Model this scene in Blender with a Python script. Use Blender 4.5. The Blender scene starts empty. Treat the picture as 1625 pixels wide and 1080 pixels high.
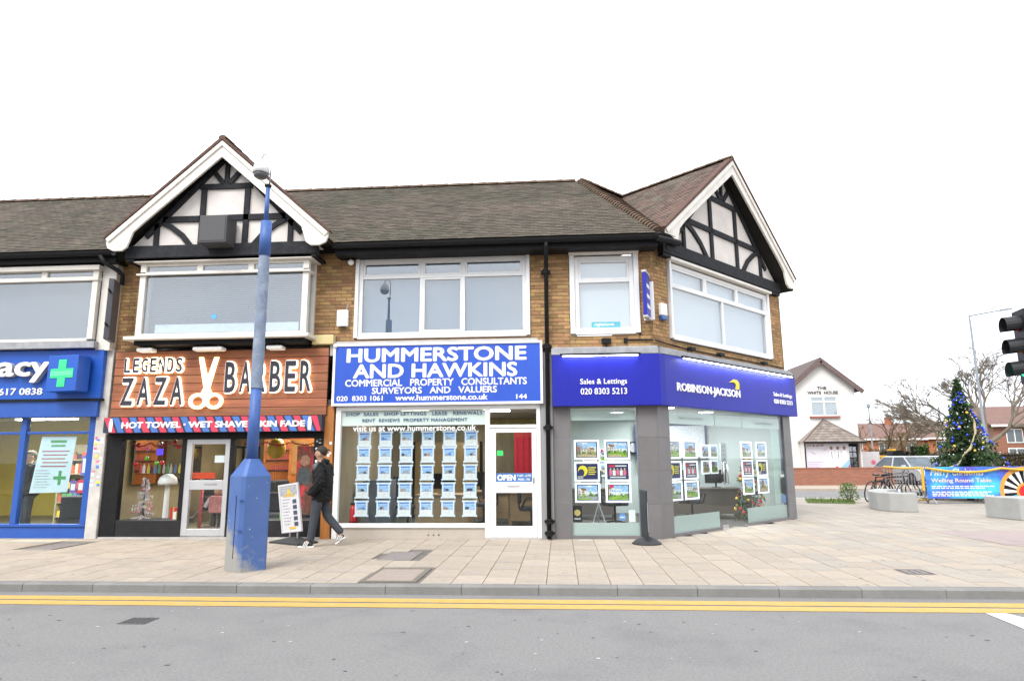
import bpy, bmesh, math, random
from mathutils import Vector, Matrix
random.seed(7)
R = math.radians
sc = bpy.context.scene
COL = sc.collection

# ------------------------------------------------------------------ camera
cam = bpy.data.cameras.new('camera')
cam.sensor_width = 36.0
cam.sensor_fit = 'HORIZONTAL'
cam.lens = 23.12
cam.clip_start = 0.05
cam.clip_end = 2000
camo = bpy.data.objects.new('camera', cam)
COL.objects.link(camo)
_p, _y, _r = R(10.16), R(4.09), R(-0.40)
def _cw(x, y, w):
    x, y = math.cos(_r)*x - math.sin(_r)*y, math.sin(_r)*x + math.cos(_r)*y
    Y = math.cos(_p)*w - math.sin(_p)*y
    Z = math.sin(_p)*w + math.cos(_p)*y
    return Vector((math.cos(_y)*x - math.sin(_y)*Y, math.sin(_y)*x + math.cos(_y)*Y, Z))
_rt, _up, _fw = _cw(1, 0, 0), _cw(0, 1, 0), _cw(0, 0, 1)
_m = Matrix((_rt, _up, -_fw)).transposed().to_4x4()
_m.translation = Vector((0, 0, 1.48))
camo.matrix_world = _m
sc.camera = camo

# ------------------------------------------------------------------ world, sun, exposure
SUN_EL, SUN_AZ = R(50), R(205)          # behind the camera, veiled by cloud
w = bpy.data.worlds.new('World')
sc.world = w
w.use_nodes = True
nt = w.node_tree
bg = nt.nodes['Background']
sky = nt.nodes.new('ShaderNodeTexSky')
sky.sky_type = 'NISHITA'
sky.sun_disc = False
sky.sun_elevation = SUN_EL
sky.sun_rotation = SUN_AZ
sky.dust_density = 4.0
sc10 = nt.nodes.new('ShaderNodeVectorMath'); sc10.operation = 'SCALE'
sc10.inputs['Scale'].default_value = 0.1
nt.links.new(sky.outputs[0], sc10.inputs[0])
cl = nt.nodes.new('ShaderNodeTexNoise')
cl.inputs['Scale'].default_value = 1.6
cl.inputs['Detail'].default_value = 5
ramp = nt.nodes.new('ShaderNodeValToRGB')
ramp.color_ramp.elements[0].position = 0.35
ramp.color_ramp.elements[1].position = 0.65
ramp.color_ramp.elements[0].color = (0.66, 0.72, 0.82, 1)
ramp.color_ramp.elements[1].color = (1.0, 1.0, 1.0, 1)
nt.links.new(cl.outputs['Fac'], ramp.inputs[0])
mixc = nt.nodes.new('ShaderNodeMixRGB')
mixc.inputs[0].default_value = 0.9
nt.links.new(sc10.outputs[0], mixc.inputs[1])
nt.links.new(ramp.outputs[0], mixc.inputs[2])
nt.links.new(mixc.outputs[0], bg.inputs[0])
bg.inputs[1].default_value = 0.86

sl = bpy.data.lights.new('sun', 'SUN')
sl.energy = 1.4
sl.angle = R(32)
sl.color = (1.0, 0.96, 0.9)
so = bpy.data.objects.new('sun', sl)
COL.objects.link(so)
_d = Vector((math.sin(SUN_AZ)*math.cos(SUN_EL), math.cos(SUN_AZ)*math.cos(SUN_EL), math.sin(SUN_EL)))
so.rotation_euler = _d.to_track_quat('Z', 'Y').to_euler()
so.location = (0, 0, 40)

sc.view_settings.view_transform = 'Standard'
sc.view_settings.look = 'None'
sc.view_settings.gamma = 1
sc.view_settings.use_curve_mapping = False
sc.view_settings.exposure = 1.45
sc.cycles.use_denoising = True
sc.cycles.max_bounces = 8
sc.cycles.transparent_max_bounces = 24
sc.cycles.sample_clamp_indirect = 6.0

# ------------------------------------------------------------------ materials
MATS = {}
def _tree(name):
    m = bpy.data.materials.new(name)
    m.use_nodes = True
    return m, m.node_tree, m.node_tree.nodes['Principled BSDF']
def mat(name, col, rough=0.7, var=0.12, scale=5.0, bump=0.0, bscale=60.0, metal=0.0, spec=0.4,
        rnd=0.0, col2=None, c2scale=1.0, c2lo=0.5, c2hi=0.62, coat=0.0, stretch=None):
    if name in MATS: return MATS[name]
    m, nt, b = _tree(name)
    N, L = nt.nodes, nt.links
    tc = N.new('ShaderNodeTexCoord')
    vec = tc.outputs['Object']
    if stretch:
        mp = N.new('ShaderNodeMapping'); mp.inputs['Scale'].default_value = stretch
        L.new(vec, mp.inputs[0]); vec = mp.outputs[0]
    nz = N.new('ShaderNodeTexNoise')
    nz.inputs['Scale'].default_value = scale
    nz.inputs['Detail'].default_value = 7
    nz.inputs['Roughness'].default_value = 0.65
    L.new(vec, nz.inputs['Vector'])
    hsv = N.new('ShaderNodeHueSaturation')
    base = N.new('ShaderNodeRGB'); base.outputs[0].default_value = (*col, 1)
    csrc = base.outputs[0]
    if col2:
        n2 = N.new('ShaderNodeTexNoise'); n2.inputs['Scale'].default_value = c2scale
        n2.inputs['Detail'].default_value = 8
        n2.inputs['Roughness'].default_value = 0.7
        L.new(vec, n2.inputs['Vector'])
        rp = N.new('ShaderNodeMapRange')
        rp.inputs[1].default_value = c2lo; rp.inputs[2].default_value = c2hi
        L.new(n2.outputs['Fac'], rp.inputs[0])
        mx = N.new('ShaderNodeMixRGB'); mx.inputs[2].default_value = (*col2, 1)
        L.new(rp.outputs[0], mx.inputs[0]); L.new(csrc, mx.inputs[1]); csrc = mx.outputs[0]
    L.new(csrc, hsv.inputs['Color'])
    val = N.new('ShaderNodeMapRange')
    val.inputs[1].default_value = 0.25; val.inputs[2].default_value = 0.75
    val.inputs[3].default_value = 1 - var; val.inputs[4].default_value = 1 + var
    L.new(nz.outputs['Fac'], val.inputs[0])
    vs = val.outputs[0]
    if rnd:
        ge = N.new('ShaderNodeNewGeometry'); oi = N.new('ShaderNodeObjectInfo')
        ad = N.new('ShaderNodeMath'); ad.operation = 'ADD'
        L.new(ge.outputs['Random Per Island'], ad.inputs[0]); L.new(oi.outputs['Random'], ad.inputs[1])
        fr = N.new('ShaderNodeMath'); fr.operation = 'FRACT'; L.new(ad.outputs[0], fr.inputs[0])
        mr = N.new('ShaderNodeMapRange'); mr.inputs[3].default_value = 1 - rnd; mr.inputs[4].default_value = 1 + rnd
        L.new(fr.outputs[0], mr.inputs[0])
        mu = N.new('ShaderNodeMath'); mu.operation = 'MULTIPLY'
        L.new(vs, mu.inputs[0]); L.new(mr.outputs[0], mu.inputs[1]); vs = mu.outputs[0]
        hm = N.new('ShaderNodeMapRange'); hm.inputs[3].default_value = 0.5 - rnd*0.06; hm.inputs[4].default_value = 0.5 + rnd*0.03
        wn = N.new('ShaderNodeTexWhiteNoise'); wn.noise_dimensions = '1D'; L.new(fr.outputs[0], wn.inputs['W'])
        L.new(wn.outputs['Value'], hm.inputs[0]); L.new(hm.outputs[0], hsv.inputs['Hue'])
    L.new(vs, hsv.inputs['Value'])
    L.new(hsv.outputs[0], b.inputs['Base Color'])
    b.inputs['Roughness'].default_value = rough
    b.inputs['Metallic'].default_value = metal
    b.inputs['Specular IOR Level'].default_value = spec
    if coat: b.inputs['Coat Weight'].default_value = coat
    if bump:
        nb = N.new('ShaderNodeTexNoise'); nb.inputs['Scale'].default_value = bscale; nb.inputs['Detail'].default_value = 5
        L.new(vec, nb.inputs['Vector'])
        bp = N.new('ShaderNodeBump'); bp.inputs['Strength'].default_value = bump; bp.inputs['Distance'].default_value = 0.01
        L.new(nb.outputs['Fac'], bp.inputs['Height']); L.new(bp.outputs[0], b.inputs['Normal'])
    MATS[name] = m
    return m
def emit(name, col, strength, base=None):
    if name in MATS: return MATS[name]
    m, nt, b = _tree(name)
    b.inputs['Base Color'].default_value = (*(base or col), 1)
    b.inputs['Emission Color'].default_value = (*col, 1)
    b.inputs['Emission Strength'].default_value = strength
    MATS[name] = m
    return m
def glass(name, tint=(0.96, 0.98, 0.97), f0=0.05, mul=1.0, rough=0.01, dust=0.0):
    if name in MATS: return MATS[name]
    m, nt, b = _tree(name)
    N, L = nt.nodes, nt.links
    N.remove(b)
    out = N['Material Output']
    tr = N.new('ShaderNodeBsdfTransparent'); tr.inputs[0].default_value = (*tint, 1)
    gl = N.new('ShaderNodeBsdfGlossy'); gl.inputs['Roughness'].default_value = rough
    lw = N.new('ShaderNodeLayerWeight'); lw.inputs[0].default_value = 0.5
    pw = N.new('ShaderNodeMath'); pw.operation = 'POWER'; pw.inputs[1].default_value = 5
    L.new(lw.outputs['Facing'], pw.inputs[0])
    ma = N.new('ShaderNodeMath'); ma.operation = 'MULTIPLY_ADD'
    ma.inputs[1].default_value = 1 - f0; ma.inputs[2].default_value = f0
    L.new(pw.outputs[0], ma.inputs[0])
    mu = N.new('ShaderNodeMath'); mu.operation = 'MULTIPLY'; mu.inputs[1].default_value = mul; mu.use_clamp = True
    L.new(ma.outputs[0], mu.inputs[0])
    mx = N.new('ShaderNodeMixShader')
    L.new(mu.outputs[0], mx.inputs[0]); L.new(tr.outputs[0], mx.inputs[1]); L.new(gl.outputs[0], mx.inputs[2])
    res = mx.outputs[0]
    if dust:
        df = N.new('ShaderNodeBsdfDiffuse'); df.inputs[0].default_value = (0.75, 0.85, 0.83, 1)
        m2 = N.new('ShaderNodeMixShader'); m2.inputs[0].default_value = dust
        L.new(res, m2.inputs[1]); L.new(df.outputs[0], m2.inputs[2]); res = m2.outputs[0]
    L.new(res, out.inputs[0])
    MATS[name] = m
    return m

# ------------------------------------------------------------------ mesh builder
class MB:
    def __init__(s): s.v, s.f, s.m, s.c = [], [], [], 0
    def add(s, vs, fs):
        o = len(s.v); s.v += [tuple(p) for p in vs]
        for f in fs: s.f.append(tuple(i + o for i in f)); s.m.append(s.c)
        return s
    def slot(s, i): s.c = i; return s
    def box(s, x0, y0, z0, x1, y1, z1):
        x0, x1 = min(x0, x1), max(x0, x1); y0, y1 = min(y0, y1), max(y0, y1); z0, z1 = min(z0, z1), max(z0, z1)
        return s.add([(x0,y0,z0),(x1,y0,z0),(x1,y1,z0),(x0,y1,z0),(x0,y0,z1),(x1,y0,z1),(x1,y1,z1),(x0,y1,z1)],
              [(0,3,2,1),(4,5,6,7),(0,1,5,4),(1,2,6,5),(2,3,7,6),(3,0,4,7)])
    def quad(s, a, b, c, d): return s.add([a, b, c, d], [(0, 1, 2, 3)])
    def poly(s, pts): return s.add(pts, [tuple(range(len(pts)))])
    def prism(s, pts, y0, y1):                     # polygon in (x, z), anticlockwise seen from -y, extruded y0..y1
        n = len(pts)
        vs = [(x, y0, z) for x, z in pts] + [(x, y1, z) for x, z in pts]
        fs = [tuple(range(n)), tuple(range(2*n - 1, n - 1, -1))]
        fs += [(i, i + n, (i + 1) % n + n, (i + 1) % n) for i in range(n)]
        return s.add(vs, fs)
    def slab(s, pts, z0, z1):                      # polygon in (x, y) extruded z0..z1
        n = len(pts)
        vs = [(x, y, z0) for x, y in pts] + [(x, y, z1) for x, y in pts]
        fs = [tuple(range(n - 1, -1, -1)), tuple(range(n, 2*n))]
        fs += [(i, (i + 1) % n, (i + 1) % n + n, i + n) for i in range(n)]
        return s.add(vs, fs)
    def bar(s, p, q, w, h, up=(0, 0, 1)):
        p, q = Vector(p), Vector(q); d = (q - p).normalized()
        a = d.cross(Vector(up))
        if a.length < 1e-4: a = d.cross(Vector((0, 1, 0)))
        a.normalize(); b = a.cross(d).normalized()
        a *= w/2; b *= h/2
        vs = [p-a-b, p+a-b, p+a+b, p-a+b, q-a-b, q+a-b, q+a+b, q-a+b]
        return s.add(vs, [(0,1,2,3),(7,6,5,4),(0,4,5,1),(1,5,6,2),(2,6,7,3),(3,7,4,0)])
    def tube(s, pts, rad, n=8, cap=True):
        pts = [Vector(p) for p in pts]
        if not hasattr(rad, '__len__'): rad = [rad]*len(pts)
        rings = []
        prev = None
        for i, p in enumerate(pts):
            d = (pts[min(i+1, len(pts)-1)] - pts[max(i-1, 0)]).normalized()
            if prev is None:
                a = d.cross(Vector((0, 0, 1)))
                if a.length < 1e-3: a = d.cross(Vector((0, 1, 0)))
            else: a = prev - d*prev.dot(d)
            a.normalize(); prev = a; b = d.cross(a)
            rings.append([p + (a*math.cos(t) + b*math.sin(t))*rad[i] for t in [2*math.pi*k/n for k in range(n)]])
        vs = [v for r in rings for v in r]; fs = []
        for i in range(len(pts)-1):
            for k in range(n):
                fs.append((i*n+k, i*n+(k+1)%n, (i+1)*n+(k+1)%n, (i+1)*n+k))
        if cap:
            fs.append(tuple(range(n-1, -1, -1))); fs.append(tuple((len(pts)-1)*n + k for k in range(n)))
        return s.add(vs, fs)
    def lathe(s, prof, cx=0, cy=0, n=16, a0=0.0):
        vs, fs = [], []
        for r, z in prof:
            for k in range(n):
                t = 2*math.pi*k/n + a0; vs.append((cx + r*math.cos(t), cy + r*math.sin(t), z))
        for i in range(len(prof)-1):
            for k in range(n):
                fs.append((i*n+k, i*n+(k+1)%n, (i+1)*n+(k+1)%n, (i+1)*n+k))
        fs.append(tuple(range(n-1, -1, -1))); fs.append(tuple((len(prof)-1)*n + k for k in range(n)))
        return s.add(vs, fs)
    def ball(s, c, r, n=10, m=6, sq=(1, 1, 1)):
        vs, fs = [], []
        for i in range(m+1):
            ph = math.pi*i/m
            for k in range(n):
                t = 2*math.pi*k/n
                vs.append((c[0]+r*sq[0]*math.sin(ph)*math.cos(t), c[1]+r*sq[1]*math.sin(ph)*math.sin(t), c[2]+r*sq[2]*math.cos(ph)))
        for i in range(m):
            for k in range(n): fs.append((i*n+k, (i+1)*n+k, (i+1)*n+(k+1)%n, i*n+(k+1)%n))
        return s.add(vs, fs)
    def disc(s, cx, y, cz, r, n=20, th=0.006):     # disc facing -y
        return s.prism([(cx + r*math.cos(2*math.pi*k/n), cz + r*math.sin(2*math.pi*k/n)) for k in range(n)], y, y + th)
    def mesh(s, name, mats, smooth=False):
        me = bpy.data.meshes.new(name)
        me.from_pydata(s.v, [], s.f)
        for m in (mats if isinstance(mats, (list, tuple)) else [mats]): me.materials.append(m)
        me.polygons.foreach_set('material_index', s.m)
        if smooth: me.polygons.foreach_set('use_smooth', [True]*len(s.f))
        me.update()
        return me
    def build(s, name, mats, parent=None, tf=None, smooth=False, bevel=0.0):
        o = bpy.data.objects.new(name, s.mesh(name, mats, smooth))
        COL.objects.link(o)
        if parent is not None: o.parent = parent
        if tf: o.location = tf[0]; o.rotation_euler = (0, 0, tf[1])
        if bevel:
            b = o.modifiers.new('bevel', 'BEVEL'); b.width = bevel; b.segments = 2; b.limit_method = 'ANGLE'
        return o
def tag(o, label, cat=None, group=None, kind=None):
    if label: o['label'] = label
    if cat: o['category'] = cat
    if group: o['group'] = group
    if kind: o['kind'] = kind
    return o
def struct(o): o['kind'] = 'structure'; return o
def thing(name, label, cat, loc=(0, 0, 0), rz=0.0, group=None):
    o = bpy.data.objects.new(name, None); COL.objects.link(o)
    o.empty_display_size = 0.2
    o.location = loc; o.rotation_euler = (0, 0, rz)
    return tag(o, label, cat, group)
def dup(o, parent=None):
    c = o.copy(); COL.objects.link(c)
    if parent is not None: c.parent = parent
    for ch in list(o.children): dup(ch, c)
    return c
def txt(body, x0, z0, x1, z1, y, m, name='lettering', parent=None, depth=0.008, bold=0.0, tf=None, shear=0.0, space=1.0, res=3):
    """lettering in the plane facing -y, fitted to the box x0..x1, z0..z1"""
    cu = bpy.data.curves.new('t', 'FONT'); cu.body = body; cu.offset = 0; cu.resolution_u = res
    cu.shear = shear; cu.space_character = space; cu.align_x = 'CENTER'
    cu.extrude = 0.05
    to = bpy.data.objects.new('t', cu); COL.objects.link(to)
    dg = bpy.context.evaluated_depsgraph_get()
    me = bpy.data.meshes.new_from_object(to.evaluated_get(dg))
    bpy.data.objects.remove(to); bpy.data.curves.remove(cu)
    if bold > 0:                                # heavier strokes: the outline repeated in a small circle, each a hair deeper
        V0 = [v.co.copy() for v in me.vertices]; F0 = [tuple(p.vertices) for p in me.polygons]; n0 = len(V0); kk = 8
        sh = [(0, 0)] + [(bold*math.cos(2*math.pi*k/kk), bold*math.sin(2*math.pi*k/kk)) for k in range(kk)]
        vv, ff = [], []
        for j, (dx, dy) in enumerate(sh):
            ff += [tuple(i + j*n0 for i in f) for f in F0]
            vv += [(v.x + dx, v.y + dy, v.z - (0.006*j if v.z > 0 else 0)) for v in V0]
        m2_ = bpy.data.meshes.new('t'); m2_.from_pydata(vv, [], ff); bpy.data.meshes.remove(me); me = m2_
    xs = [v.co.x for v in me.vertices]; ys = [v.co.y for v in me.vertices]
    ax, bx, ay, by = min(xs), max(xs), min(ys), max(ys)
    for v in me.vertices:
        u = (v.co.x - ax)/(bx - ax); t = (v.co.y - ay)/(by - ay); d = v.co.z/0.1 + 0.5
        v.co = (x0 + u*(x1 - x0), y - d*depth, z0 + t*(z1 - z0))
    me.materials.clear(); me.materials.append(m); me.name = name
    # one object for each word
    n = len(me.vertices); par = list(range(n))
    def find(i):
        while par[i] != i: par[i] = par[par[i]]; i = par[i]
        return i
    for e in me.edges: par[find(e.vertices[0])] = find(e.vertices[1])
    isl = {}
    for i in range(n):
        x = me.vertices[i].co.x; r_ = find(i); a, b = isl.get(r_, (x, x)); isl[r_] = (min(a, x), max(b, x))
    gap = (0.2/(bx - ax))*(x1 - x0); groups = []
    for r_, (a, b) in sorted(isl.items(), key=lambda t: t[1]):
        if groups and a - groups[-1][1] < gap: groups[-1][0].add(r_); groups[-1][1] = max(groups[-1][1], b)
        else: groups.append([{r_}, b])
    out = []
    for ids, _ in groups:
        idx = [i for i in range(n) if find(i) in ids]; mp = {k: j for j, k in enumerate(idx)}
        if len(groups) == 1: mw = me
        else:
            mw = bpy.data.meshes.new(name); mw.from_pydata([me.vertices[i].co[:] for i in idx], [], [tuple(mp[v] for v in p.vertices) for p in me.polygons if p.vertices[0] in mp]); mw.materials.append(m)
        o = bpy.data.objects.new(name, mw); COL.objects.link(o)
        if parent is not None: o.parent = parent
        if tf: o.location = tf[0]; o.rotation_euler = (0, 0, tf[1])
        out.append(o)
    return out[0] if len(out) == 1 else out
def shift(o, v):
    for k in (o if isinstance(o, list) else [o]): k.location = k.location - Vector(v)
    return o
ORD = ['first', 'second', 'third', 'fourth', 'fifth', 'sixth', 'seventh', 'eighth']
D = 12.75                                   # depth of the main shop front
C1 = (1.84, D, 0.0); CA = R(47.3)           # where the front turns, and by how much
TC = (C1, CA)
cd = Vector((math.cos(CA), math.sin(CA), 0)); cn = Vector((math.sin(CA), -math.cos(CA), 0))
def cpt(s, out, z): return Vector(C1) + cd*s + cn*out + Vector((0, 0, z))

# shared materials
white = mat('white_upvc', (0.72, 0.73, 0.74), 0.35, 0.05, 3)
wpaint = mat('white_gloss_paint', (0.66, 0.63, 0.58), 0.45, 0.12, 4, 0.05, 30)
black = mat('black_paint', (0.010, 0.0105, 0.012), 0.6, 0.3, 8, spec=0.2)
blackt = mat('black_timber', (0.022, 0.023, 0.027), 0.75, 0.5, 7, 0.3, 40, spec=0.2)
plaster = mat('white_render', (0.62, 0.58, 0.55), 0.85, 0.14, 2.2, 0.15, 25)
lead = mat('lead_flashing', (0.30, 0.31, 0.33), 0.6, 0.3, 5, 0.2, 20)
G_low = glass('shop_glass', (0.95, 0.97, 0.965), 0.035, 1.0)
G_up = glass('window_glass', (0.90, 0.94, 0.97), 0.19, 1.0)
steel = mat('steel', (0.5, 0.5, 0.52), 0.35, 0.1, 6, metal=0.9)
# ================================================================== ground
asphalt = mat('asphalt', (0.192, 0.188, 0.185), 0.95, 0.26, 40, 0.7, 120, col2=(0.160, 0.158, 0.158), c2scale=0.9, c2lo=0.47, c2hi=0.68)
slabm = mat('paving_slab', (0.335, 0.286, 0.230), 0.9, 0.13, 3.0, 0.12, 90, rnd=0.07, col2=(0.31, 0.275, 0.235), c2scale=0.5)
slabg = mat('paving_slab_grey', (0.312, 0.278, 0.236), 0.9, 0.13, 3.0, 0.12, 90, rnd=0.07, col2=(0.29, 0.262, 0.226), c2scale=0.5)
jointm = mat('paving_joint', (0.13, 0.115, 0.10), 0.95, 0.3, 6)
kerbm = mat('kerb_concrete', (0.185, 0.185, 0.18), 0.85, 0.18, 3, 0.25, 70, rnd=0.08)
yell = mat('yellow_road_paint', (0.47, 0.295, 0.075), 0.7, 0.12, 9, 0.2, 90, col2=(0.40, 0.30, 0.14), c2scale=7, c2lo=0.52, c2hi=0.70)
wroad = mat('white_road_paint', (0.6, 0.6, 0.6), 0.7, 0.12, 9, 0.2, 90)
RZ = -0.10
g = struct(MB().quad((-600, -600, -0.16), (600, -600, -0.16), (600, 900, -0.16), (-600, 900, -0.16)).build('ground', mat('bare_ground', (0.16, 0.15, 0.13), 0.95)))
road = struct(MB().quad((-60, -4.5, RZ), (60, -4.5, RZ), (60, 8.12, RZ), (-60, 8.12, RZ)).build('road', asphalt))
struct(MB().box(-60, -9.5, -0.15, 60, -4.5, 0).build('opposite_pavement', slabm))
def strip(y0, y1, x0=-40, x1=40):
    b = MB(); n = 400
    rr = random.Random(int(y0*100))
    xs = [x0 + (x1 - x0)*i/n for i in range(n + 1)]
    a = [(x, y0 + rr.uniform(-.006, .006), RZ + 0.004) for x in xs]; c = [(x, y1 + rr.uniform(-.006, .006), RZ + 0.004) for x in xs]
    for i in range(n): b.quad(a[i], a[i+1], c[i+1], c[i])
    return b
for y0, y1 in ((7.40, 7.61), (7.66, 7.87)):
    strip(y0, y1).build('yellow_line', yell, road)
MB().poly([(4.27, 7.385, RZ+.005), (4.23, 6.77, RZ+.005), (4.9, 4.9, RZ+.005), (5.25, 4.9, RZ+.005), (4.47, 7.385, RZ+.005)][::1]).build('white_line', wroad, road)
iron = mat('cast_iron', (0.09, 0.088, 0.085), 0.7, 0.3, 20, 0.6, 120)
tarm = mat('dark_tar', (0.06, 0.06, 0.065), 0.8, 0.2, 10)
# gully in the road
gy = tag(MB().box(-4.40, 6.58, RZ + .001, -4.12, 6.83, RZ + .007).build('drain_cover', iron), 'dark iron drain cover set in the grey road', 'drain cover')
for i in range(5):
    MB().box(-4.37 + i*.05, 6.61, RZ + .0075, -4.345 + i*.05, 6.80, RZ + .011).build('bar', tarm, gy)
# tar patch seams and pale chewing-gum specks on the road
b = MB(); rr = random.Random(3)
for i in range(70):
    x, y, r_ = rr.uniform(-7, 6), rr.uniform(3.0, 7.3), rr.uniform(.006, .016)
    b.poly([(x + r_*1.3*math.cos(k*1.05), y + r_*math.sin(k*1.05), RZ + .003) for k in range(6)])
tag(b.build('gum_spots', mat('pale_gum', (0.42, 0.42, 0.41), 0.8)), 'pale trodden gum specks on the road', kind='stuff')
b = MB(); rr = random.Random(13)
for i in range(160):
    x, y, r_ = rr.uniform(-7, 6), rr.uniform(2.6, 7.3), rr.uniform(.005, .016)
    b.poly([(x + r_*rr.uniform(.8, 2.2)*math.cos(k*1.05), y + r_*math.sin(k*1.05), RZ + .0032) for k in range(6)])
tag(b.build('dark_chippings', mat('dark_chip', (0.09, 0.088, 0.086), 0.9)), 'dark stone chippings and pits in the road surface', kind='stuff')
b = MB()
for x, y, l, t in ((-1.9, 4.35, .5, .025), (-1.35, 4.4, .7, .02), (-2.5, 4.3, .35, .02), (1.6, 4.1, .6, .02)):
    pts = []
    for k in range(14):
        a = 2*math.pi*k/14; q = 1 + .35*math.sin(3*a + x)
        pts.append((x + l*.5*math.cos(a)*q, y + t*math.sin(a)*q, RZ + .002))
    b.poly(pts)
tag(b.build('tar_patches', mat('road_tar', (0.155, 0.155, 0.16), 0.85, 0.15, 20, 0.4, 120)), 'darker worn patches on the road surface', kind='stuff')

b = MB(); rr = random.Random(31)
for i in range(240):
    x, y, r_ = rr.uniform(-10, 8), rr.uniform(8.35, 12.6), rr.uniform(.007, .022)
    if x > 1.5 and y > D - 1.2: y -= 2
    b.poly([(x + r_*rr.uniform(.8, 1.3)*math.cos(k*1.05), y + r_*rr.uniform(.8, 1.2)*math.sin(k*1.05), .0022) for k in range(6)])
tag(b.build('pavement_gum', mat('trodden_gum', (0.17, 0.155, 0.14), 0.9)), 'dark trodden gum spots on the pavement', kind='stuff')
# pavement: bed with recessed joints, then slabs
pave = struct(MB().slab([(-30, 8.24), (40, 8.24), (40, 25.0), (6.2, 25.0), (6.2, 17.2), (1.9, 12.78), (-30, 12.78)], -0.14, -0.012).build('pavement', jointm))
unit = MB().box(-.5, -.5, -.05, .5, .5, 0).mesh('slab', slabm); unitg = MB().box(-.5, -.5, -.05, .5, .5, 0).mesh('slab', slabg)
def greyish(x, y): return random.random() < min(1, max(0, (x - 3.0 + (y - 10)*.3)/6))
def inside(x, y):                                    # footprint of paved area
    if y < 8.26 or y > 24.9: return False
    if x < 1.84: return y < D + .02
    return (Vector((x, y, 0)) - Vector(C1)).dot(cn) > -0.02 or y < D or (Vector((x, y, 0)) - Vector(C1)).dot(cd) > 5.72
slabs = []
WX = 0.385
for i in range(-32, 60):
    x0 = -.20 + i*WX; xc = x0 + WX/2
    y = 8.255; rr = random.Random(i + 100)
    l0 = rr.choice((.3, .6, .45, .15))
    while y < 24.9:
        y1 = min(y + l0, 24.9); l0 = .6
        yc = (y + y1)/2
        lim = D if x0 + WX < 1.84 else None
        if lim and y < lim < y1: y1 = lim; yc = (y+y1)/2
        if (x0 < 1.84 and y >= D - 1e-4): break
        keep = inside(xc, yc)
        hole = any(a < xc < c and bb < yc < dd for a, bb, c, dd in ((-2.55, 8.33, -1.78, 9.40), (-2.8, 10.08, -2.25, 11.02), (-9.3, 10.95, -8.72, 12.03)))
        inshop = x0 + WX > 1.84 and (Vector((x0, y1, 0)) - Vector(C1)).dot(cn) < 0.25 and (Vector((x0, y1, 0)) - Vector(C1)).dot(cd) < 6
        far = xc > 16 or (yc > 19 and xc < 4)
        if keep and not hole and not far and y1 - y > .03:
            slabs.append((xc, yc, WX - .009, y1 - y - .009, inshop, rr.uniform(-.0015, .0015)))
        y = y1
order = sorted([s for s in slabs if not s[4] and -10.5 < s[0] < 12], key=lambda s: s[0]**2 + s[1]**2)
single = set(id(s) for s in order[:290])
rest = MB()
for s in slabs:
    if id(s) in single:
        o = bpy.data.objects.new('slab', unitg if greyish(s[0], s[1]) else unit); COL.objects.link(o); o.parent = pave
        o.location = (s[0], s[1], s[5]); o.scale = (s[2], s[3], 1)
    else:
        rest.slot(1 if greyish(s[0], s[1]) else 0).box(s[0]-s[2]/2, s[1]-s[3]/2, -.05, s[0]+s[2]/2, s[1]+s[3]/2, s[5])
tag(rest.build('slabs', [slabm, slabg], pave), None, kind='stuff')
# kerb of separate stones
kerb = struct(MB().box(-60, 8.16, -.2, 60, 8.24, -.013).build('kerb', jointm))
ku = MB().prism([(-.457, -.2), (.457, -.2), (.457, 0), (-.457, 0)], 0, .15)
kb = MB()
L_ = .915
def kstone(x0, x1):
    q = MB()
    prof = [(8.10, -.2), (8.245, -.2), (8.245, 0), (8.118, 0), (8.104, -.014)]
    vs = [(x0, y, z) for y, z in prof] + [(x1, y, z) for y, z in prof]; n = 5
    return q.add(vs, [tuple(range(n-1, -1, -1)), tuple(range(n, 2*n))] + [(i, (i+1) % n, (i+1) % n + n, i + n) for i in range(n)])
kmesh = kstone(0.003, L_-.003).mesh('kerb_stone', kerbm)
for i in range(-17, 18):
    o = bpy.data.objects.new('kerb_stone', kmesh); COL.objects.link(o); o.parent = kerb
    o.location = (-3.03 + i*L_, random.uniform(-.003, .003), random.uniform(-.002, .002))
# covers in the pavement
def cover(x0, y0, x1, y1, label, inset, frame_m, in_m, fr=.05):
    t = thing('manhole_cover', label, 'manhole cover', ((x0+x1)/2, (y0+y1)/2, 0), 0, 'covers set in the pavement')
    hx, hy = (x1-x0)/2, (y1-y0)/2
    q = MB()
    q.box(-hx, -hy, -.03, hx, -hy+fr, .001); q.box(-hx, hy-fr, -.03, hx, hy, .001)
    q.box(-hx, -hy+fr, -.03, -hx+fr, hy-fr, .001); q.box(hx-fr, -hy+fr, -.03, hx, hy-fr, .001)
    q.build('frame', frame_m, t)
    MB().box(-hx+fr+.004, -hy+fr+.004, -.03, hx-fr-.004, hy-fr-.004, -.001).build('lid', in_m, t)
    return t
cov1 = mat('cover_frame', (0.15, 0.135, 0.11), 0.8, 0.3, 30, 0.5, 120)
cov2 = mat('cover_infill', (0.28, 0.235, 0.20), 0.9, 0.12, 8, 0.3, 120)
cov3 = mat('cover_grey', (0.20, 0.18, 0.172), 0.8, 0.2, 12, 0.5, 150)
cover(-2.53, 8.36, -1.80, 9.37, 'large square paved-in manhole cover with dark frame near the kerb', .05, cov1, cov2, .07)
cover(-2.78, 10.09, -2.26, 11.0, 'plain grey-brown manhole cover in front of the blue and white sign shop', .03, cov3, cov3, .03)
cover(-9.28, 10.97, -8.74, 12.0, 'grey manhole cover in front of the pharmacy window', .03, cov3, cov3, .03)
t = tag(MB().box(4.36, 9.07, .0015, 4.72, 9.45, .004).build('access_cover', cov3), 'small square iron access cover on the plaza near the kerb', 'access cover')
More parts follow.
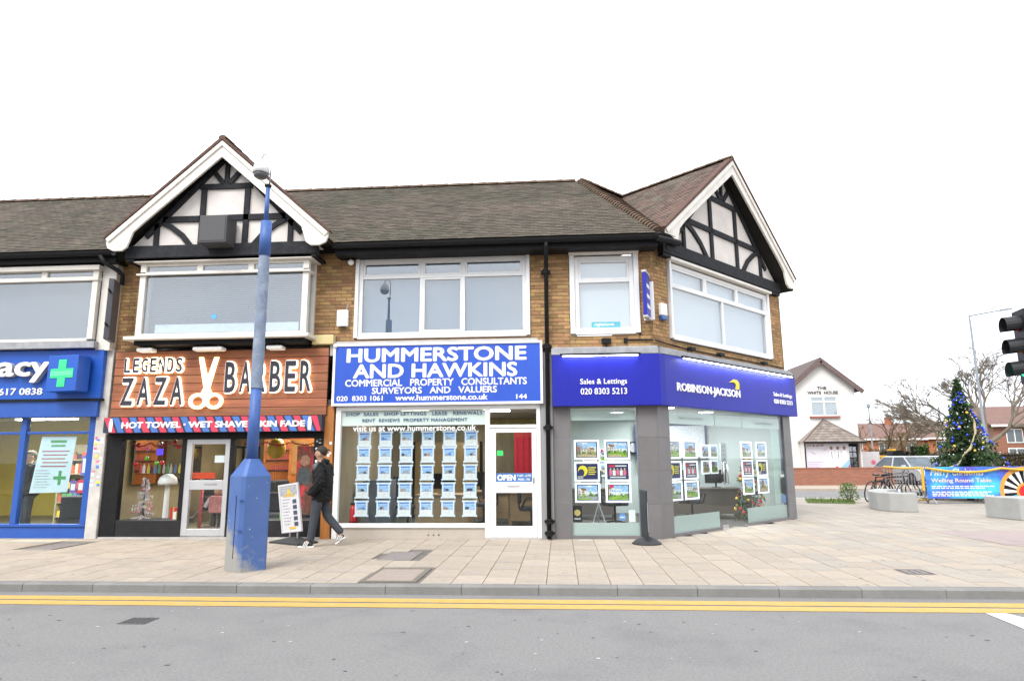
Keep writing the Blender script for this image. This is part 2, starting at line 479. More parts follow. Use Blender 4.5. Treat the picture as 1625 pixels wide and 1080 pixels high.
for a in ((4.38, 9.09, 4.70, 9.11), (4.38, 9.41, 4.70, 9.43), (4.38, 9.11, 4.40, 9.41), (4.68, 9.11, 4.70, 9.41), (4.49, 9.17, 4.51, 9.35), (4.57, 9.17, 4.59, 9.35)):
    MB().box(a[0], a[1], .0045, a[2], a[3], .007).build('rib', tarm, t)
tag(MB().slab([(7.30, 14.0), (7.40, 12.0), (9.9, 12.3), (9.8, 14.3)], .002, .005).build('paving_panel', mat('pink_paving', (0.29, 0.235, 0.22), 0.85, 0.12, 4, 0.2, 60)), 'pinkish tactile paving panel on the plaza', 'paving panel')
tag(MB().box(.30, 12.52, .001, .52, 12.60, .004).build('vent_grille', mat('pale_metal', (.45, .44, .42), .5)), 'small pale metal vent plate on the pavement by the grey shop', 'vent plate')
# side street running off behind the plaza, with its own far footway
struct(MB().slab([(2, 25.0), (60, 22.0), (60, 29.0), (2, 33.0)], -.13, -.09).build('side_road', asphalt))
struct(MB().slab([(2, 33.0), (60, 29.0), (60, 60.0), (2, 60.0)], -.13, 0).build('far_pavement', slabm))
MB().slab([(8.6, 26.6), (12.2, 26.4), (12.2, 26.55), (8.6, 26.75)], -.088, -.085).build('white_line', wroad, bpy.data.objects['side_road'])
struct(MB().slab([(18, 44), (90, 44), (90, 130), (18, 130)], -.05, .02).build('grass_verge', mat('dull_grass', (0.10, 0.12, 0.05), .95, .3, 3)))
# ================================================================== terrace
terr = thing('terrace_building', 'two-storey yellow brick shop terrace with tiled roof and half-timbered gables', 'building', (0, D, 0))
def T(o):                                   # parts of the terrace are modelled in world coordinates
    return shift(o, (0, D, 0))
mortar = mat('brick_mortar', (0.20, 0.165, 0.12), 0.95, 0.25, 8, 0.3, 60)
brickm = mat('stock_brick', (0.335, 0.208, 0.092), 0.9, 0.34, 16, 0.35, 70, rnd=0.28, col2=(0.075, 0.055, 0.04), c2scale=1.6, c2lo=0.57, c2hi=0.78)
stonem = mat('painted_stone', (0.42, 0.40, 0.38), 0.8, 0.22, 3, 0.2, 40)
ZT = 5.66
mainreg = [(-9.15, 3.66, -8.46, ZT), (-4.96, 3.66, -4.10, ZT), (-.54, 3.52, .24, ZT), (1.61, 3.52, 1.84, ZT), (.24, 3.52, 1.61, 3.83), (-4.10, 3.66, -.54, 3.85), (-4.10, 5.57, -.54, ZT), (.24, 5.56, 1.61, ZT)]
chreg = [(0, 3.42, .56, ZT), (4.97, 3.42, 5.52, ZT), (.56, 3.42, 4.97, 3.78), (.56, 5.52, 4.97, ZT)]
def brickwall(regs, tf, y):
    out = []
    for x0, z0, x1, z1 in regs:
        wl = T(MB().box(x0, y, z0, x1, y + .3, z1).build('wall', mortar, terr, tf))
        r0 = int(math.floor(z0/.075)); 
        for r in range(r0, int(z1/.075) + 1):
            za, zb = max(r*.075 + .005, z0), min(r*.075 + .070, z1)
            if zb - za < .02: continue
            off = .1125 if r % 2 else 0
            k = int(math.floor((x0 - off)/.225))
            while k*.225 + off < x1:
                xa, xb = max(k*.225 + off + .005, x0), min(k*.225 + off + .220, x1)
                if xb - xa > .03: out.append((wl, xa, za, xb, zb, y))
                k += 1
    return out
bricks = brickwall(mainreg, None, D) + brickwall(chreg, TC, 0.0)
bunit = MB().box(-.5, -.009, -.5, .5, .02, .5).mesh('brick', brickm)
def bkey(b):
    full = (b[3]-b[1])*(b[4]-b[2])
    near = b[5] > 1 and -1.2 < b[1] < 2.0
    return (-round(full, 4), 0 if near else 1, abs(b[1] - .4) if near else 9)
bricks.sort(key=bkey)
restb = {}
for i, (wl, xa, za, xb, zb, y) in enumerate(bricks):
    if i < 290:
        o = bpy.data.objects.new('brick', bunit); COL.objects.link(o); o.parent = wl
        o.location = ((xa+xb)/2, y + random.uniform(-.002, .002), (za+zb)/2); o.scale = (xb-xa, 1, zb-za)
    else:
        j = random.uniform(-.002, .002)
        restb.setdefault(wl.name, [wl, MB()])[1].box(xa, y - .009 + j, za, xb, y + .02, zb)
for wl, q in restb.values():
    tag(q.build('bricks', brickm, wl), None, kind='stuff')
# body of the building behind the fronts (floor slab, rear and party walls)
C2 = cpt(5.52, 0, 0)
foot = [(-18, D + .02), (1.83, D + .02), (C2.x - .03, C2.y + .02), (C2.x - 4.2, C2.y + 3.9), (-18, 20.8)]
T(MB().slab(foot, 3.60, 3.66).build('upper_floor', mat('ceiling_board', (.6, .6, .58), .8), terr))
q = MB(); inner = mat('inner_wall', (0.32, 0.31, 0.3), .9)
q.box(-18, 20.5, -.1, .6, 20.8, 5.6)
q.box(-18, D + .02, -.1, -17.7, 20.5, 5.6)
T(q.build('rear_wall', mortar, terr))
q = MB(); q.box(-8.5, D + .4, 3.67, -4.6, D + .5, 5.6); q.box(-14.5, D + .4, 3.67, -9.2, D + .5, 5.6)
T(q.build('inner_partition', inner, terr))
# side wall of the corner, going back from the canted face
a, b2 = cpt(5.52, 0, 0), cpt(5.52, -5.2, 0)
q = MB(); q.bar((a.x, a.y, 4.55), (b2.x, b2.y, 4.55), .28, 2.2); T(q.build('side_wall', brickm, terr))

# ---------------- roof
tilem = mat('clay_tile', (0.092, 0.074, 0.057), 0.9, 0.25, 1.2, 0.3, 60, rnd=0.26, col2=(0.066, 0.060, 0.042), c2scale=0.7, c2lo=0.44, c2hi=0.58)
tiler = mat('clay_tile_red', (0.125, 0.078, 0.062), 0.9, 0.28, 1.5, 0.3, 60, rnd=0.28, col2=(0.115, 0.098, 0.075), c2scale=1.3, c2lo=0.45, c2hi=0.60)
ridgem = mat('ridge_tile', (0.115, 0.078, 0.052), 0.9, 0.3, 4, 0.3, 50, rnd=0.25)
TILES = []
felt = mat('roof_felt', (.02, .018, .016), .95, .2, 5)
def poly_in(p, poly):
    x, y = p; c = False; j = len(poly) - 1
    for i in range(len(poly)):
        xi, yi = poly[i]; xj, yj = poly[j]
        if (yi > y) != (yj > y) and x < (xj - xi)*(y - yi)/(yj - yi) + xi: c = not c
        j = i
    return c
tun = {}
def slope(pts3, m, name='roof'):
    """pts3: eave-left, eave-right, then the rest anticlockwise; tiles laid in courses"""
    P = [Vector(p) for p in pts3]
    u = (P[1] - P[0]).normalized(); nrm = u.cross(P[2] - P[1]).normalized(); v = nrm.cross(u).normalized()
    if nrm.z < 0: nrm = -nrm
    poly = [((p - P[0]).dot(u), (p - P[0]).dot(v)) for p in P]
    q = MB(); n = len(P)
    q.add([p - nrm*.012 for p in P] + [p - nrm*.07 for p in P], [tuple(range(n)), tuple(range(2*n-1, n-1, -1))] + [(i, i+n, (i+1) % n + n, (i+1) % n) for i in range(n)])
    base = T(q.build(name, felt, terr))
    w_, g_ = .168, .105
    amin, amax = min(p[0] for p in poly), max(p[0] for p in poly); bmax = max(p[1] for p in poly)
    r = 0
    while r*g_ < bmax:
        k = int(amin/w_) - 1
        while k*w_ < amax:
            ac = k*w_ + (w_/2 if r % 2 else 0); bc = r*g_ + g_/2
            if poly_in((ac, bc), poly) and poly_in((ac - .07, bc), poly) and poly_in((ac + .07, bc), poly): TILES.append((base, P[0] - Vector((0, 0, 0)), u, v, nrm, ac, bc, m))
            k += 1
        r += 1
EY, EZ = 12.30, 5.75
RY, RZ_ = 15.51, 8.26
ec = Vector((2.04, EY, EZ)); re = Vector((.63, RY, RZ_))
slope([(-18, EY, EZ), ec, re, (-18, RY, RZ_)], tilem)
slope([ec, cpt(.22, .45, 5.75), cpt(2.95, -2.75, 8.24), re], tiler)
slope([(re.x, RY + .01, RZ_), (-18, RY + .01, RZ_), (-18, 18.8, 5.75), (2.2, 18.8, 5.75)][::1], tilem) if False else None
T(MB().quad((-18, RY + .02, RZ_), (re.x, RY + .02, RZ_), (re.x + .6, 19.5, 5.2), (-18, 19.5, 5.2)).build('rear_roof', tilem, terr))
# gable roofs: barber and corner
GX, GZ, GH = -6.715, 7.86, 2.27
def at_c(x, y, z): return cpt(x, -y, z)
def at_m(x, y, z): return Vector((x, y, z))
def gable_roof(cx, za, hw, ze, yf, yb, at, m):
    l = [at(cx - hw, yb, ze), at(cx - hw, yf, ze), at(cx, yf, za), at(cx, yb, za)]
    r = [at(cx + hw, yf, ze), at(cx + hw, yb, ze), at(cx, yb, za), at(cx, yf, za)]
    slope(l, m); slope(r, m)
gable_roof(GX, GZ + .06, GH, 5.74, 12.02, 15.1, at_m, tiler)
CX, CZ_, CH = 2.87, 8.22, 2.88
gable_roof(CX, CZ_ + .06, CH, 5.66, -.36, 3.4, at_c, tiler)
# lay the tiles
tv = MB().add([(-.081, -.07, .016), (.081, -.07, .016), (.081, .07, .004), (-.081, .07, .004), (-.081, -.07, .004), (.081, -.07, .004)],
     [(0, 1, 2, 3), (4, 5, 1, 0), (5, 2, 1), (4, 0, 3)])
tmesh = {tilem.name: tv.mesh('tile', tilem), tiler.name: tv.mesh('tile', tiler)}
def tmat(b_):
    _, o0, u, v, nrm, a_, bb, m = b_
    p = o0 + u*a_ + v*bb
    M3 = Matrix((u, v, nrm)).transposed().to_4x4(); M3.translation = p
    return M3 @ Matrix.Rotation(random.uniform(-.02, .02), 4, 'Z') @ Matrix.Translation((0, 0, random.uniform(-.002, .003)))
vis = sorted([i for i, b_ in enumerate(TILES) if b_[7] is tilem and -1.6 < b_[5] - 18 + 0 < 2.5 or (b_[7] is tiler and b_[6] < 1.2 and False)], key=lambda i: TILES[i][6])
pick = set(vis[:290])
jt = {}
for i, b_ in enumerate(TILES):
    M4 = tmat(b_); base = b_[0]
    off = Matrix.Translation(-Vector((0, 0, 0)))
    if i in pick:
        o = bpy.data.objects.new('tile', tmesh[b_[7].name]); COL.objects.link(o); o.parent = base; o.matrix_local = M4
    else:
        q = jt.setdefault(base.name, [base, MB(), b_[7]])[1]
        q.add([M4 @ Vector(p) for p in tv.v], tv.f)
for base, q, m in jt.values(): tag(q.build('tiles', m, base), None, kind='stuff')
# ridge and hip tiles
def ridge(p, q_, step, r_, name, lift=.0):
    p, q_ = Vector(p), Vector(q_); n = max(1, int((q_ - p).length/step)); d = (q_ - p).normalized()
    for i in range(n):
        a = p + d*step*i; e = a + d*(step*1.06)
        m = MB(); side = d.cross(Vector((0, 0, 1))).normalized(); up = side.cross(d)
        vs = []
        for c, rr_ in (((a, r_*1.0), (e, r_*1.16)) if name != 'hip_tile' else ((a, r_*1.45), (a + d*step*1.9, r_*.75))):
            for k in range(7):
                t = math.pi*k/6; vs.append(c + side*math.cos(t)*rr_ + up*(math.sin(t)*rr_*.75 + lift))
        fs = [(k, k+1, k+8, k+7) for k in range(6)] + [tuple(range(6, -1, -1)), tuple(range(7, 14))]
        m.add(vs, fs); T(m.build(name, ridgem, terr))
ridge((-15.2, RY, RZ_ - .03), re - Vector((0, 0, .03)), .32, .10, 'ridge_tile')
ridge(ec + (re-ec)*.03, re, .115, .095, 'hip_tile', -.02)
ridge(re, re + cd*2.6, .30, .11, 'ridge_tile')
ridge((GX, 11.95, GZ + .06), (GX, 15.0, GZ + .06), .32, .085, 'ridge_tile')
ridge(at_c(CX, -.43, CZ_ + .06), at_c(CX, 3.3, CZ_ + .06), .32, .085, 'ridge_tile')
# ---------------- gables
vergem = mat('verge_tile', (.10, .055, .042), .9, .4, 14, .6, 60)
def gable_face(cx, hw, zb, za, tf, yw, yb, kx, kz, spare=None):
    """plaster triangle, timbers and barge boards; yw wall plane, yb barge-board plane (front)"""
    wall = MB().prism([(cx - hw + .25, zb), (cx + hw - .25, zb), (cx, za - .2)], yw, yw + .2).build('gable_panel', plaster, terr, tf); T(wall)
    yt = yw - .035
    def tb(x0, z0, x1, z1, wd=.10, nm='timber'):
        MB().bar((cx + x0*kx, yw - .018, zb + z0*kz), (cx + x1*kx, yw - .018, zb + z1*kz), .055, wd, up=(0, 0, 1) if abs(x1-x0) > .02 else (1, 0, 0)).build(nm, blackt, wall)
    MB().box(cx - hw + .28, yw - .09, zb - .16, cx + hw - .28, yw + .05, zb + .10).build('sill_beam', blackt, wall, bevel=.01)
    tb(-.55, 1.34, .55, 1.34, .11); tb(-1.28, .66, 1.28, .66, .12)
    for sx in (-1, 1):
        tb(.46*sx, .10, .46*sx, 1.30, .11); tb(1.40*sx, .10, 1.40*sx, .58, .10)
        pts = [(1.30, .60), (1.10, .50), (.86, .32), (.66, .08)]
        for i in range(3):
            tb(pts[i][0]*sx, pts[i][1], pts[i+1][0]*sx, pts[i+1][1], .11, 'brace')
        tb(.06*sx, 1.40, .28*sx, 1.66, .10, 'brace')
    tb(0, 1.40, 0, 1.86, .09)
    for sx in (-1, 1):
        tb(.02*sx, 1.98, 1.62*sx, .30, .10, 'rafter')
    rise = (za - zb - .12)/hw
    zE = za - rise*hw
    for sx in (-1, 1):
        pts = [(0, za), (0, za - .34), (hw - .74, zE + .39), (hw - .54, zE + .20), (hw - .49, zE + .04), (hw - .44, zE - .11), (hw - .34, zE - .18), (hw - .16, zE - .18), (hw - .04, zE - .12), (hw, zE - .02), (hw, zE + .07)]
        pts = [(cx + sx*x, z) for x, z in pts]
        if sx > 0: pts = pts
        else: pts = pts[::-1]
        vg = [(0, za + .02), (hw + .03, zE + .075), (hw + .05, zE + .10), (0, za + .10)]
        vg = [(cx + sx*x, z) for x, z in vg]
        MB().prism(vg[::-1] if sx < 0 else vg, yb - .04, yb + .13).build('verge', vergem, wall)
        bb = MB().prism(pts, yb, yb + .05).build('barge_board', wpaint, wall, bevel=.008)
        mp = [(0, za), (0, za - .10), (hw - .06, zE + .0), (hw, zE + .07)]
        mp = [(cx + sx*x, z) for x, z in mp]
        MB().prism(mp if sx > 0 else mp[::-1], yb - .028, yb - .002).build('moulding', wpaint, bb)
    # black soffit under the overhang
    MB().box(cx - hw + .3, yw - .07, zb - .22, cx + hw - .3, yw + .5, zb - .165).build('soffit', black, wall)
    return wall
gb = gable_face(GX, GH, 5.66, GZ, None, 12.27, 11.98, 1.0, 1.0)
gc = gable_face(CX, CH, 5.70, CZ_, TC, -.06, -.40, 1.22, 1.18)
bx = MB().box(-6.98, 11.82, 5.66, -6.42, 12.22, 6.22).build('speaker_box', mat('dark_grey_metal', (.055, .055, .06), .5), None, bevel=.012)
tag(bx, 'dark grey box mounted on the left half-timbered gable', 'box')
MB().box(-6.95, 11.812, 5.70, -6.45, 11.818, 6.18).build('front_panel', mat('grille', (.075, .075, .08), .7, .3, 80), bx)
# ---------------- eaves: fascia, gutter, downpipes
def gutter(x0, x1, y, z, tf=None):
    q = MB()
    n = 8
    for k in range(n):
        a0, a1 = math.pi*k/n, math.pi*(k+1)/n
        q.quad((x0, y - .07*math.cos(a0) , z - .07*math.sin(a0)), (x1, y - .07*math.cos(a0), z - .07*math.sin(a0)), (x1, y - .07*math.cos(a1), z - .07*math.sin(a1)), (x0, y - .07*math.cos(a1), z - .07*math.sin(a1)))
    q.box(x0, y - .078, z - .006, x1, y - .066, z + .008)
    return T(q.build('gutter', black, terr, tf))
def fascia(x0, x1, y, tf=None):
    T(MB().box(x0, y, 5.50, x1, y + .03, 5.70).box(x0, y + .03, 5.50, x1, y + .40, 5.53).build('fascia_board', black, terr, tf))
for x0, x1 in ((-18, -9.0), (-4.42, 1.95)):
    gutter(x0, x1, 12.24, 5.665); fascia(x0, x1, 12.33)
b_ = MB(); 
q = MB(); q.tube([(1.9, 12.24, 5.63), cpt(.05, .47, 5.63), cpt(.32, .50, 5.63)], .065, 8); T(q.build('gutter', black, terr))
T(MB().bar(cpt(.0, .40, 5.58), cpt(.5, .42, 5.58), .03, .22).build('fascia_board', black, terr))
pipe = MB()
pipe.tube([(-.20, 12.24, 5.62), (-.20, 12.24, 5.50), (-.21, 12.50, 5.30), (-.215, 12.60, 5.15), (-.235, 12.60, .02)], .042, 10)
pp = T(pipe.build('downpipe', black, terr, smooth=True))
for z in (5.12, 3.62, 2.06, .33, .12):
    MB().lathe([(.045, z - .05), (.062, z - .045), (.062, z - .01), (.05, z), (.06, z + .01), (.06, z + .04), (.045, z + .05)], -.225, 12.60, 12).build('collar', black, pp)
    MB().box(-.32, 12.60, z - .025, -.13, 12.72, z + .02).build('bracket', black, pp)
pp2 = MB().tube([(-9.25, 12.22, 5.60), (-9.18, 12.25, 5.46), (-8.98, 12.42, 5.32), (-8.94, 12.50, 5.25), (-8.94, 12.52, 5.05)], .045, 8)
T(pp2.build('downpipe', black, terr, smooth=True))
# ---------------- ledges over the shops
T(MB().prism([(-4.55, 3.52), (-.40, 3.52), (-.40, 3.80), (-4.55, 3.80)], 12.66, 12.76).build('ledge', stonem, terr))
def ledge(x0, x1, tf, y):
    q = MB()
    q.box(x0, y - .16, 3.50, x1, y + .02, 3.56); q.box(x0, y - .20, 3.44, x1, y, 3.50)
    q.add([(x0, y - .16, 3.56), (x1, y - .16, 3.56), (x1, y, 3.62), (x0, y, 3.62)], [(0, 1, 2, 3)])
    return T(q.build('ledge', lead, terr, tf))
ledge(-.14, 1.90, None, D); ledge(.0, 5.66, TC, 0.0)
# ---------------- windows of the upper floor
def window(tf, y, x0, z0, x1, z1, tz, top, bot, glassm, blindm, fw=.075, bar=.055, cap=0, sidew=0, sash=True, bgap=.14, dep=.10, fm=None):
    """frame with a transom at tz; top / bot are mullion positions in the two rows"""
    fm = fm or white
    q = MB()
    q.box(x0, y, z0, x0 + fw, y + dep, z1); q.box(x1 - fw, y, z0, x1, y + dep, z1)
    q.box(x0 + fw, y, z1 - fw, x1 - fw, y + dep, z1); q.box(x0 + fw, y, z0, x1 - fw, y + dep, z0 + fw)
    q.box(x0 + fw, y + .004, tz - bar/2, x1 - fw, y + dep, tz + bar/2)
    for m in top: q.box(m - bar/2, y + .004, tz + bar/2, m + bar/2, y + dep, z1 - fw)
    for m in bot: q.box(m - bar/2, y + .004, z0 + fw, m + bar/2, y + dep, tz - bar/2)
    wn = q.build('window', fm, terr, tf, bevel=.006); T(wn)
    for row, (za, zb) in ((top, (tz + bar/2, z1 - fw)), (bot, (z0 + fw, tz - bar/2))):
        xs = [x0 + fw] + [c for m in row for c in (m - bar/2, m + bar/2)] + [x1 - fw]
        for i in range(0, len(xs), 2):
            a_, b_ = xs[i], xs[i+1]
            if sash and (row is top or len(row) == 2 and i == 2):
                s_ = .042; r_ = MB()
                r_.box(a_, y + .012, za, a_ + s_, y + .07, zb); r_.box(b_ - s_, y + .012, za, b_, y + .07, zb)
                r_.box(a_ + s_, y + .012, za, b_ - s_, y + .07, za + s_); r_.box(a_ + s_, y + .012, zb - s_, b_ - s_, y + .07, zb)
                r_.build('sash', fm, wn, bevel=.005)
            MB().box(a_ + .005, y + .045, za + .005, b_ - .005, y + .051, zb - .005).build('pane', glassm, wn)
    if blindm: MB().box(x0 + .02, y + bgap, z0 + .02, x1 - .02, y + bgap + .01, z1 - .02).build('blind', blindm, wn)
    if sidew:
        q = MB(); q.box(x0 - sidew, y - .05, z0 - .03, x0 - .002, y + .06, z1 + .03); q.box(x1 + .002, y - .05, z0 - .03, x1 + sidew, y + .06, z1 + .03)
        q.box(x0 - .002, y - .03, z0 - .05, x1 + .002, y + .06, z0 - .002)
        q.build('casing', fm, wn, bevel=.008)
    if cap: MB().box(x0 - cap, y - .12, z1 + .032, x1 + cap, y + .06, z1 + .09).build('cap', wpaint, wn, bevel=.01)
    return wn
bl_grey = mat('grey_blind', (.15, .155, .165), .8, .06, 2, stretch=(1, 1, 30))
sky_sheet = mat('sky_tinted_sheet', (.21, .24, .27), .8, .08, .8)  # added sheet behind the panes, its blue-grey suggesting reflected sky
bl_white = mat('white_blind', (.70, .72, .72), .8, .04, 1)
wH = window(None, D - .02, -4.02, 3.90, -.62, 5.52, 5.12, [-2.74, -1.88], [-2.74, -1.88], G_up, sky_sheet, sidew=.075)
wR = window(None, D - .02, .345, 3.90, 1.505, 5.44, 4.93, [], [], G_up, bl_white, fw=.085, sidew=.10, cap=.11)
wC = window(TC, -.02, .66, 3.86, 4.88, 5.42, 4.94, [2.03, 3.42], [2.74], G_up, bl_white, sidew=.07, cap=.10)
# barber bay (oriel box)
bay = MB()
YB = 12.30
bay.box(-8.42, YB, 3.90, -8.30, YB + .12, 5.42); bay.box(-5.04, YB, 3.90, -4.92, YB + .12, 5.42)
bay.box(-8.42, YB, 5.18, -4.92, YB + .06, 5.24)
bay.box(-8.30, YB + .012, 3.90, -5.04, YB + .10, 3.97)
bay.box(-8.30, YB + .012, 5.36, -5.04, YB + .10, 5.42)
bay.box(-7.24, YB + .012, 5.24, -7.12, YB + .10, 5.36); bay.box(-6.18, YB + .012, 5.24, -6.06, YB + .10, 5.36)
bay.box(-5.02, D - .08, 3.90, -4.925, D + .02, 5.42); bay.box(-5.02, YB + .12, 5.18, -4.925, D - .08, 5.24)
bay.box(-5.02, YB + .12, 3.90, -4.925, D - .08, 3.97)
bayo = T(bay.build('window', wpaint, terr, bevel=.006))
for xa, xb, za, zb in ((-8.30, -7.24, 5.24, 5.36), (-7.12, -6.18, 5.24, 5.36), (-6.06, -5.04, 5.24, 5.36), (-8.30, -5.04, 3.97, 5.18)):
    MB().box(xa + .002, YB + .05, za + .002, xb - .002, YB + .056, zb - .002).build('pane', G_up, bayo)
MB().box(-4.985, YB + .122, 3.972, -4.979, D - .082, 5.178).build('pane', G_up, bayo)
q = MB()
for k in range(36): q.add([(-8.28, YB + .20, 3.96 + k*.04), (-5.06, YB + .20, 3.96 + k*.04), (-5.06, YB + .225, 3.995 + k*.04), (-8.28, YB + .225, 3.995 + k*.04)], [(0, 1, 2, 3)])
tag(q.build('blind_slats', bl_grey, bayo), None, kind='stuff')
MB().box(-8.29, YB + .26, 3.92, -5.05, YB + .27, 5.40).build('blind', mat('dim_room', (.12, .125, .13), .9), bayo)  # dark sheet behind the slats, coloured as the room's shade
MB().box(-8.05, YB + .065, 3.99, -5.10, YB + .075, 4.16).build('window_film', mat('white_film', (.66, .70, .72), .6), bayo)
MB().disc(-6.83, YB + .045, 4.30, .055).build('sticker', mat('blue_sticker', (.10, .35, .62), .5), bayo)
MB().box(-8.52, YB - .10, 5.42, -4.84, D, 5.50).box(-8.48, YB - .05, 5.16, -4.88, YB - .004, 5.20).build('cornice', wpaint, bayo, bevel=.012)
MB().box(-8.56, YB - .14, 3.83, -4.82, D, 3.90).build('sill', wpaint, bayo, bevel=.01)
MB().box(-8.42, YB + .0, 3.74, -4.95, D - .01, 3.83).build('soffit', black, bayo)
MB().box(-8.40, YB + .13, 3.90, -8.30, D, 5.42).build('side_panel', wpaint, bayo)
# pharmacy upper bay
yb2 = 12.45
q = MB()
for x in (-14.0, -12.85, -11.73, -10.61, -9.48):
    if x in (-14.0, -9.48): q.box(x - .06, yb2, 3.92, x + .06, yb2 + .1, 5.36)
    else: q.box(x - .06, yb2 + .01, 5.22, x + .06, yb2 + .1, 5.36)
q.box(-14.0, yb2 - .03, 5.14, -9.40, yb2 + .1, 5.22); q.box(-14.0, yb2 - .06, 5.36, -9.38, yb2 + .25, 5.46)
q.box(-13.94, yb2 + .01, 3.88, -9.54, yb2 + .1, 3.94)
phb = T(q.build('window', wpaint, terr, bevel=.006))
for xa, xb in ((-13.94, -12.91), (-12.79, -11.79), (-11.67, -10.67), (-10.55, -9.54)):
    MB().box(xa + .002, yb2 + .05, 5.222, xb - .002, yb2 + .056, 5.358).build('pane', G_up, phb)
MB().box(-13.94, yb2 + .05, 3.942, -9.54, yb2 + .056, 5.138).build('pane', G_up, phb)
MB().box(-13.95, yb2 + .22, 3.92, -9.5, yb2 + .23, 5.36).build('blind', bl_grey, phb)
T(MB().box(-9.40, yb2 + .10, 3.70, -9.10, D + .1, 5.55).build('pier', wpaint, terr))
T(MB().box(-18, 12.42, 3.74, -9.34, D, 3.87).build('ledge', lead, terr))
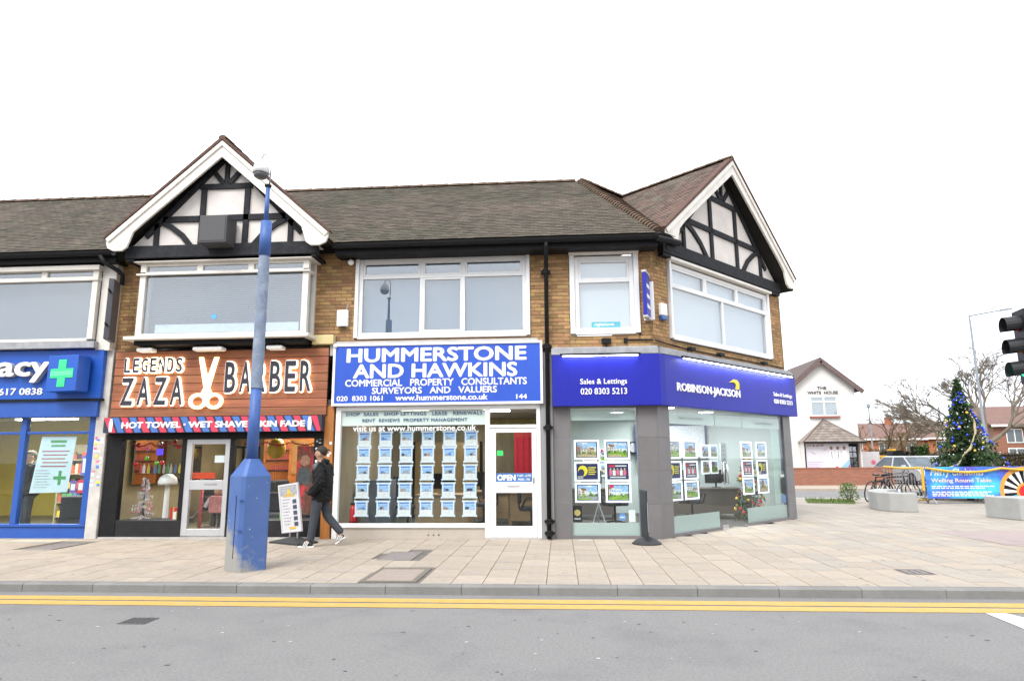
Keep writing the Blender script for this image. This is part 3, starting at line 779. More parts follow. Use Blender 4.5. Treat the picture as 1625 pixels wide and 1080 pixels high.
# ================================================================== shared bits for shop windows
pm = {k: mat('print_'+k, c, .5, .10 if k in ('paper', 'navy', 'yellow', 'red') else .55, 28) for k, c in dict(sky=(.30, .50, .80), cloud=(.66, .70, .74), grass=(.24, .42, .05), wallw=(.66, .62, .56), wallb=(.42, .24, .15),
      roof=(.25, .13, .09), dark=(.05, .06, .10), navy=(.025, .03, .11), yellow=(.75, .66, .04), red=(.62, .03, .06), pink=(.68, .15, .25), tree=(.07, .15, .04), blue=(.10, .23, .60), grey=(.33, .35, .38), tan=(.50, .40, .26), paper=(.72, .75, .78)).items()}
PK = list(pm.keys()); PL = [pm[k] for k in PK]
def picture(x0, z0, x1, z1, y, parent, seed, kind='house', name='picture', tf=None):
    r = random.Random(seed); q = MB(); w_, h_ = x1 - x0, z1 - z0
    lay = [0]
    def rect(k, a, b, c, d):
        lay[0] += 1; yy = y - .00025*lay[0]; q.slot(PK.index(k))
        q.quad((x0+a*w_, yy, z0+b*h_), (x0+c*w_, yy, z0+b*h_), (x0+c*w_, yy, z0+d*h_), (x0+a*w_, yy, z0+d*h_))
    def pol(k, pts):
        lay[0] += 1; yy = y - .00025*lay[0]; q.slot(PK.index(k))
        q.poly([(x0+a*w_, yy, z0+b*h_) for a, b in pts])
    if kind == 'house':
        C = lambda v: max(0, min(1, v))
        hz = r.uniform(.26, .46); rect('sky', 0, 0, 1, 1); rect('cloud', 0, hz, 1, hz + .22)
        for i in range(4): a = r.uniform(-.1, .8); b = r.uniform(.62, .95); pol('cloud', [(C(a), b), (C(a+.3), b-.02), (C(a+.36), b+.05), (C(a+.2), b+.09 if b < .9 else 1), (C(a+.06), b+.07 if b < .92 else 1)])
        gm = r.choice(('grass', 'grass', 'grey', 'tan')); rect(gm, 0, 0, 1, hz); rect(r.choice(('tan', 'grey', 'grass')), 0, 0, r.uniform(.3, .9), r.uniform(.06, .16))
        for i in range(12):
            a = r.uniform(-.1, 1); h_ = r.uniform(.08, .26); w2 = r.uniform(.06, .14)
            pol(r.choice(('tree', 'tree', 'grass', 'dark')), [(C(a), hz), (C(a+w2), hz), (C(a+w2*1.05), hz+h_*.6), (C(a+w2*.6), hz+h_), (C(a+w2*.2), hz+h_*.8)])
        x = r.uniform(-.15, .25)
        for b_ in range(r.choice((1, 2, 2, 3))):
            w2 = r.uniform(.28, .5); h_ = r.uniform(.22, .34); wl = r.choice(('wallw', 'wallb', 'wallw', 'tan', 'paper')); z_ = hz - .05
            rect(wl, C(x), z_, C(x+w2), z_+h_)
            if r.random() < .6: pol(r.choice(('roof', 'grey', 'dark')), [(C(x-.03), z_+h_), (C(x+w2+.03), z_+h_), (C(x+w2*.82), z_+h_+.15), (C(x+w2*.18), z_+h_+.15)])
            else: pol(wl, [(C(x), z_+h_), (C(x+w2*.5), z_+h_), (C(x+w2*.25), z_+h_+.16)]); pol('roof', [(C(x+w2*.25), z_+h_+.17), (C(x+w2*.5), z_+h_), (C(x+w2), z_+h_), (C(x+w2*.9), z_+h_+.15)])
            nw = r.choice((2, 3, 4))
            for fl in (.10, .60):
                for k in range(nw):
                    c = x + w2*(.10 + .82*k/nw)
                    if C(c+.05) > C(c): rect(r.choice(('dark', 'grey', 'dark')), C(c), z_+h_*fl, C(c+w2*.42/nw), z_+h_*(fl+.26))
            x += w2 + r.uniform(-.04, .04)
            if x > .85: break
        for i in range(6): a = r.uniform(-.05, .95); w2 = r.uniform(.05, .16); pol(r.choice(('tree', 'grass', 'tree')), [(C(a), hz-.10), (C(a+w2), hz-.10), (C(a+w2*.9), hz+.0), (C(a+w2*.4), hz+.05), (C(a+.01), hz+.01)])
        if r.random() < .3: pol('red', [(.08+.11*math.cos(t*.7854)+.08, .80+.14*math.sin(t*.7854)) for t in range(8)])
    elif kind == 'advert':
        rect('navy', 0, 0, 1, 1); pol('yellow', [(.28+.25*math.cos(t*.52), .55+.38*math.sin(t*.52)) for t in range(12)])
        pol('navy', [(.2+.16*math.cos(t*.52), .42+.26*math.sin(t*.52)) for t in range(12)]); 
        for i in range(4): rect('yellow', .56, .74-.15*i, .95-.06*(i % 2), .81-.15*i)
        rect('grey', 0, 0, .3, .2)
    elif kind == 'team':
        rect('navy', 0, 0, 1, 1); rect('red', .05, .80, .35, .94); rect('paper', .38, .84, .95, .92)
        for i in range(5):
            a = .06 + .18*i; rect('pink' if i % 2 == 0 else 'paper', a, .22, a+.15, .58); pol('tan', [(a+.075+.05*math.cos(t*1.05), .66+.09*math.sin(t*1.05)) for t in range(6)])
            rect('dark', a+.02, .05, a+.13, .22)
        rect('paper', .1, .06, .9, .14)
    elif kind == 'card':
        rect('paper', 0, 0, 1, 1); rect('blue', .04, .84, .96, .97); rect('sky', .04, .42, .96, .82)
        for i in range(3):
            a = r.uniform(.05, .6); rect(r.choice(('grey', 'wallb', 'dark', 'blue', 'grey')), a, .44, a + r.uniform(.2, .34), .5 + r.uniform(.05, .18))
        rect('grey', .04, .42, .96, .46)
        for i in range(3): rect('cloud', .12, .12 + .09*i, .88 - r.uniform(0, .3), .15 + .09*i)
    return q.build(name, PL, parent, tf)
ledw = emit('light_pocket', (.80, .90, 1.0), .38, (.75, .8, .85))
acry = emit('light_card', (.60, .80, 1.0), .10, (.52, .60, .68))
def panel(tf, x0, z0, x1, z1, y, seed, kind, label, group):
    t = thing('property_display', label, 'property display', tf[0] if tf else (0, 0, 0), tf[1] if tf else 0, group)
    f_ = .035; q = MB()
    q.box(x0, y, z0, x0+f_, y+.02, z1); q.box(x1-f_, y, z0, x1, y+.02, z1); q.box(x0+f_, y, z0, x1-f_, y+.02, z0+f_); q.box(x0+f_, y, z1-f_, x1-f_, y+.02, z1)
    q.build('frame', ledw, t)
    MB().box(x0+f_, y+.013, z0+f_, x1-f_, y+.019, z1-f_).build('backing', pm['navy'], t)
    picture(x0+f_+.02, z0+f_+.015, x1-f_-.02, z1-f_-.015, y+.011, t, seed, kind)
    for x in (x0+.06, x1-.06): MB().tube([(x, y+.01, z1), (x, y+.01, z1+.05)], .002, 4).build('cable', steel, t)
    return t
def lamp_disc(name, x, y, z, r, power, label, group, col=(1, .95, .86), square=None):
    t = thing(name, label, 'ceiling light', (x, y, z), 0, group)
    em = emit('lit_diffuser_%d' % int(col[2]*100), col, 5.0)
    if square:
        a, b = square; MB().box(-a, -b, -.03, a, b, -.002).build('diffuser', em, t); MB().box(-a-.02, -b-.02, -.002, a+.02, b+.02, .02).build('housing', white, t)
    else:
        MB().lathe([(r, -.012), (r, -.002)], 0, 0, 20).build('diffuser', em, t)
        MB().lathe([(r+.02, -.008), (r+.025, .012)], 0, 0, 20).build('housing', white, t)
    ld = bpy.data.lights.new('lamp', 'AREA'); ld.energy = power; ld.color = col; ld.shape = 'RECTANGLE'
    ld.size = 2*(square[0] if square else r); ld.size_y = 2*(square[1] if square else r)
    lo = bpy.data.objects.new('lamp', ld); COL.objects.link(lo); lo.parent = t; lo.location = (0, 0, -.05)
    return t
def room(name, poly, z1, fm, wm, cm, skip=(0,)):
    """poly: anticlockwise floor outline, edge 0 is the shop window"""
    f = struct(MB().slab(poly, -.10, -.004).build(name + '_floor', fm))
    q = MB(); n = len(poly)
    for i in range(n):
        if i in skip: continue
        a, b = Vector((*poly[i], 0)), Vector((*poly[(i+1) % n], 0)); d = (b - a).normalized(); nn = Vector((d.y, -d.x, 0))*.08
        q.add([a, b, b+nn, a+nn, a+Vector((0,0,z1)), b+Vector((0,0,z1)), b+nn+Vector((0,0,z1)), a+nn+Vector((0,0,z1))], [(0,3,2,1),(4,5,6,7),(0,1,5,4),(1,2,6,5),(2,3,7,6),(3,0,4,7)])
    struct(q.build(name + '_walls', wm))
    struct(MB().slab(poly, z1, z1 + .06).build(name + '_ceiling', cm))
cream = mat('cream_wall', (.50, .46, .38), .8, .06, 1)
whitew = mat('white_wall', (.66, .68, .68), .8, .04, 1)
ceilm = mat('ceiling_tile', (.58, .58, .56), .85, .04, 2)
oak = mat('pale_wood', (.42, .29, .16), .55, .15, 3, stretch=(1, 6, 6))
darkgrey = mat('dark_grey_fabric', (.03, .033, .04), .85, .2, 20)
def desk(x0, y0, x1, y1, h, label, m=oak, panelm=None):
    t = thing('desk', label, 'desk', ((x0+x1)/2, (y0+y1)/2, 0)); hx, hy = (x1-x0)/2, (y1-y0)/2
    MB().box(-hx, -hy, h-.03, hx, hy, h).build('desktop', m, t, bevel=.005)
    MB().box(-hx+.03, -hy+.06, .12, hx-.03, -hy+.08, h-.03).build('modesty_panel', panelm or m, t)
    for sx in (-1, 1): MB().box(sx*(hx-.02)-.015, -hy+.085, 0, sx*(hx-.02)+.015, hy-.02, h-.03).build('end_panel', m, t)
    return t
def monitor(x, y, z, label, rz=0.0):
    t = thing('monitor', label, 'monitor', (x, y, z), rz)
    MB().box(-.26, -.015, .10, .26, .015, .43).build('screen', black, t, bevel=.006)
    MB().box(-.24, -.0165, .12, .24, -.0155, .41).build('panel', mat('screen_dark', (.02, .025, .035), .25), t)
    MB().box(-.025, .016, .01, .025, .04, .25).build('neck', black, t)
    MB().box(-.11, -.05, 0, .11, .10, .012).build('base', black, t)
    return t
def chair(x, y, rz, label, m=darkgrey, tall=.55):
    t = thing('office_chair', label, 'chair', (x, y, 0), rz)
    MB().box(-.24, -.24, .42, .24, .24, .50).build('seat', m, t, bevel=.03)
    MB().prism([(-.20, .56), (.20, .56), (.23, .8), (.20, .56+tall), (-.20, .56+tall), (-.23, .8)], .22, .28).build('backrest', m, t, bevel=.02)
    MB().bar((0, .25, .44), (0, .27, .62), .06, .03).build('back_stem', black, t)
    MB().tube([(0, 0, .08), (0, 0, .42)], .025, 8).build('gas_lift', black, t)
    for k in range(5):
        a = k*2*math.pi/5; MB().bar((0, 0, .09), (.26*math.cos(a), .26*math.sin(a), .05), .035, .03).build('foot', black, t)
    for sx in (-1, 1): MB().tube([(sx*.24, -.1, .46), (sx*.29, -.12, .66), (sx*.29, .12, .66), (sx*.24, .2, .48)], .015, 6).build('armrest', black, t)
    return t
def xmas(x, y, z, h, r, m, label, decos, seed, n=260, trunkm=None, leaf=.06):
    """small artificial tree: stem, tiers of flat needle sprays, baubles"""
    rr = random.Random(seed)
    t = thing('christmas_tree', label, 'christmas tree', (x, y, z))
    MB().tube([(0, 0, 0), (0, 0, h*.98)], [.03*h, .004], 7).build('trunk', trunkm or mat('bark', (.08, .055, .035), .9, .3, 12), t)
    q = MB()
    for i in range(n):
        u = (i + rr.random())/n; zz = h*(.08 + .9*u); R_ = (r*(1 - u)**(1.15 if h > 2 else .85)*(.82 + .18*math.sin(u*60)) + .02)*rr.uniform(.62, 1.12)
        R_ = min(R_, 1.72)
        if rr.random() < u*.35: continue
        a = rr.uniform(0, 6.283); 
        p0 = Vector((0, 0, zz)); p1 = Vector((R_*math.cos(a), R_*math.sin(a), zz - .18*R_ + rr.uniform(-.03, .03)*h))
        d = (p1 - p0); L_ = d.length
        if L_ < .02: continue
        d.normalize(); s_ = d.cross(Vector((0, 0, 1))).normalized()
        k = max(3, int(L_/leaf*1.1))
        for j in range(k):
            c = p0 + d*L_*((j + .6)/k)
            for sg in range(4):
                s2 = s_.copy(); s2.rotate(Matrix.Rotation(sg*1.57 + rr.uniform(-.6, .6), 3, d))
                e = c + d*leaf*.8 + s2*leaf*(.6 + .4*rr.random()) - Vector((0, 0, .25*leaf))
                wv = (d*.30 - s2*.12)*leaf
                q.add([c - wv*.5, c + wv, e], [(0, 1, 2)])
    q.build('needles', m, t)
    for j, (cm, cnt, br) in enumerate(decos):
        for i in range(cnt):
            u = rr.uniform(.05, .9) if h < 2 else rr.uniform(.20, .93); a = rr.uniform(-3.3, .2) if h > 2 else rr.uniform(0, 6.283)
            R_ = r*(1 - u)**(1.15 if h > 2 else .85)*.92
            MB().ball((R_*math.cos(a), R_*math.sin(a), h*(.06 + .9*u)), br*rr.uniform(.8, 1.2), 8, 6).build('bauble', cm, t, smooth=True)
    return t

# ================================================================== pharmacy
phblue = mat('pharmacy_blue', (.013, .085, .42), .4, .08, 2)
phdark = mat('pharmacy_frame_blue', (.022, .085, .36), .4, .10, 4)
sgnw = mat('sign_white', (.78, .78, .78), .45, .03, 5)
sgng = mat('letter_side_grey', (.42, .42, .44), .5)
ps = thing('shop_sign', 'bright blue pharmacy fascia sign with raised white lettering', 'sign', (0, 12.55, 2.3))
def PS(o): return shift(o, (0, 12.55, 2.3))
PS(MB().box(-18, 12.55, 2.72, -9.20, 12.70, 3.72).build('board', phblue, ps, bevel=.01))
PS(MB().box(-18, 12.57, 2.36, -9.24, 12.70, 2.70).build('lower_board', phdark, ps, bevel=.01))
PS(MB().box(-18, 12.53, 2.68, -9.16, 12.70, 2.72).build('trim', black, ps))
PS(txt('Pharmacy', -13.5, 3.05, -10.26, 3.60, 12.55, sgng, parent=ps, depth=.09, bold=.03))
PS(txt('Pharmacy', -13.5, 3.05, -10.26, 3.60, 12.455, sgnw, parent=ps, depth=.012, bold=.028))
PS(txt('617 0838', -11.36, 2.81, -10.42, 2.95, 12.549, sgnw, parent=ps, depth=.012, bold=.022))
cx = thing('pharmacy_cross_sign', 'projecting blue box sign with a green pharmacy cross', 'sign', (-9.76, 12.54, 3.2), R(-9))
MB().box(-.36, -.30, -.36, .36, .0, .36).build('box', phblue, cx, bevel=.012)
gcr = emit('green_cross', (.02, .5, .16), .35, (.02, .42, .14))
MB().box(-.09, -.312, -.27, .09, -.302, .27).box(-.27, -.312, -.09, -.0905, -.302, .09).box(.0905, -.312, -.09, .27, -.302, .09).build('cross', gcr, cx)
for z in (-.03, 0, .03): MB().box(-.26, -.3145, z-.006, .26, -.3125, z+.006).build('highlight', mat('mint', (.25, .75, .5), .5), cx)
pf = thing('pharmacy_shop', 'blue framed pharmacy shop front with poster window', 'shop front', (0, D, 0))
def PF(o): return shift(o, (0, D, 0))
PF(MB().box(-18, D - .04, -.02, -9.33, D + .06, .22).box(-18, D - .07, .22, -9.33, D + .08, .27).build('stall_riser', phdark, pf, bevel=.006))
q = MB()
for x0, x1 in ((-9.46, -9.33), (-10.92, -10.80), (-12.4, -12.28)): q.box(x0, D - .05, .272, x1, D + .06, 2.36)
q.box(-12.28, D - .03, 2.03, -10.92, D + .05, 2.08); q.box(-10.80, D - .03, 2.03, -9.46, D + .05, 2.08)
PF(q.build('frame', phdark, pf, bevel=.006))
for x0, x1 in ((-12.28, -10.92), (-10.80, -9.46)):
    PF(MB().box(x0, D, .272, x1, D + .008, 2.03).build('pane', G_low, pf)); PF(MB().box(x0, D, 2.08, x1, D + .008, 2.355).build('pane', G_low, pf))
room('pharmacy', [(-16, D + .1), (-9.3, D + .1), (-9.3, 18), (-16, 18)], 2.6, mat('vinyl_floor', (.25, .24, .2), .6), mat('yellow_wall', (.70, .58, .12), .8, .1, 1.5), ceilm)
lamp_disc('strip_light', -11.75, 13.9, 2.42, .1, 42, 'left lit strip light on the pharmacy ceiling', 'pharmacy strip lights', (1, .97, .8), (.30, .07))
lamp_disc('strip_light', -11.0, 13.9, 2.42, .1, 42, 'right lit strip light on the pharmacy ceiling', 'pharmacy strip lights', (1, .97, .8), (.32, .07))
shelfm = mat('shop_shelf', (.35, .32, .24), .6)
prod = [mat('box_%d' % i, c, .5) for i, c in enumerate(((.55, .5, .4), (.1, .18, .4), (.5, .1, .08), (.12, .3, .16), (.6, .45, .05), (.05, .05, .06)))]
def shelf_unit(x0, x1, y, label, rows=5, h=1.9, seed=1, facing=0):
    t = thing('shelf_unit', label, 'shelves', ((x0+x1)/2, y, 0)); hw = (x1-x0)/2; rr = random.Random(seed)
    MB().box(-hw, .30, 0, hw, .34, h).box(-hw, 0, 0, -hw+.03, .30, h).box(hw-.03, 0, 0, hw, .30, h).build('carcass', shelfm, t)
    for r_ in range(rows):
        z = .15 + r_*(h-.2)/rows
        MB().box(-hw+.032, 0, z, hw-.032, .298, z+.02).build('shelf', shelfm, t)
        q = MB(); x = -hw + .05
        while x < hw - .2:
            w_ = rr.uniform(.06, .14); q.slot(rr.randrange(6)).box(x, .04, z+.021, x+w_, .2, z+.02+rr.uniform(.12, .24)); x += w_ + .012
        tag(q.build('goods', prod, t), None, kind='stuff')
    return t
shelf_unit(-12.3, -10.9, 15.6, 'stocked shelves at the left of the pharmacy interior', seed=3)
shelf_unit(-10.7, -9.5, 15.2, 'stocked shelves at the right of the pharmacy interior', seed=4, h=1.6)
tag(MB().box(-10.6, 13.6, 0, -9.7, 14.2, .75).build('counter', darkgrey, bevel=.02), 'dark low counter behind the pharmacy window', 'counter')
po = tag(MB().prism([(-10.66, .86), (-9.86, .88), (-9.78, 1.98), (-10.52, 1.98)], D + .05, D + .056).build('poster', mat('poster_pale_blue', (.50, .66, .74), .5, .08, 2)), 'pale blue poster with green cross in the pharmacy window', 'poster')
prg = mat('print_green', (.06, .30, .10), .6); prr = mat('print_maroon', (.35, .10, .10), .6); prk = mat('print_grey', (.25, .28, .32), .6)
q = MB()
q.slot(0).box(-10.32, D+.045, 1.86, -9.98, D+.049, 1.91).box(-10.30, D+.045, 1.78, -10.0, D+.049, 1.815)
q.slot(1)
for i in range(5): q.box(-10.48 + .03*(i % 2), D+.045, 1.68 - .075*i, -9.90 - .04*(i % 3), D+.049, 1.70 - .075*i)
q.slot(2)
for i in range(7): q.box(-10.58, D+.045, 1.30 - .055*i, -10.30 + .05*(i % 2), D+.049, 1.312 - .055*i)
q.slot(0).box(-10.08, D+.045, 1.02, -10.02, D+.049, 1.30).box(-10.18, D+.045, 1.13, -10.0805, D+.049, 1.19).box(-10.0195, D+.045, 1.13, -9.92, D+.049, 1.19)
q.build('print', [prg, prr, prk], po)
for i, (x0, z0, x1, z1, c, n_) in enumerate(((-9.80, .86, -9.66, 1.10, (.16, .12, .38), 'small purple notice low in the pharmacy window'), (-9.64, .86, -9.50, 1.12, (.62, .05, .09), 'small red and white notice low in the pharmacy window'), (-9.60, 1.20, -9.47, 1.60, (.14, .16, .50), 'small blue notice at the right edge of the pharmacy window'))):
    o = tag(MB().box(x0, D+.03, z0, x1, D+.034, z1).build('window_notice', mat('notice_%d' % i, c, .5)), n_, 'notice')
    MB().box(x0+.025, D+.027, z0+.06, x1-.025, D+.0295, z1-.06).build('print', pm['paper'], o)
# pilaster with stickers between pharmacy and barber
pil = tag(MB().box(-9.30, D - .10, -.02, -9.06, D + .1, 3.72).build('pilaster', mat('dirty_white_paint', (.48, .46, .43), .7, .3, 3, .15, 30), bevel=.01), 'grubby off-white pilaster between the pharmacy and the barber', 'pilaster')
rr = random.Random(9); stk = [pm[k] for k in ('paper', 'paper', 'cloud', 'yellow', 'blue', 'pink')]
for i in range(26):
    x = rr.choice((-9.24, -9.20, -9.16, -9.11)); z = rr.uniform(.85, 1.95); s_ = rr.uniform(.03, .05)
    MB().box(x - s_, D - .1045 - .0004*i*.1, z, x + s_*.6, D - .101, z + rr.uniform(.03, .06)).build('sticker', stk[i % 6], pil)

# ================================================================== barber
bs = thing('shop_sign', 'wooden plank barber sign board above the red and blue striped band', 'sign', (0, 12.62, 2.34))
def BS(o): return shift(o, (0, 12.62, 2.34))
plankm = mat('cedar_plank', (.29, .108, .05), .55, .30, 2.6, .2, 30, rnd=.14, stretch=(.5, 1, 7), col2=(.15, .045, .02), c2scale=2.2, c2lo=.55, c2hi=.75)
BS(MB().box(-8.99, 12.65, 2.34, -4.56, 12.70, 3.68).build('backing', black, bs))
for i in range(8):
    z = 2.345 + i*.1665
    BS(MB().box(-8.99, 12.62 + random.uniform(-.003, .003), z, -4.56, 12.648, z + .158).build('plank', plankm, bs, bevel=.006))
lface = mat('letter_face', (.035, .036, .05), .35)
lrim = emit('lit_letter_rim', (1.0, .86, .60), 1.5, (.9, .85, .75))
lrimw = mat('letter_rim_white', (.75, .72, .70), .5)
def letters(word, x0, z0, x1, z1, space, bold):
    n = len(word); wch = (x1 - x0)/n
    for i, c in enumerate(word):
        a = x0 + i*wch + wch*.10; b = x0 + (i+1)*wch - wch*.16
        l = BS(txt(c, a - .016, z0 - .016, b + .016, z1 + .016, 12.61, lrim, 'letter', bs, .045, bold + .05))
        txt(c, a - .006, z0 - .006, b + .006, z1 + .006, 12.563, lrimw, 'rim', l, .012, bold + .03)
        txt(c, a + .008, z0 + .008, b - .008, z1 - .008, 12.550, lface, 'face', l, .008, bold)
letters('LEGENDS', -8.76, 3.23, -7.50, 3.52, 1, .0)
letters('ZAZA', -8.80, 2.57, -7.42, 3.13, 1, .01)
letters('BARBER', -6.66, 2.80, -4.82, 3.42, 1, .01)
# scissors
sci = emit('lit_scissors', (1.0, .80, .42), 1.15, (.9, .75, .45))
q = MB()
for sx in (-1, 1):
    cxx = -7.0
    q.prism([(cxx + sx*.20, 3.52), (cxx + sx*.11, 3.52), (cxx - sx*.06, 2.92), (cxx - sx*.13, 2.78), (cxx - sx*.03, 2.74), (cxx + sx*.05, 2.88)][::(1 if sx < 0 else -1)], 12.575 + .01*sx, 12.60 + .01*sx)
    pts = [(cxx + sx*.17 + .15*math.cos(2*math.pi*k/16), 2.64 + .13*math.sin(2*math.pi*k/16)) for k in range(17)]
    for k in range(16): q.bar((pts[k][0], 12.585, pts[k][1]), (pts[k+1][0], 12.585, pts[k+1][1]), .055, .055, up=(0, 1, 0))
BS(q.build('scissors', sci, bs))
band = thing('striped_band', 'red and blue striped band with white HOT TOWEL lettering', 'sign', (0, 12.50, 2.02))
def BD(o): return shift(o, (0, 12.50, 2.02))
BD(MB().box(-9.02, 12.50, 2.03, -4.60, 12.70, 2.33).build('board', mat('band_black', (.03, .035, .06), .5), band))
q = MB(); sr, sb = mat('stripe_red', (.55, .045, .09), .5), mat('stripe_blue', (.06, .15, .45), .5)
x = -9.02; i = 0
while x < -4.75:
    q.slot(i % 2); a = max(x, -9.02); q.prism([(a + .14, 2.032), (min(a + .27, -4.605), 2.032), (min(a + .13, -4.605), 2.328), (a, 2.328)], 12.494, 12.499); x += .175; i += 1
BD(q.build('stripes', [sr, sb], band))
for w_, a, b in (('HOT TOWEL', -8.64, -7.42), ('WET SHAVE', -7.27, -6.07), ('SKIN FADE', -5.92, -4.92)):
    BD(txt(w_, a, 2.115, b, 2.24, 12.493, sgnw, parent=band, depth=.006, bold=.045))
for x in (-7.345, -5.995): BD(MB().disc(x, 12.487, 2.18, .022, 10).build('dot', sgnw, band))
for x in (-8.86, -4.83): BD(MB().prism([(x - .03, 2.05), (x + .03, 2.05), (x + .04, 2.2), (x + .02, 2.31), (x - .02, 2.31), (x - .04, 2.2)], 12.486, 12.493).build('barber_pole', sgnw, band))
bf = thing('barber_shop', 'black framed barber shop front with silver door', 'shop front', (0, D, 0))
def BF(o): return shift(o, (0, D, 0))
q = MB()
q.box(-9.04, D - .06, 0, -8.72, D + .08, 2.03); q.box(-4.80, D - .06, 0, -4.60, D + .08, 2.03)
q.box(-8.72, D - .06, 1.90, -4.80, D + .08, 2.03); q.box(-7.48, D - .05, 0.34, -7.40, D + .08, 1.90); q.box(-6.50, D - .05, .34, -6.42, D + .08, 1.90)
BF(q.build('frame', black, bf, bevel=.006))
BF(MB().box(-8.72, D - .05, 0, -7.40, D + .08, .34).build('stall_riser', mat('black_tile', (.015, .015, .017), .4, .3, 6), bf, bevel=.006)); BF(MB().box(-6.50, D - .05, 0, -4.80, D + .08, .34).build('stall_riser', MATS['black_tile'], bf, bevel=.006))
BF(MB().box(-8.72, D, .34, -7.48, D + .008, 1.90).build('pane', G_low, bf)); BF(MB().box(-6.42, D, .34, -4.80, D + .008, 1.90).build('pane', G_low, bf))
alu = mat('aluminium', (.50, .51, .53), .4, .06, 5, metal=.4)
q = MB(); q.box(-7.40, D - .03, .04, -7.28, D + .05, 1.90); q.box(-6.60, D - .03, .04, -6.50, D + .05, 1.90); q.box(-7.28, D - .03, .04, -6.60, D + .05, .18); q.box(-7.28, D - .03, 1.80, -6.60, D + .05, 1.90); q.box(-7.28, D - .03, .92, -6.60, D + .05, 1.10)
dr = BF(q.build('door', alu, bf, bevel=.006))
MB().box(-7.28, D, .18, -6.60, D + .008, .92).build('pane', G_low, dr); MB().box(-7.28, D, 1.10, -6.60, D + .008, 1.80).build('pane', G_low, dr)
MB().box(-6.98, D - .036, 1.01, -6.72, D - .031, 1.04).build('letter_slot', mat('slot_grey', (.3, .3, .31), .4), dr)
BF(MB().box(-9.0, D - .14, -.01, -4.6, D - .06, .03).build('threshold', stonem, bf))
o = BF(MB().box(-4.598, D - .08, 0, -4.42, D + .08, 2.52).build('timber_pilaster', mat('orange_timber', (.36, .14, .035), .5, .25, 3, .1, 30, stretch=(6, 1, 1)), bf))
rr = random.Random(5)
for i in range(22):
    x = rr.choice((-4.74, -4.68, -4.56, -4.50, -4.46)); z = rr.uniform(1.15, 1.86); yy = D - .0605 if x < -4.6 else D - .0805
    BF(MB().box(x - .022, yy - .004, z, x + .022, yy, z + rr.uniform(.03, .07)).build('sticker', pm['paper'], bf))
room('barber', [(-9.0, D + .1), (-4.5, D + .1), (-4.5, 18.2), (-9.0, 18.2)], 2.6, mat('beige_floor', (.22, .20, .14), .5, .06, 2), mat('barber_wall', (.27, .22, .12), .75, .35, 1.2), ceilm)
for i, (x, y) in enumerate(((-8.1, 14.3), (-5.6, 14.3), (-6.9, 16.4))):
    lamp_disc('ceiling_light', x, y, 2.55, .1, (16, 26, 16)[i], ['left lit ceiling panel inside the barber', 'right lit ceiling panel inside the barber', 'rear lit ceiling panel inside the barber'][i], 'barber ceiling lights', (1, .93, .82), (.3, .3))
orange = mat('orange_wood', (.50, .16, .04), .45, .3, 4, stretch=(5, 1, 1)); browncab = mat('dark_cabinet', (.07, .035, .025), .4)
t = thing('cabinet', 'tall orange-brown wooden cabinet at the right of the barber interior', 'cabinet', (-5.5, 15.4, 0))
MB().box(-.95, 0, 0, .95, .45, .95).build('lower_unit', browncab, t); MB().box(-.95, .08, .952, .95, .45, 2.3).build('upper_unit', orange, t)
for i in range(4): MB().box(-.88 + .46*i, .06, 1.15, -.50 + .46*i, .079, 1.95).build('mirror', mat('cabinet_glass', (.45, .22, .08), .2, .3, 3), t)
t = thing('cabinet', 'orange shelf cabinet seen through the barber door', 'cabinet', (-7.0, 16.4, 0))
MB().box(-.5, 0, 0, .5, .4, 2.0).build('carcass', orange, t)
for z in (1.2, 1.45, 1.7): MB().box(-.42, -.02, z, .42, -.001, z+.04).build('shelf', browncab, t); MB().box(-.3, -.012, z+.041, .2, -.002, z+.15).build('goods', prod[2], t)
def barber_chair(x, y, rz, label):
    t = thing('barber_chair', label, 'barber chair', (x, y, 0), rz)
    MB().lathe([(.28, 0), (.28, .03), (.08, .06), (.07, .40)], 0, 0, 14).build('base', steel, t, smooth=False)
    MB().box(-.28, -.28, .40, .28, .26, .55).build('seat', darkgrey, t, bevel=.04)
    MB().box(-.26, .22, .55, .26, .34, 1.05).build('backrest', darkgrey, t, bevel=.04)
    for sx in (-1, 1): MB().box(sx*.31 - .04, -.22, .60, sx*.31 + .04, .24, .70).build('armrest', darkgrey, t, bevel=.02)
    MB().box(-.2, -.55, .15, .2, -.45, .19).bar((0, -.28, .42), (0, -.5, .18), .06, .03).build('footrest', steel, t)
    return t
barber_chair(-5.95, 14.2, R(60), 'black barber chair behind the right barber window')
barber_chair(-7.75, 14.6, R(-60), 'black barber chair at the left of the barber interior')
t = thing('sofa', 'dark leather bench seat behind the right barber window', 'sofa', (-5.55, 13.5, 0))
MB().box(-.6, -.25, .12, .6, .3, .42).build('seat', darkgrey, t, bevel=.04); MB().box(-.6, .2, .42, .6, .36, .82).build('backrest', darkgrey, t, bevel=.05)
for sx in (-1, 1): MB().box(sx*.55 - .04, -.2, 0, sx*.55 + .04, .25, .12).build('leg', black, t)
t = thing('washer_stand', 'white domed hood dryer on a pale stand in the left barber window', 'hair dryer', (-8.08, 13.3, 0))
MB().tube([(0, 0, .02), (0, 0, 1.0)], [.06, .045], 10).build('stem', sgnw, t); MB().lathe([(.18, 1.0), (.19, 1.05), (.16, 1.14), (.09, 1.2), (.01, 1.22)], 0, 0, 16).build('hood', sgnw, t, smooth=True); MB().lathe([(.22, 0), (.22, .03), (.06, .05)], 0, 0, 14).build('foot', steel, t)
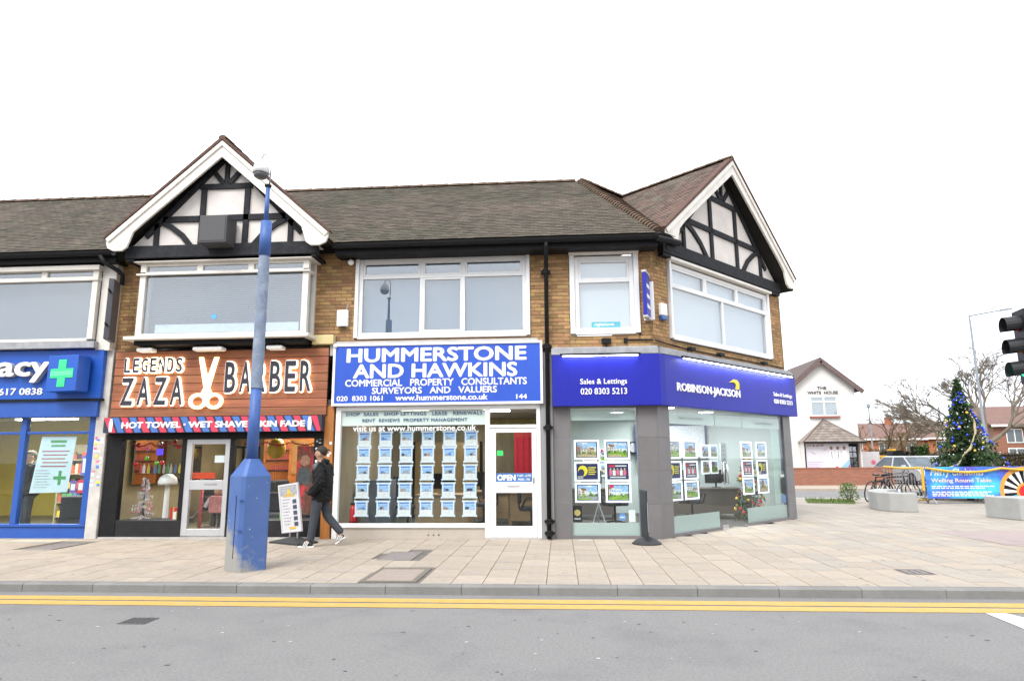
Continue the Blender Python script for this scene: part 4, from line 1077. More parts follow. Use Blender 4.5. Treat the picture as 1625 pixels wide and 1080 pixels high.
redb = mat('red_bauble', (.55, .02, .03), .25); grnb = mat('green_bauble', (.15, .45, .03), .25); gold = mat('gold_bauble', (.62, .42, .06), .25); bluelit = emit('blue_led', (.05, .03, 1.0), .8); silv = mat('silver_bauble', (.6, .6, .62), .2, metal=.6)
xmas(-8.46, 13.15, .30, .85, .24, mat('white_tinsel', (.62, .58, .60), .6, .15, 20), 'small white christmas tree in the left barber window', [(pm['pink'], 10, .022)], 3, n=90, leaf=.05)
for i, (x, z, m, nm) in enumerate(((-8.60, 1.42, redb, 'lower left red'), (-8.56, 1.80, redb, 'upper left red'), (-8.37, 1.53, grnb, 'lower left green'), (-8.15, 1.43, grnb, 'tiny green'), (-8.10, 1.82, silv, 'upper silver'), (-8.36, 1.72, pm['pink'], 'pink'), (-7.72, 1.76, redb, 'upper right red'), (-7.55, 1.80, grnb, 'upper right green'), (-7.80, 1.86, redb, 'top red'), (-8.04, 1.44, redb, 'lower right red'))):
    o = tag(MB().ball((x, 12.98, z), .045, 10, 7).build('bauble', m, smooth=True), nm + ' bauble hanging in the left barber window', 'bauble', 'baubles in the barber window')
    MB().tube([(x, 12.98, z + .045), (x, 12.98, 2.55)], .0015, 4).build('thread', steel, o)
o = tag(MB().box(-8.15, 12.95, 1.60, -8.04, 12.98, 1.72).build('window_light', bluelit), 'small glowing blue light box in the left barber window', 'light')
o = tag(MB().ball((-5.95, 13.6, 1.72), .19, 14, 10, (1, 1, 1.15)).build('balloon', mat('yellow_balloon', (.60, .42, .05), .3), smooth=True), 'yellow balloon inside the right barber window', 'balloon')
MB().tube([(-5.95, 13.6, 1.5), (-5.93, 13.6, .9)], .002, 4).build('string', steel, o)
# styling stations along the barber's left side and rear
for i, (x, y) in enumerate(((-8.3, 16.9), (-7.75, 17.9), (-6.2, 17.9))):
    t = thing('styling_station', ['left', 'rear left', 'rear right'][i] + ' dark styling station with mirror inside the barber', 'styling station', (x, y, 0), 0, 'styling stations in the barber')
    MB().box(-.4, 0, 0, .4, .3, .8).build('cupboard', browncab, t, bevel=.01); MB().box(-.42, -.05, .801, .42, .3, .84).build('worktop', darkgrey, t)
    MB().box(-.34, .26, .95, .34, .29, 1.85).build('mirror_frame', black, t); MB().box(-.30, .252, 1.0, .30, .259, 1.80).build('mirror', mat('mirror', (.6, .62, .62), .04, .02, 2, metal=1.0), t)
    rr2 = random.Random(i)
    for k in range(6): MB().lathe([(.025, .841), (.025, .95), (.01, .97), (.01, 1.0)], -.3 + k*.12, .08, 8).build('bottle', prod[rr2.randrange(6)], t)
barber_chair(-8.3, 15.9, R(160), 'black barber chair facing the left styling station')
tag(MB().box(-8.93, 13.4, 1.0, -8.90, 16.0, 2.2).build('wall_mirror', mat('mirror', (.6, .62, .62), .04, metal=1.0)), 'long mirror on the left wall inside the barber', 'mirror')
# shop-window clutter: red tinsel, shelf of bottles, presents
rr = random.Random(44); tinr = mat('red_tinsel', (.42, .02, .03), .4, .5, 40)
for x0, x1, nm in ((-8.70, -7.50, 'left'), (-6.40, -4.84, 'right')):
    q = MB(); n = 26; pts = [(x0 + (x1-x0)*k/n, 12.93, 1.84 - .07*abs(math.sin(k*.36))) for k in range(n + 1)]
    for p in pts:
        for k in range(9):
            d = Vector((rr.uniform(-1, 1), rr.uniform(-1, 1), rr.uniform(-1, 1))).normalized()*.05; s_ = Vector((rr.uniform(-1, 1), rr.uniform(-1, 1), rr.uniform(-1, 1)))*.012
            q.add([Vector(p) - s_, Vector(p) + s_, Vector(p) + d], [(0, 1, 2)])
    tag(q.tube(pts, .008, 4).build('tinsel_garland', tinr), 'red tinsel garland along the top of the %s barber window' % nm, 'garland')
t = thing('glass_shelf', 'glass shelf of bottles across the left barber window', 'shelf', (-8.1, 13.15, 1.22)); MB().box(-.55, -.08, 0, .55, .10, .012).build('shelf', G_up, t)
for k in range(13):
    x = -.5 + k*.083; MB().lathe([(.026, .013), (.026, rr.uniform(.09, .15)), (.01, .17), (.01, .20)], x, rr.uniform(-.02, .03), 8).build('bottle', rr.choice(prod + [sgnw, redb]), t)
for k, (x, y, h, m, nm) in enumerate(((-7.75, 13.1, .22, redb, 'red'), (-7.62, 13.0, .14, sgnw, 'white'), (-5.2, 13.05, .20, redb, 'large red'), (-5.45, 13.0, .13, grnb, 'green'), (-6.2, 13.0, .17, sgnw, 'pale'))):
    t = thing('gift_box', nm + ' wrapped gift box on the barber window ledge', 'gift box', (x, y, .34)); MB().box(-.07, -.07, 0, .07, .07, h).build('box', m, t); MB().box(-.012, -.073, 0, .012, .073, h + .004).build('ribbon', gold, t)
for x0, x1 in ((-8.72, -7.48), (-6.42, -4.80)): struct(MB().box(x0, D + .085, .25, x1, D + .60, .338).build('window_ledge', darkgrey))
# red figure display behind the door and window
t = thing('standing_figure', 'small doll in striped red and white jumper inside the barber door', 'figure', (-6.93, 13.2, .18))
MB().box(-.16, -.09, .26, .16, .09, .60).build('jumper', mat('striped_jumper', (.62, .25, .25), .8, .4, 40, stretch=(1, 1, .3)), t, bevel=.04)
for sx in (-1, 1): MB().tube([(sx*.07, 0, 0), (sx*.06, 0, .27)], .05, 8).build('leg', darkgrey, t); MB().tube([(sx*.16, 0, .55), (sx*.25, -.02, .38)], .04, 7).build('arm', pm['paper'], t)
MB().ball((0, 0, .69), .085, 10, 8).build('head', mat('doll_skin', (.5, .32, .22), .6), t, smooth=True); MB().lathe([(.09, .73), (.07, .80), (.01, .84)], 0, 0, 10).build('hat', redb, t)
q = MB(); 
for x in (-7.24, -6.66): q.tube([(x, 13.12, .12), (x, 13.12, .96)], .035, 8)
q.tube([(-7.24, 13.12, .96), (-6.95, 13.12, 1.0), (-6.66, 13.12, .96)], .035, 8); q.tube([(-7.24, 13.12, .12), (-6.66, 13.12, .12)], .03, 8)
tag(q.build('candy_arch', mat('candy_stripe', (.62, .12, .14), .5, .5, 30), smooth=True), 'red candy-cane arch around the doll in the barber door', 'decoration')
t = thing('poster', 'dark red and brown picture poster at the right of the barber window', 'poster', (-5.0, 12.82, 1.0))
MB().box(-.18, 0, -.55, .16, .006, .75).build('sheet', mat('poster_brown', (.14, .05, .03), .6, .6, 9, col2=(.45, .03, .04), c2scale=5, c2lo=.5, c2hi=.56), t)
q = MB(); q.prism([(-.12, .42), (-.02, .36), (.08, .40), (.10, .50), (.02, .58), (-.08, .55)], -.004, -.001); q.build('head_print', mat('poster_tan', (.34, .17, .11), .6, .5, 20), t)
q = MB(); q.prism([(-.17, .05), (.10, -.02), (.14, .24), (.02, .34), (-.12, .33)], -.004, -.001); q.build('coat_print', mat('poster_grey', (.07, .075, .08), .6, .6, 12), t)
tag(MB().box(-6.83, D + .02, 1.44, -6.63, D + .03, 1.58).build('open_notice', pm['paper']), 'small white notice on the barber door glass', 'notice')
o = tag(MB().box(-7.26, D + .02, 1.13, -6.80, D + .026, 1.25).build('red_notice', mat('neon_red', (.55, .06, .02), .5)), 'red lettered sticker strip on the barber door', 'sticker')
# lights under the bay, yellow box, alarms, cameras
for i, (x0, x1) in enumerate(((-8.38, -8.06), (-7.22, -6.62), (-5.72, -5.40))):
    t = thing('floodlight', ['left', 'middle', 'right'][i] + ' white floodlight under the barber bay window', 'floodlight', ((x0+x1)/2, 12.45, 3.62), 0, 'floodlights under the bay')
    MB().box(-(x1-x0)/2, -.12, .0, (x1-x0)/2, .08, .075).build('housing', sgnw, t, bevel=.02)
    for sx in ((0,) if i != 1 else (-.15, .15)): MB().tube([(sx, .0, .07), (sx, .02, .13)], .014, 6).build('bracket', steel, t)
t = tag(MB().box(-4.90, 12.58, 3.74, -4.46, 12.74, 3.93).build('junction_box', mat('cream_box', (.56, .47, .24), .5), bevel=.015), 'cream yellow box fixed to the brick beside the blue sign', 'box')
MB().ball((-4.42, 12.6, 3.70), .045, 10, 8).build('knob', sgnw, t, smooth=True)
t = thing('alarm_box', 'white alarm box on the brick left of the large first-floor window', 'alarm box', (-4.32, D, 4.28)); MB().box(-.12, -.10, -.17, .11, -.012, .17).build('case', sgnw, t, bevel=.02); MB().box(-.05, -.085, -.185, .06, -.03, -.171).build('lens', darkgrey, t); MB().tube([(.05, -.02, .17), (.08, -.02, .30)], .012, 6).build('cable', sgng, t)
t = thing('floodlight', 'white floodlight with sensor under the eaves left of the large window', 'floodlight', (-4.18, D - .1, 5.48)); MB().box(-.12, -.07, .02, .11, .06, .16).build('housing', sgnw, t, bevel=.01); MB().ball((0, -.02, -.05), .065, 12, 8).build('sensor', sgnw, t, smooth=True)
# dark projecting LED sign
t = thing('projecting_sign', 'tall dark vertical projecting sign with red dots by the white pier', 'sign', (-8.88, 12.2, 4.45), R(-68))
MB().box(-.28, -.05, -.62, .20, .05, .60).build('case', mat('sign_case', (.06, .06, .075), .4), t, bevel=.01)
q = MB(); rr = random.Random(2)
for i in range(9):
    for j in range(3):
        if rr.random() < .75: q.box(-.06 + j*.03, -.054, -.50 + i*.115, -.04 + j*.03, -.0505, -.45 + i*.115)
q.build('dots', mat('led_red', (.35, .05, .06), .5), t)
for z in (-.35, .32): MB().bar((.20, 0, z), (.42, .02, z), .03, .03).build('bracket', black, t)
# ================================================================== blue and white sign agent
hblue = mat('agent_blue', (.026, .085, .47), .4, .12, .8, stretch=(3, 1, .6))
hs = thing('shop_sign', 'large bright blue sign with white lettering and the number 144', 'sign', (0, 12.62, 2.5))
def HS(o): return shift(o, (0, 12.62, 2.5))
HS(MB().box(-4.43, 12.62, 2.54, -.33, 12.70, 3.71).build('board', hblue, hs))
q = MB(); q.box(-4.46, 12.60, 2.51, -4.41, 12.71, 3.74); q.box(-.36, 12.60, 2.51, -.31, 12.71, 3.74); q.box(-4.41, 12.60, 3.69, -.36, 12.71, 3.74); q.box(-4.41, 12.60, 2.51, -.36, 12.71, 2.56)
HS(q.build('frame', white, hs, bevel=.006))
for body, a, z0, b, z1, bo in (('HUMMERSTONE', -4.19, 3.36, -.62, 3.645, .032), ('AND HAWKINS', -4.05, 3.045, -.80, 3.33, .032),
     ('COMMERCIAL   PROPERTY   CONSULTANTS', -4.20, 2.885, -.62, 3.025, .026), ('SURVEYORS   AND   VALUERS', -3.66, 2.735, -1.20, 2.865, .026),
     ('020  8303 1061', -4.36, 2.605, -3.44, 2.705, .02), ('www.hummerstone.co.uk', -3.19, 2.60, -1.38, 2.715, .03), ('144', -.83, 2.605, -.62, 2.70, .03)):
    HS(txt(body, a, z0, b, z1, 12.6195, sgnw, parent=hs, depth=.007, bold=bo))
hf = thing('estate_agent_shop', 'white framed estate agent shop front with rows of cards in its window', 'shop front', (0, D, 0))
def HF(o): return shift(o, (0, D, 0))
q = MB()
q.box(-4.39, D - .05, 0, -4.29, D + .06, 2.50); q.box(-1.44, D - .05, 0.0, -1.35, D + .06, 2.50); q.box(-.45, D - .05, 0, -.37, D + .06, 2.50)
q.box(-4.29, D - .05, 2.42, -1.44, D + .06, 2.50); q.box(-1.35, D - .05, 2.42, -.45, D + .06, 2.50); q.box(-4.29, D - .05, .20, -1.44, D + .06, .28)
q.box(-1.35, D - .05, 2.06, -.45, D + .06, 2.12)
HF(q.build('frame', white, hf, bevel=.008))
HF(MB().box(-4.37, D - .02, -.02, -1.44, D + .04, .198).build('stall_riser', mat('beige_riser', (.42, .38, .33), .6, .1, 3), hf))
for x in (-2.52, -2.42, -2.32): HF(MB().disc(x, D - .026, .07, .014, 8).build('vent_hole', black, hf))
HF(MB().box(-4.29, D, .28, -1.44, D + .008, 2.42).build('pane', G_low, hf)); HF(MB().box(-1.35, D, 2.12, -.45, D + .008, 2.42).build('pane', G_low, hf))
HF(MB().box(-4.285, D + .009, 2.13, -1.445, D + .013, 2.415).build('header_strip', mat('pale_film', (.72, .80, .78), .6, .05, 2), hf))
ink = mat('blue_ink', (.03, .08, .19), .6)
HF(txt('SHOP  SALES   SHOP LETTINGS   LEASE   RENEWALS', -4.21, 2.325, -1.50, 2.39, D - .001, ink, parent=hf, depth=.003, bold=.012, space=1.1))
HF(txt('RENT  REVIEWS  PROPERTY MANAGEMENT', -3.87, 2.20, -1.79, 2.265, D - .001, ink, parent=hf, depth=.003, bold=.012, space=1.1))
HF(txt('visit us at www.hummerstone.co.uk', -4.05, 2.02, -1.62, 2.135, D - .001, sgnw, parent=hf, depth=.004, bold=.02))
q = MB(); q.box(-1.345, D - .035, .03, -1.235, D + .03, 2.055); q.box(-.545, D - .035, .03, -.455, D + .03, 2.055); q.box(-1.235, D - .035, 1.97, -.545, D + .03, 2.055)
q.box(-1.235, D - .035, .84, -.545, D + .03, 1.04); q.box(-1.235, D - .035, .03, -.545, D + .03, .23)
dr = HF(q.build('door', white, hf, bevel=.006))
MB().box(-1.235, D, .23, -.545, D + .008, .84).build('pane', G_low, dr); MB().box(-1.235, D, 1.04, -.545, D + .008, 1.97).build('pane', G_low, dr)
MB().box(-1.02, D - .045, .955, -.78, D - .036, .985).build('letter_slot', sgng, dr)
MB().box(-1.23, D - .012, 1.042, -.55, D - .006, 1.205).build('open_strip', mat('open_blue', (.06, .17, .42), .5), dr)
txt('OPEN', -1.21, 1.065, -.86, 1.18, D - .013, sgnw, parent=dr, depth=.003, bold=.04)
txt('9 AM - 6 PM', -.83, 1.135, -.57, 1.18, D - .013, sgnw, parent=dr, depth=.003, bold=.02); txt('MON - FRI', -.81, 1.065, -.59, 1.11, D - .013, sgnw, parent=dr, depth=.003, bold=.02)
MB().box(-.53, D - .05, 1.02, -.50, D - .036, 1.12).build('lock', steel, dr)
HF(MB().box(-1.44, D - .10, -.01, -.40, D - .03, .028).build('step', stonem, hf))
pilg = mat('grey_pilaster', (.27, .27, .28), .7, .08, 2)
tag(MB().box(-.365, D - .08, -.01, -.135, D + .1, 3.52).build('pilaster', pilg, bevel=.008), 'plain grey pilaster behind the black downpipe', 'pilaster')
# cards
colx = (-3.86, -3.435, -3.015, -2.59, -2.165, -1.745); rowz = (1.87, 1.56, 1.225, .885, .545); rown = ('top', 'second', 'middle', 'fourth', 'bottom')
for r_ in range(5):
    for c_ in range(6):
        x, z = colx[c_] + (r_-2)*-.006, rowz[r_]
        t = thing('property_card', 'lit property card, %s row, %s from the left in the white framed window' % (rown[r_], ORD[c_]), 'property card', (x, 12.86, z), R(random.uniform(-2, 2)), 'property cards in the white framed window')
        MB().box(-.125, 0, -.150, .125, .012, .150).build('pocket', acry, t, bevel=.004)
        picture(-.105, -.135, .105, .13, -.001, t, r_*10 + c_, 'card')
        q = MB(); 
        for sx in (-1, 1): q.box(sx*.13 - .014, -.004, -.155, sx*.13 + .014, .014, -.12); q.box(sx*.13 - .014, -.004, .12, sx*.13 + .014, .014, .155)
        q.build('clips', acry, t)
for c_ in range(6):
    for sx in (-1, 1):
        tag(MB().tube([(colx[c_] + sx*.13 , 12.868, .3), (colx[c_] + sx*.13, 12.868, 2.5)], .0018, 4).build('hanging_wire', steel), '%s steel wire of the %s card column in the white framed window' % ('left' if sx < 0 else 'right', ORD[c_]), 'wire', 'wires holding the cards')
room('agent', [(-4.36, D + .1), (-.4, D + .1), (-.4, 18.6), (-4.36, 18.6)], 2.6, mat('teal_carpet', (.075, .10, .105), .95, .12, 8, .2, 200), mat('beige_panel', (.30, .255, .18), .75, .3, 1.3, stretch=(2.5, 1, .4)), ceilm)
for i, (x, y) in enumerate(((-3.2, 14.6), (-1.4, 14.6), (-2.4, 17.0))):
    lamp_disc('ceiling_light', x, y, 2.55, .1, 9, ['left lit ceiling panel in the card-window office', 'right lit ceiling panel in the card-window office', 'rear lit ceiling panel in the card-window office'][i], 'office ceiling lights', (1, .94, .82), (.28, .28))
desk(-3.1, 14.1, -1.95, 14.9, .74, 'pale wood desk behind the middle of the card window')
desk(-2.2, 15.6, -1.2, 16.3, .74, 'pale wood desk further back at the right of the card window')
desk(-1.15, 15.0, -.45, 15.7, .74, 'pale wood desk seen through the white door')
monitor(-2.55, 14.5, .74, 'dark computer monitor on the desk behind the cards', R(180))
monitor(-1.75, 15.9, .74, 'dark computer monitor on the rear desk of the card-window office', R(170))
chair(-3.35, 14.6, R(60), 'dark office chair left of the desk behind the cards')
chair(-1.75, 15.2, R(-30), 'dark office chair right of the desk behind the cards')
chair(-.62, 14.0, R(90), 'black chair with curved metal arms seen through the white door', tall=.4)
tag(MB().box(-4.2, 14.0, 0, -3.6, 14.5, 1.05).build('filing_cabinet', mat('grey_cabinet', (.18, .2, .23), .5), bevel=.01), 'grey filing cabinet behind the left of the card window', 'cabinet')
t = thing('red_banner', 'red cloth hanging behind the white door', 'banner', (-.75, 15.9, 1.15)); q = MB()
for k in range(10): q.box(-.35 + k*.07, .02*(k % 2), -.1, -.28 + k*.07, .02*(k % 2) + .012, 1.05)
q.build('cloth', mat('red_cloth', (.50, .02, .05), .7), t)
t = thing('fire_extinguisher', 'red fire extinguisher in the corner of the card window', 'fire extinguisher', (-4.08, 13.05, .0)); MB().lathe([(.07, .27), (.075, .30), (.075, .52), (.05, .58), (.02, .60)], 0, 0, 12).build('cylinder', redb, t, smooth=True); MB().box(-.06, -.02, .60, .03, .02, .64).build('handle', black, t); MB().box(-.09, -.09, .0, .09, .09, .27).build('stand', darkgrey, t)
tag(MB().box(-1.60, 16.8, 1.55, -1.45, 16.83, 1.68).build('exit_sign', emit('exit_green', (.05, .6, .15), .5)), 'small green exit sign inside the card-window office', 'sign')
t = thing('display_board', 'plain beige partition board behind the cards', 'partition', (-2.9, 17.0, 0)); MB().box(-.9, 0, .1, .9, .06, 1.9).build('board', mat('tan_board', (.36, .26, .13), .8), t); MB().box(-.9, -.05, 0, -.84, .1, 1.92).box(.84, -.05, 0, .9, .1, 1.92).build('posts', black, t)

# ================================================================== corner agent, grey tiles and deep blue sign
rblue = mat('deep_blue_sign', (.012, .017, .30), .45, .10, .8, spec=.3, stretch=(3, 1, .6))
clad = mat('grey_tile_cladding', (.155, .150, .155), .35, .10, 2.5, .05, 60, rnd=.06)
rjs = thing('shop_sign', 'deep blue corner sign with white lettering and a yellow bird emblem', 'sign', (0, D, 2.45))
def RS(o): return shift(o, (0, D, 2.45))
RS(MB().box(-.13, D - .20, 2.45, 1.915, D - .06, 3.43).build('board', rblue, rjs, bevel=.008))
RS(MB().box(.05, -.20, 2.45, 5.74, -.06, 3.43).build('board', rblue, rjs, TC, bevel=.008))
c_ = cpt(0, 0, 0); corner = [(1.90, D - .20), cpt(.06, .20, 0)[:2], cpt(.06, .06, 0)[:2], (1.90, D - .06)]
RS(MB().slab(corner, 2.452, 3.428).build('corner_piece', rblue, rjs))
RS(txt('Sales & Lettings', .40, 2.83, 1.285, 2.965, D - .2005, sgnw, parent=rjs, depth=.01, bold=.012)); RS(txt('020 8303 5213', .405, 2.665, 1.28, 2.785, D - .2005, sgnw, parent=rjs, depth=.01, bold=.012))
RS(txt('ROBINSON-JACKSON', .43, 2.70, 2.90, 2.915, -.2005, sgnw, parent=rjs, depth=.015, bold=.028, tf=TC, res=2))
RS(txt('Sales & Lettings', 4.50, 2.86, 5.48, 2.98, -.2005, sgnw, parent=rjs, depth=.012, bold=.015, tf=TC)); RS(txt('020 8303 5213', 4.51, 2.715, 5.48, 2.82, -.2005, sgnw, parent=rjs, depth=.012, bold=.015, tf=TC))
RS(MB().prism([(2.86, 2.93), (2.88, 3.06), (2.80, 3.13), (2.66, 3.14), (2.46, 3.06), (2.62, 3.08), (2.70, 3.06), (2.74, 3.00), (2.70, 2.93)], -.216, -.2005).build('bird_emblem', mat('emblem_yellow', (.75, .55, .02), .5), rjs, TC))
led = emit('led_strip', (.75, .82, 1.0), 14.0)
for tf, x0, x1, y in ((None, .02, 1.55, D), (TC, .55, 5.45, 0)):
    b_ = RS(MB().box(x0, y - .31, 3.40, x1, y - .26, 3.44).build('light_bar', black, rjs, tf))
    MB().box(x0 + .05, y - .30, 3.389, x1 - .05, y - .27, 3.399).build('led', led, b_)
    for x in (x0 + .1, x1 - .1): MB().bar((x, y - .26, 3.43), (x, y - .19, 3.45), .02, .015).build('arm', black, b_)
rf = thing('estate_agent_shop', 'grey tiled corner estate agent shop front with large frameless glass', 'shop front', (0, D, 0))
def RF(o): return shift(o, (0, D, 0))
def tiles(x0, x1, tf, y, rows=((0, .62), (.622, 1.24), (1.242, 1.86), (1.862, 2.46))):
    for z0, z1 in rows: RF(MB().box(x0, y - .03, z0, x1, y + .1, z1).build('tile', clad, rf, tf, bevel=.003))
tiles(-.13, .175, None, D); tiles(1.475, 1.84, None, D); tiles(.0, .37, TC, 0); tiles(5.26, 5.64, TC, 0)
RF(MB().slab([(1.842, D - .028), cpt(0, .028, 0)[:2], cpt(0.0, -.05, 0)[:2], (1.842, D + .05)], 0, 2.46).build('corner_tile', clad, rf))
RF(MB().box(.177, D - .02, 0, 1.473, D + .06, .06).build('plinth', clad, rf)); RF(MB().box(.372, -.02, 0, 2.15, .06, .06).build('plinth', clad, rf, TC)); RF(MB().box(3.32, -.02, 0, 5.258, .06, .06).build('plinth', clad, rf, TC))
fg = mat('frame_grey', (.16, .17, .18), .4); frost = glass('frosted_film', (.72, .80, .80), .04, 1.0, .3, .40); hdr = glass('header_film', (.86, .92, .9), .04, 1.0, .3, .55)
q = MB(); q.box(.177, D - .02, .062, .205, D + .05, 2.46); q.box(1.445, D - .02, .062, 1.473, D + .05, 2.46); q.box(.205, D - .02, 2.42, 1.445, D + .05, 2.46); RF(q.build('frame', fg, rf))
RF(MB().box(.207, D, .064, 1.443, D + .01, 2.418).build('pane', G_low, rf)); RF(MB().box(.21, D + .02, .064, 1.44, D + .024, .29).build('frosted_strip', frost, rf)); RF(MB().box(.21, D + .02, 2.19, 1.44, D + .024, 2.36).build('header_strip', hdr, rf))
RF(txt('Free Valuations', .50, 2.235, 1.15, 2.32, D - .001, mat('faint_grey', (.38, .42, .42), .6), parent=rf, depth=.002, bold=-.008))
for a, b, nm in ((.374, 2.14, 'pane'), (2.16, 3.30, 'door'), (3.33, 5.255, 'pane')):
    o = RF(MB().box(a, 0, .064 if nm == 'pane' else .02, b, .012, 2.455).build(nm, G_low, rf, TC))
    if nm == 'door':
        q = MB(); 
        for z in (.95, 1.33): q.tube([(2.28, -.05, z), (2.28, .0, z)], .012, 8)
        q.tube([(2.28, -.05, .92), (2.28, -.05, 1.36)], .015, 8); q.tube([(2.44, -.05, .92), (2.44, -.05, 1.36)], .015, 8); q.tube([(2.28, -.05, .92), (2.44, -.05, .92)], .015, 8); q.tube([(2.28, -.05, 1.36), (2.44, -.05, 1.36)], .015, 8)
        q.build('handle', steel, o, smooth=True); MB().box(2.18, -.012, .022, 2.42, .024, .09).build('hinge', steel, o)
    else:
        MB().box(a + .005, .03, .066, b - .005, .034, .37).build('frosted_strip', frost, o)
    MB().box(a + .005, .03, 2.13, b - .005, .034, 2.37).build('header_strip', hdr, o)
RF(txt('Open 7 Days a Week', .75, 2.21, 1.65, 2.29, -.001, MATS['faint_grey'], parent=rf, depth=.002, bold=-.008, tf=TC)); RF(txt('Free Valuations', 3.9, 2.21, 4.75, 2.29, -.001, MATS['faint_grey'], parent=rf, depth=.002, bold=-.008, tf=TC))
RF(MB().box(5.16, .02, .35, 5.25, .03, 2.42).build('blue_edge', mat('blue_edge', (.03, .06, .12), .4), rf, TC))
RF(MB().box(4.72, .05, .38, 5.14, .06, 2.12).build('privacy_film', glass('mint_film', (.75, .88, .85), .04, 1, .3, .35), rf, TC))
# panels
kinds = ('house', 'house', 'advert', 'team', 'house', 'house')
for r_ in range(3):
    for c_ in range(2):
        x0 = (.26, .84)[c_]; z1 = (1.82, 1.41, 1.02)[r_]
        panel(None, x0, z1 - .37, x0 + .48, z1, D + .10, 40 + r_*2 + c_, kinds[r_*2 + c_], '%s property panel of the %s column in the narrow grey window' % (('top', 'middle', 'bottom')[r_], ('left', 'right')[c_]), 'property panels in the corner agent')
for s0, nm in ((.42, 'far left'), (1.02, 'inner left'), (3.36, 'inner right'), (4.06, 'far right')):
    for r_ in range(3):
        z1 = (1.82, 1.41, 1.02)[r_]
        panel(TC, s0, z1 - .37, s0 + .50, z1, .10, int(s0*100) + r_, (('house', 'team', 'house') if 'inner' in nm else ('house', 'advert', 'house'))[r_], '%s property panel of the %s column in the canted corner window' % (('top', 'middle', 'bottom')[r_], nm), 'property panels in the corner agent')
rjw = mat('office_wall', (.44, .50, .48), .8, .08, 1)
rp = [(1.84, D + .06), (5.55, 16.80), (3.75, 18.6), (-.08, 18.6), (-.08, D + .06)]
room('corner_office', rp, 2.58, mat('dark_carpet', (.085, .082, .078), .95, .1, 8), rjw, ceilm, skip=(0, 4))
for i, (x, y, nm) in enumerate(((.8, 14.2, 'front left'), (2.4, 15.0, 'front'), (1.4, 16.3, 'middle'), (3.6, 16.6, 'right'), (2.2, 17.6, 'rear'))):
    lamp_disc('downlight', x, y, 2.575, .17, 19, nm + ' round lit downlight on the corner office ceiling', 'corner office downlights', (.97, .98, 1.0))
wooddk = mat('grey_brown_desk', (.12, .10, .085), .5, .1, 3)
t = desk(2.75, 16.75, 4.35, 17.4, .74, 'grey-brown office desk in the middle of the corner office', wooddk)
monitor(3.1, 17.05, .74, 'left dark monitor on the corner office desk', R(200)); monitor(3.85, 17.1, .74, 'right dark monitor on the corner office desk', R(170))
chair(3.4, 17.75, R(0), 'dark office chair behind the corner office desk')
xmas(4.45, 16.35, 0, 1.75, .42, mat('plastic_needles', (.035, .07, .02), .7, .3, 10), 'decorated christmas tree inside the corner office window', [(redb, 26, .035), (gold, 30, .04)], 12, n=120, leaf=.09)
for i, (x, z) in enumerate(((0, 1.62), (.40, 1.62), (0, 1.24), (.40, 1.24))):
    t = thing('property_display', '%s small property panel hanging inside the middle of the canted corner window' % ('upper left', 'upper right', 'lower left', 'lower right')[i], 'property display', cpt(3.85 + x, -1.3, z), CA, 'small panels hanging deeper in the corner office')
    MB().box(-.17, 0, -.16, .17, .02, .16).build('frame', ledw, t); picture(-.14, -.13, .14, .13, -.002, t, 90 + i, 'house'); MB().tube([(0, .01, .16), (0, .01, .95 - (.38 if i < 2 else 0)*0)], .002, 4).build('cable', steel, t)
t = thing('notice_board', 'tall pale notice sheet hanging inside the canted corner window', 'notice', cpt(4.72, -1.3, 1.45), CA); MB().box(-.14, 0, -.38, .14, .01, .38).build('sheet', pm['paper'], t)
for k in range(6): MB().box(-.10, -.004, .28 - .1*k, .08 - .03*(k % 2), -.0005, .295 - .1*k).build('print', pm['grey'], t)
t = thing('wall_screen', 'wide white board with dark blue frame on the corner office rear wall', 'board', (3.0, 18.3, 1.9)); MB().box(-.9, 0, -.42, .9, .04, .42).build('board', pm['cloud'], t); MB().box(-.96, .01, -.48, -.901, .05, .48).build('side', pm['navy'], t); MB().box(.901, .01, -.48, .96, .05, .48).build('side', pm['navy'], t); MB().box(-.9, .01, .421, .9, .05, .48).build('top', pm['navy'], t)
chair(1.2, 15.4, R(200), 'dark visitor chair near the canted corner window', tall=.45); chair(3.05, 16.1, R(150), 'dark visitor chair in front of the corner office desk', tall=.45)
desk(.25, 16.6, 1.3, 17.2, .74, 'second grey-brown desk at the rear left of the corner office', wooddk); monitor(.75, 16.9, .74, 'dark monitor on the rear left desk of the corner office', R(180))
t = thing('tripod_easel', 'silver tripod stand behind the narrow grey window', 'tripod', (.72, 13.25, 0))
for k in range(3):
    a = R(90 + 120*k); MB().tube([(0, 0, .62), (.22*math.cos(a), .22*math.sin(a), .0)], .012, 6).build('leg', steel, t)
MB().tube([(0, 0, .55), (0, 0, 1.5)], .014, 6).build('post', steel, t)
t = tag(MB().disc(2.0, 18.44, 1.75, .17, 20, .03).build('wall_clock', black), 'round dark clock on the white wall of the corner office', 'clock'); MB().disc(2.0, 18.435, 1.75, .13, 20, .004).build('dial', pm['grey'], t)
for i, (x, z) in enumerate(((.8, 1.55), (1.25, 1.55), (.8, 1.15), (1.25, 1.15))):
    o = tag(MB().box(x - .19, 18.50, z - .17, x + .19, 18.52, z + .17).build('wall_picture', ledw), ['upper left', 'upper right', 'lower left', 'lower right'][i] + ' property picture on the rear wall of the corner office', 'picture', 'pictures on the corner office wall')
    picture(x - .16, z - .14, x + .16, z + .14, 18.498, o, 70 + i, 'house', 'print')
t = tag(MB().disc(1.13, D + .03, .39, .065, 18).build('round_sticker', mat('sticker_blue', (.10, .28, .65), .5)), 'round blue sticker low in the narrow grey window', 'sticker'); MB().box(1.09, D + .026, .375, 1.17, D + .0295, .40).build('print', pm['paper'], t)
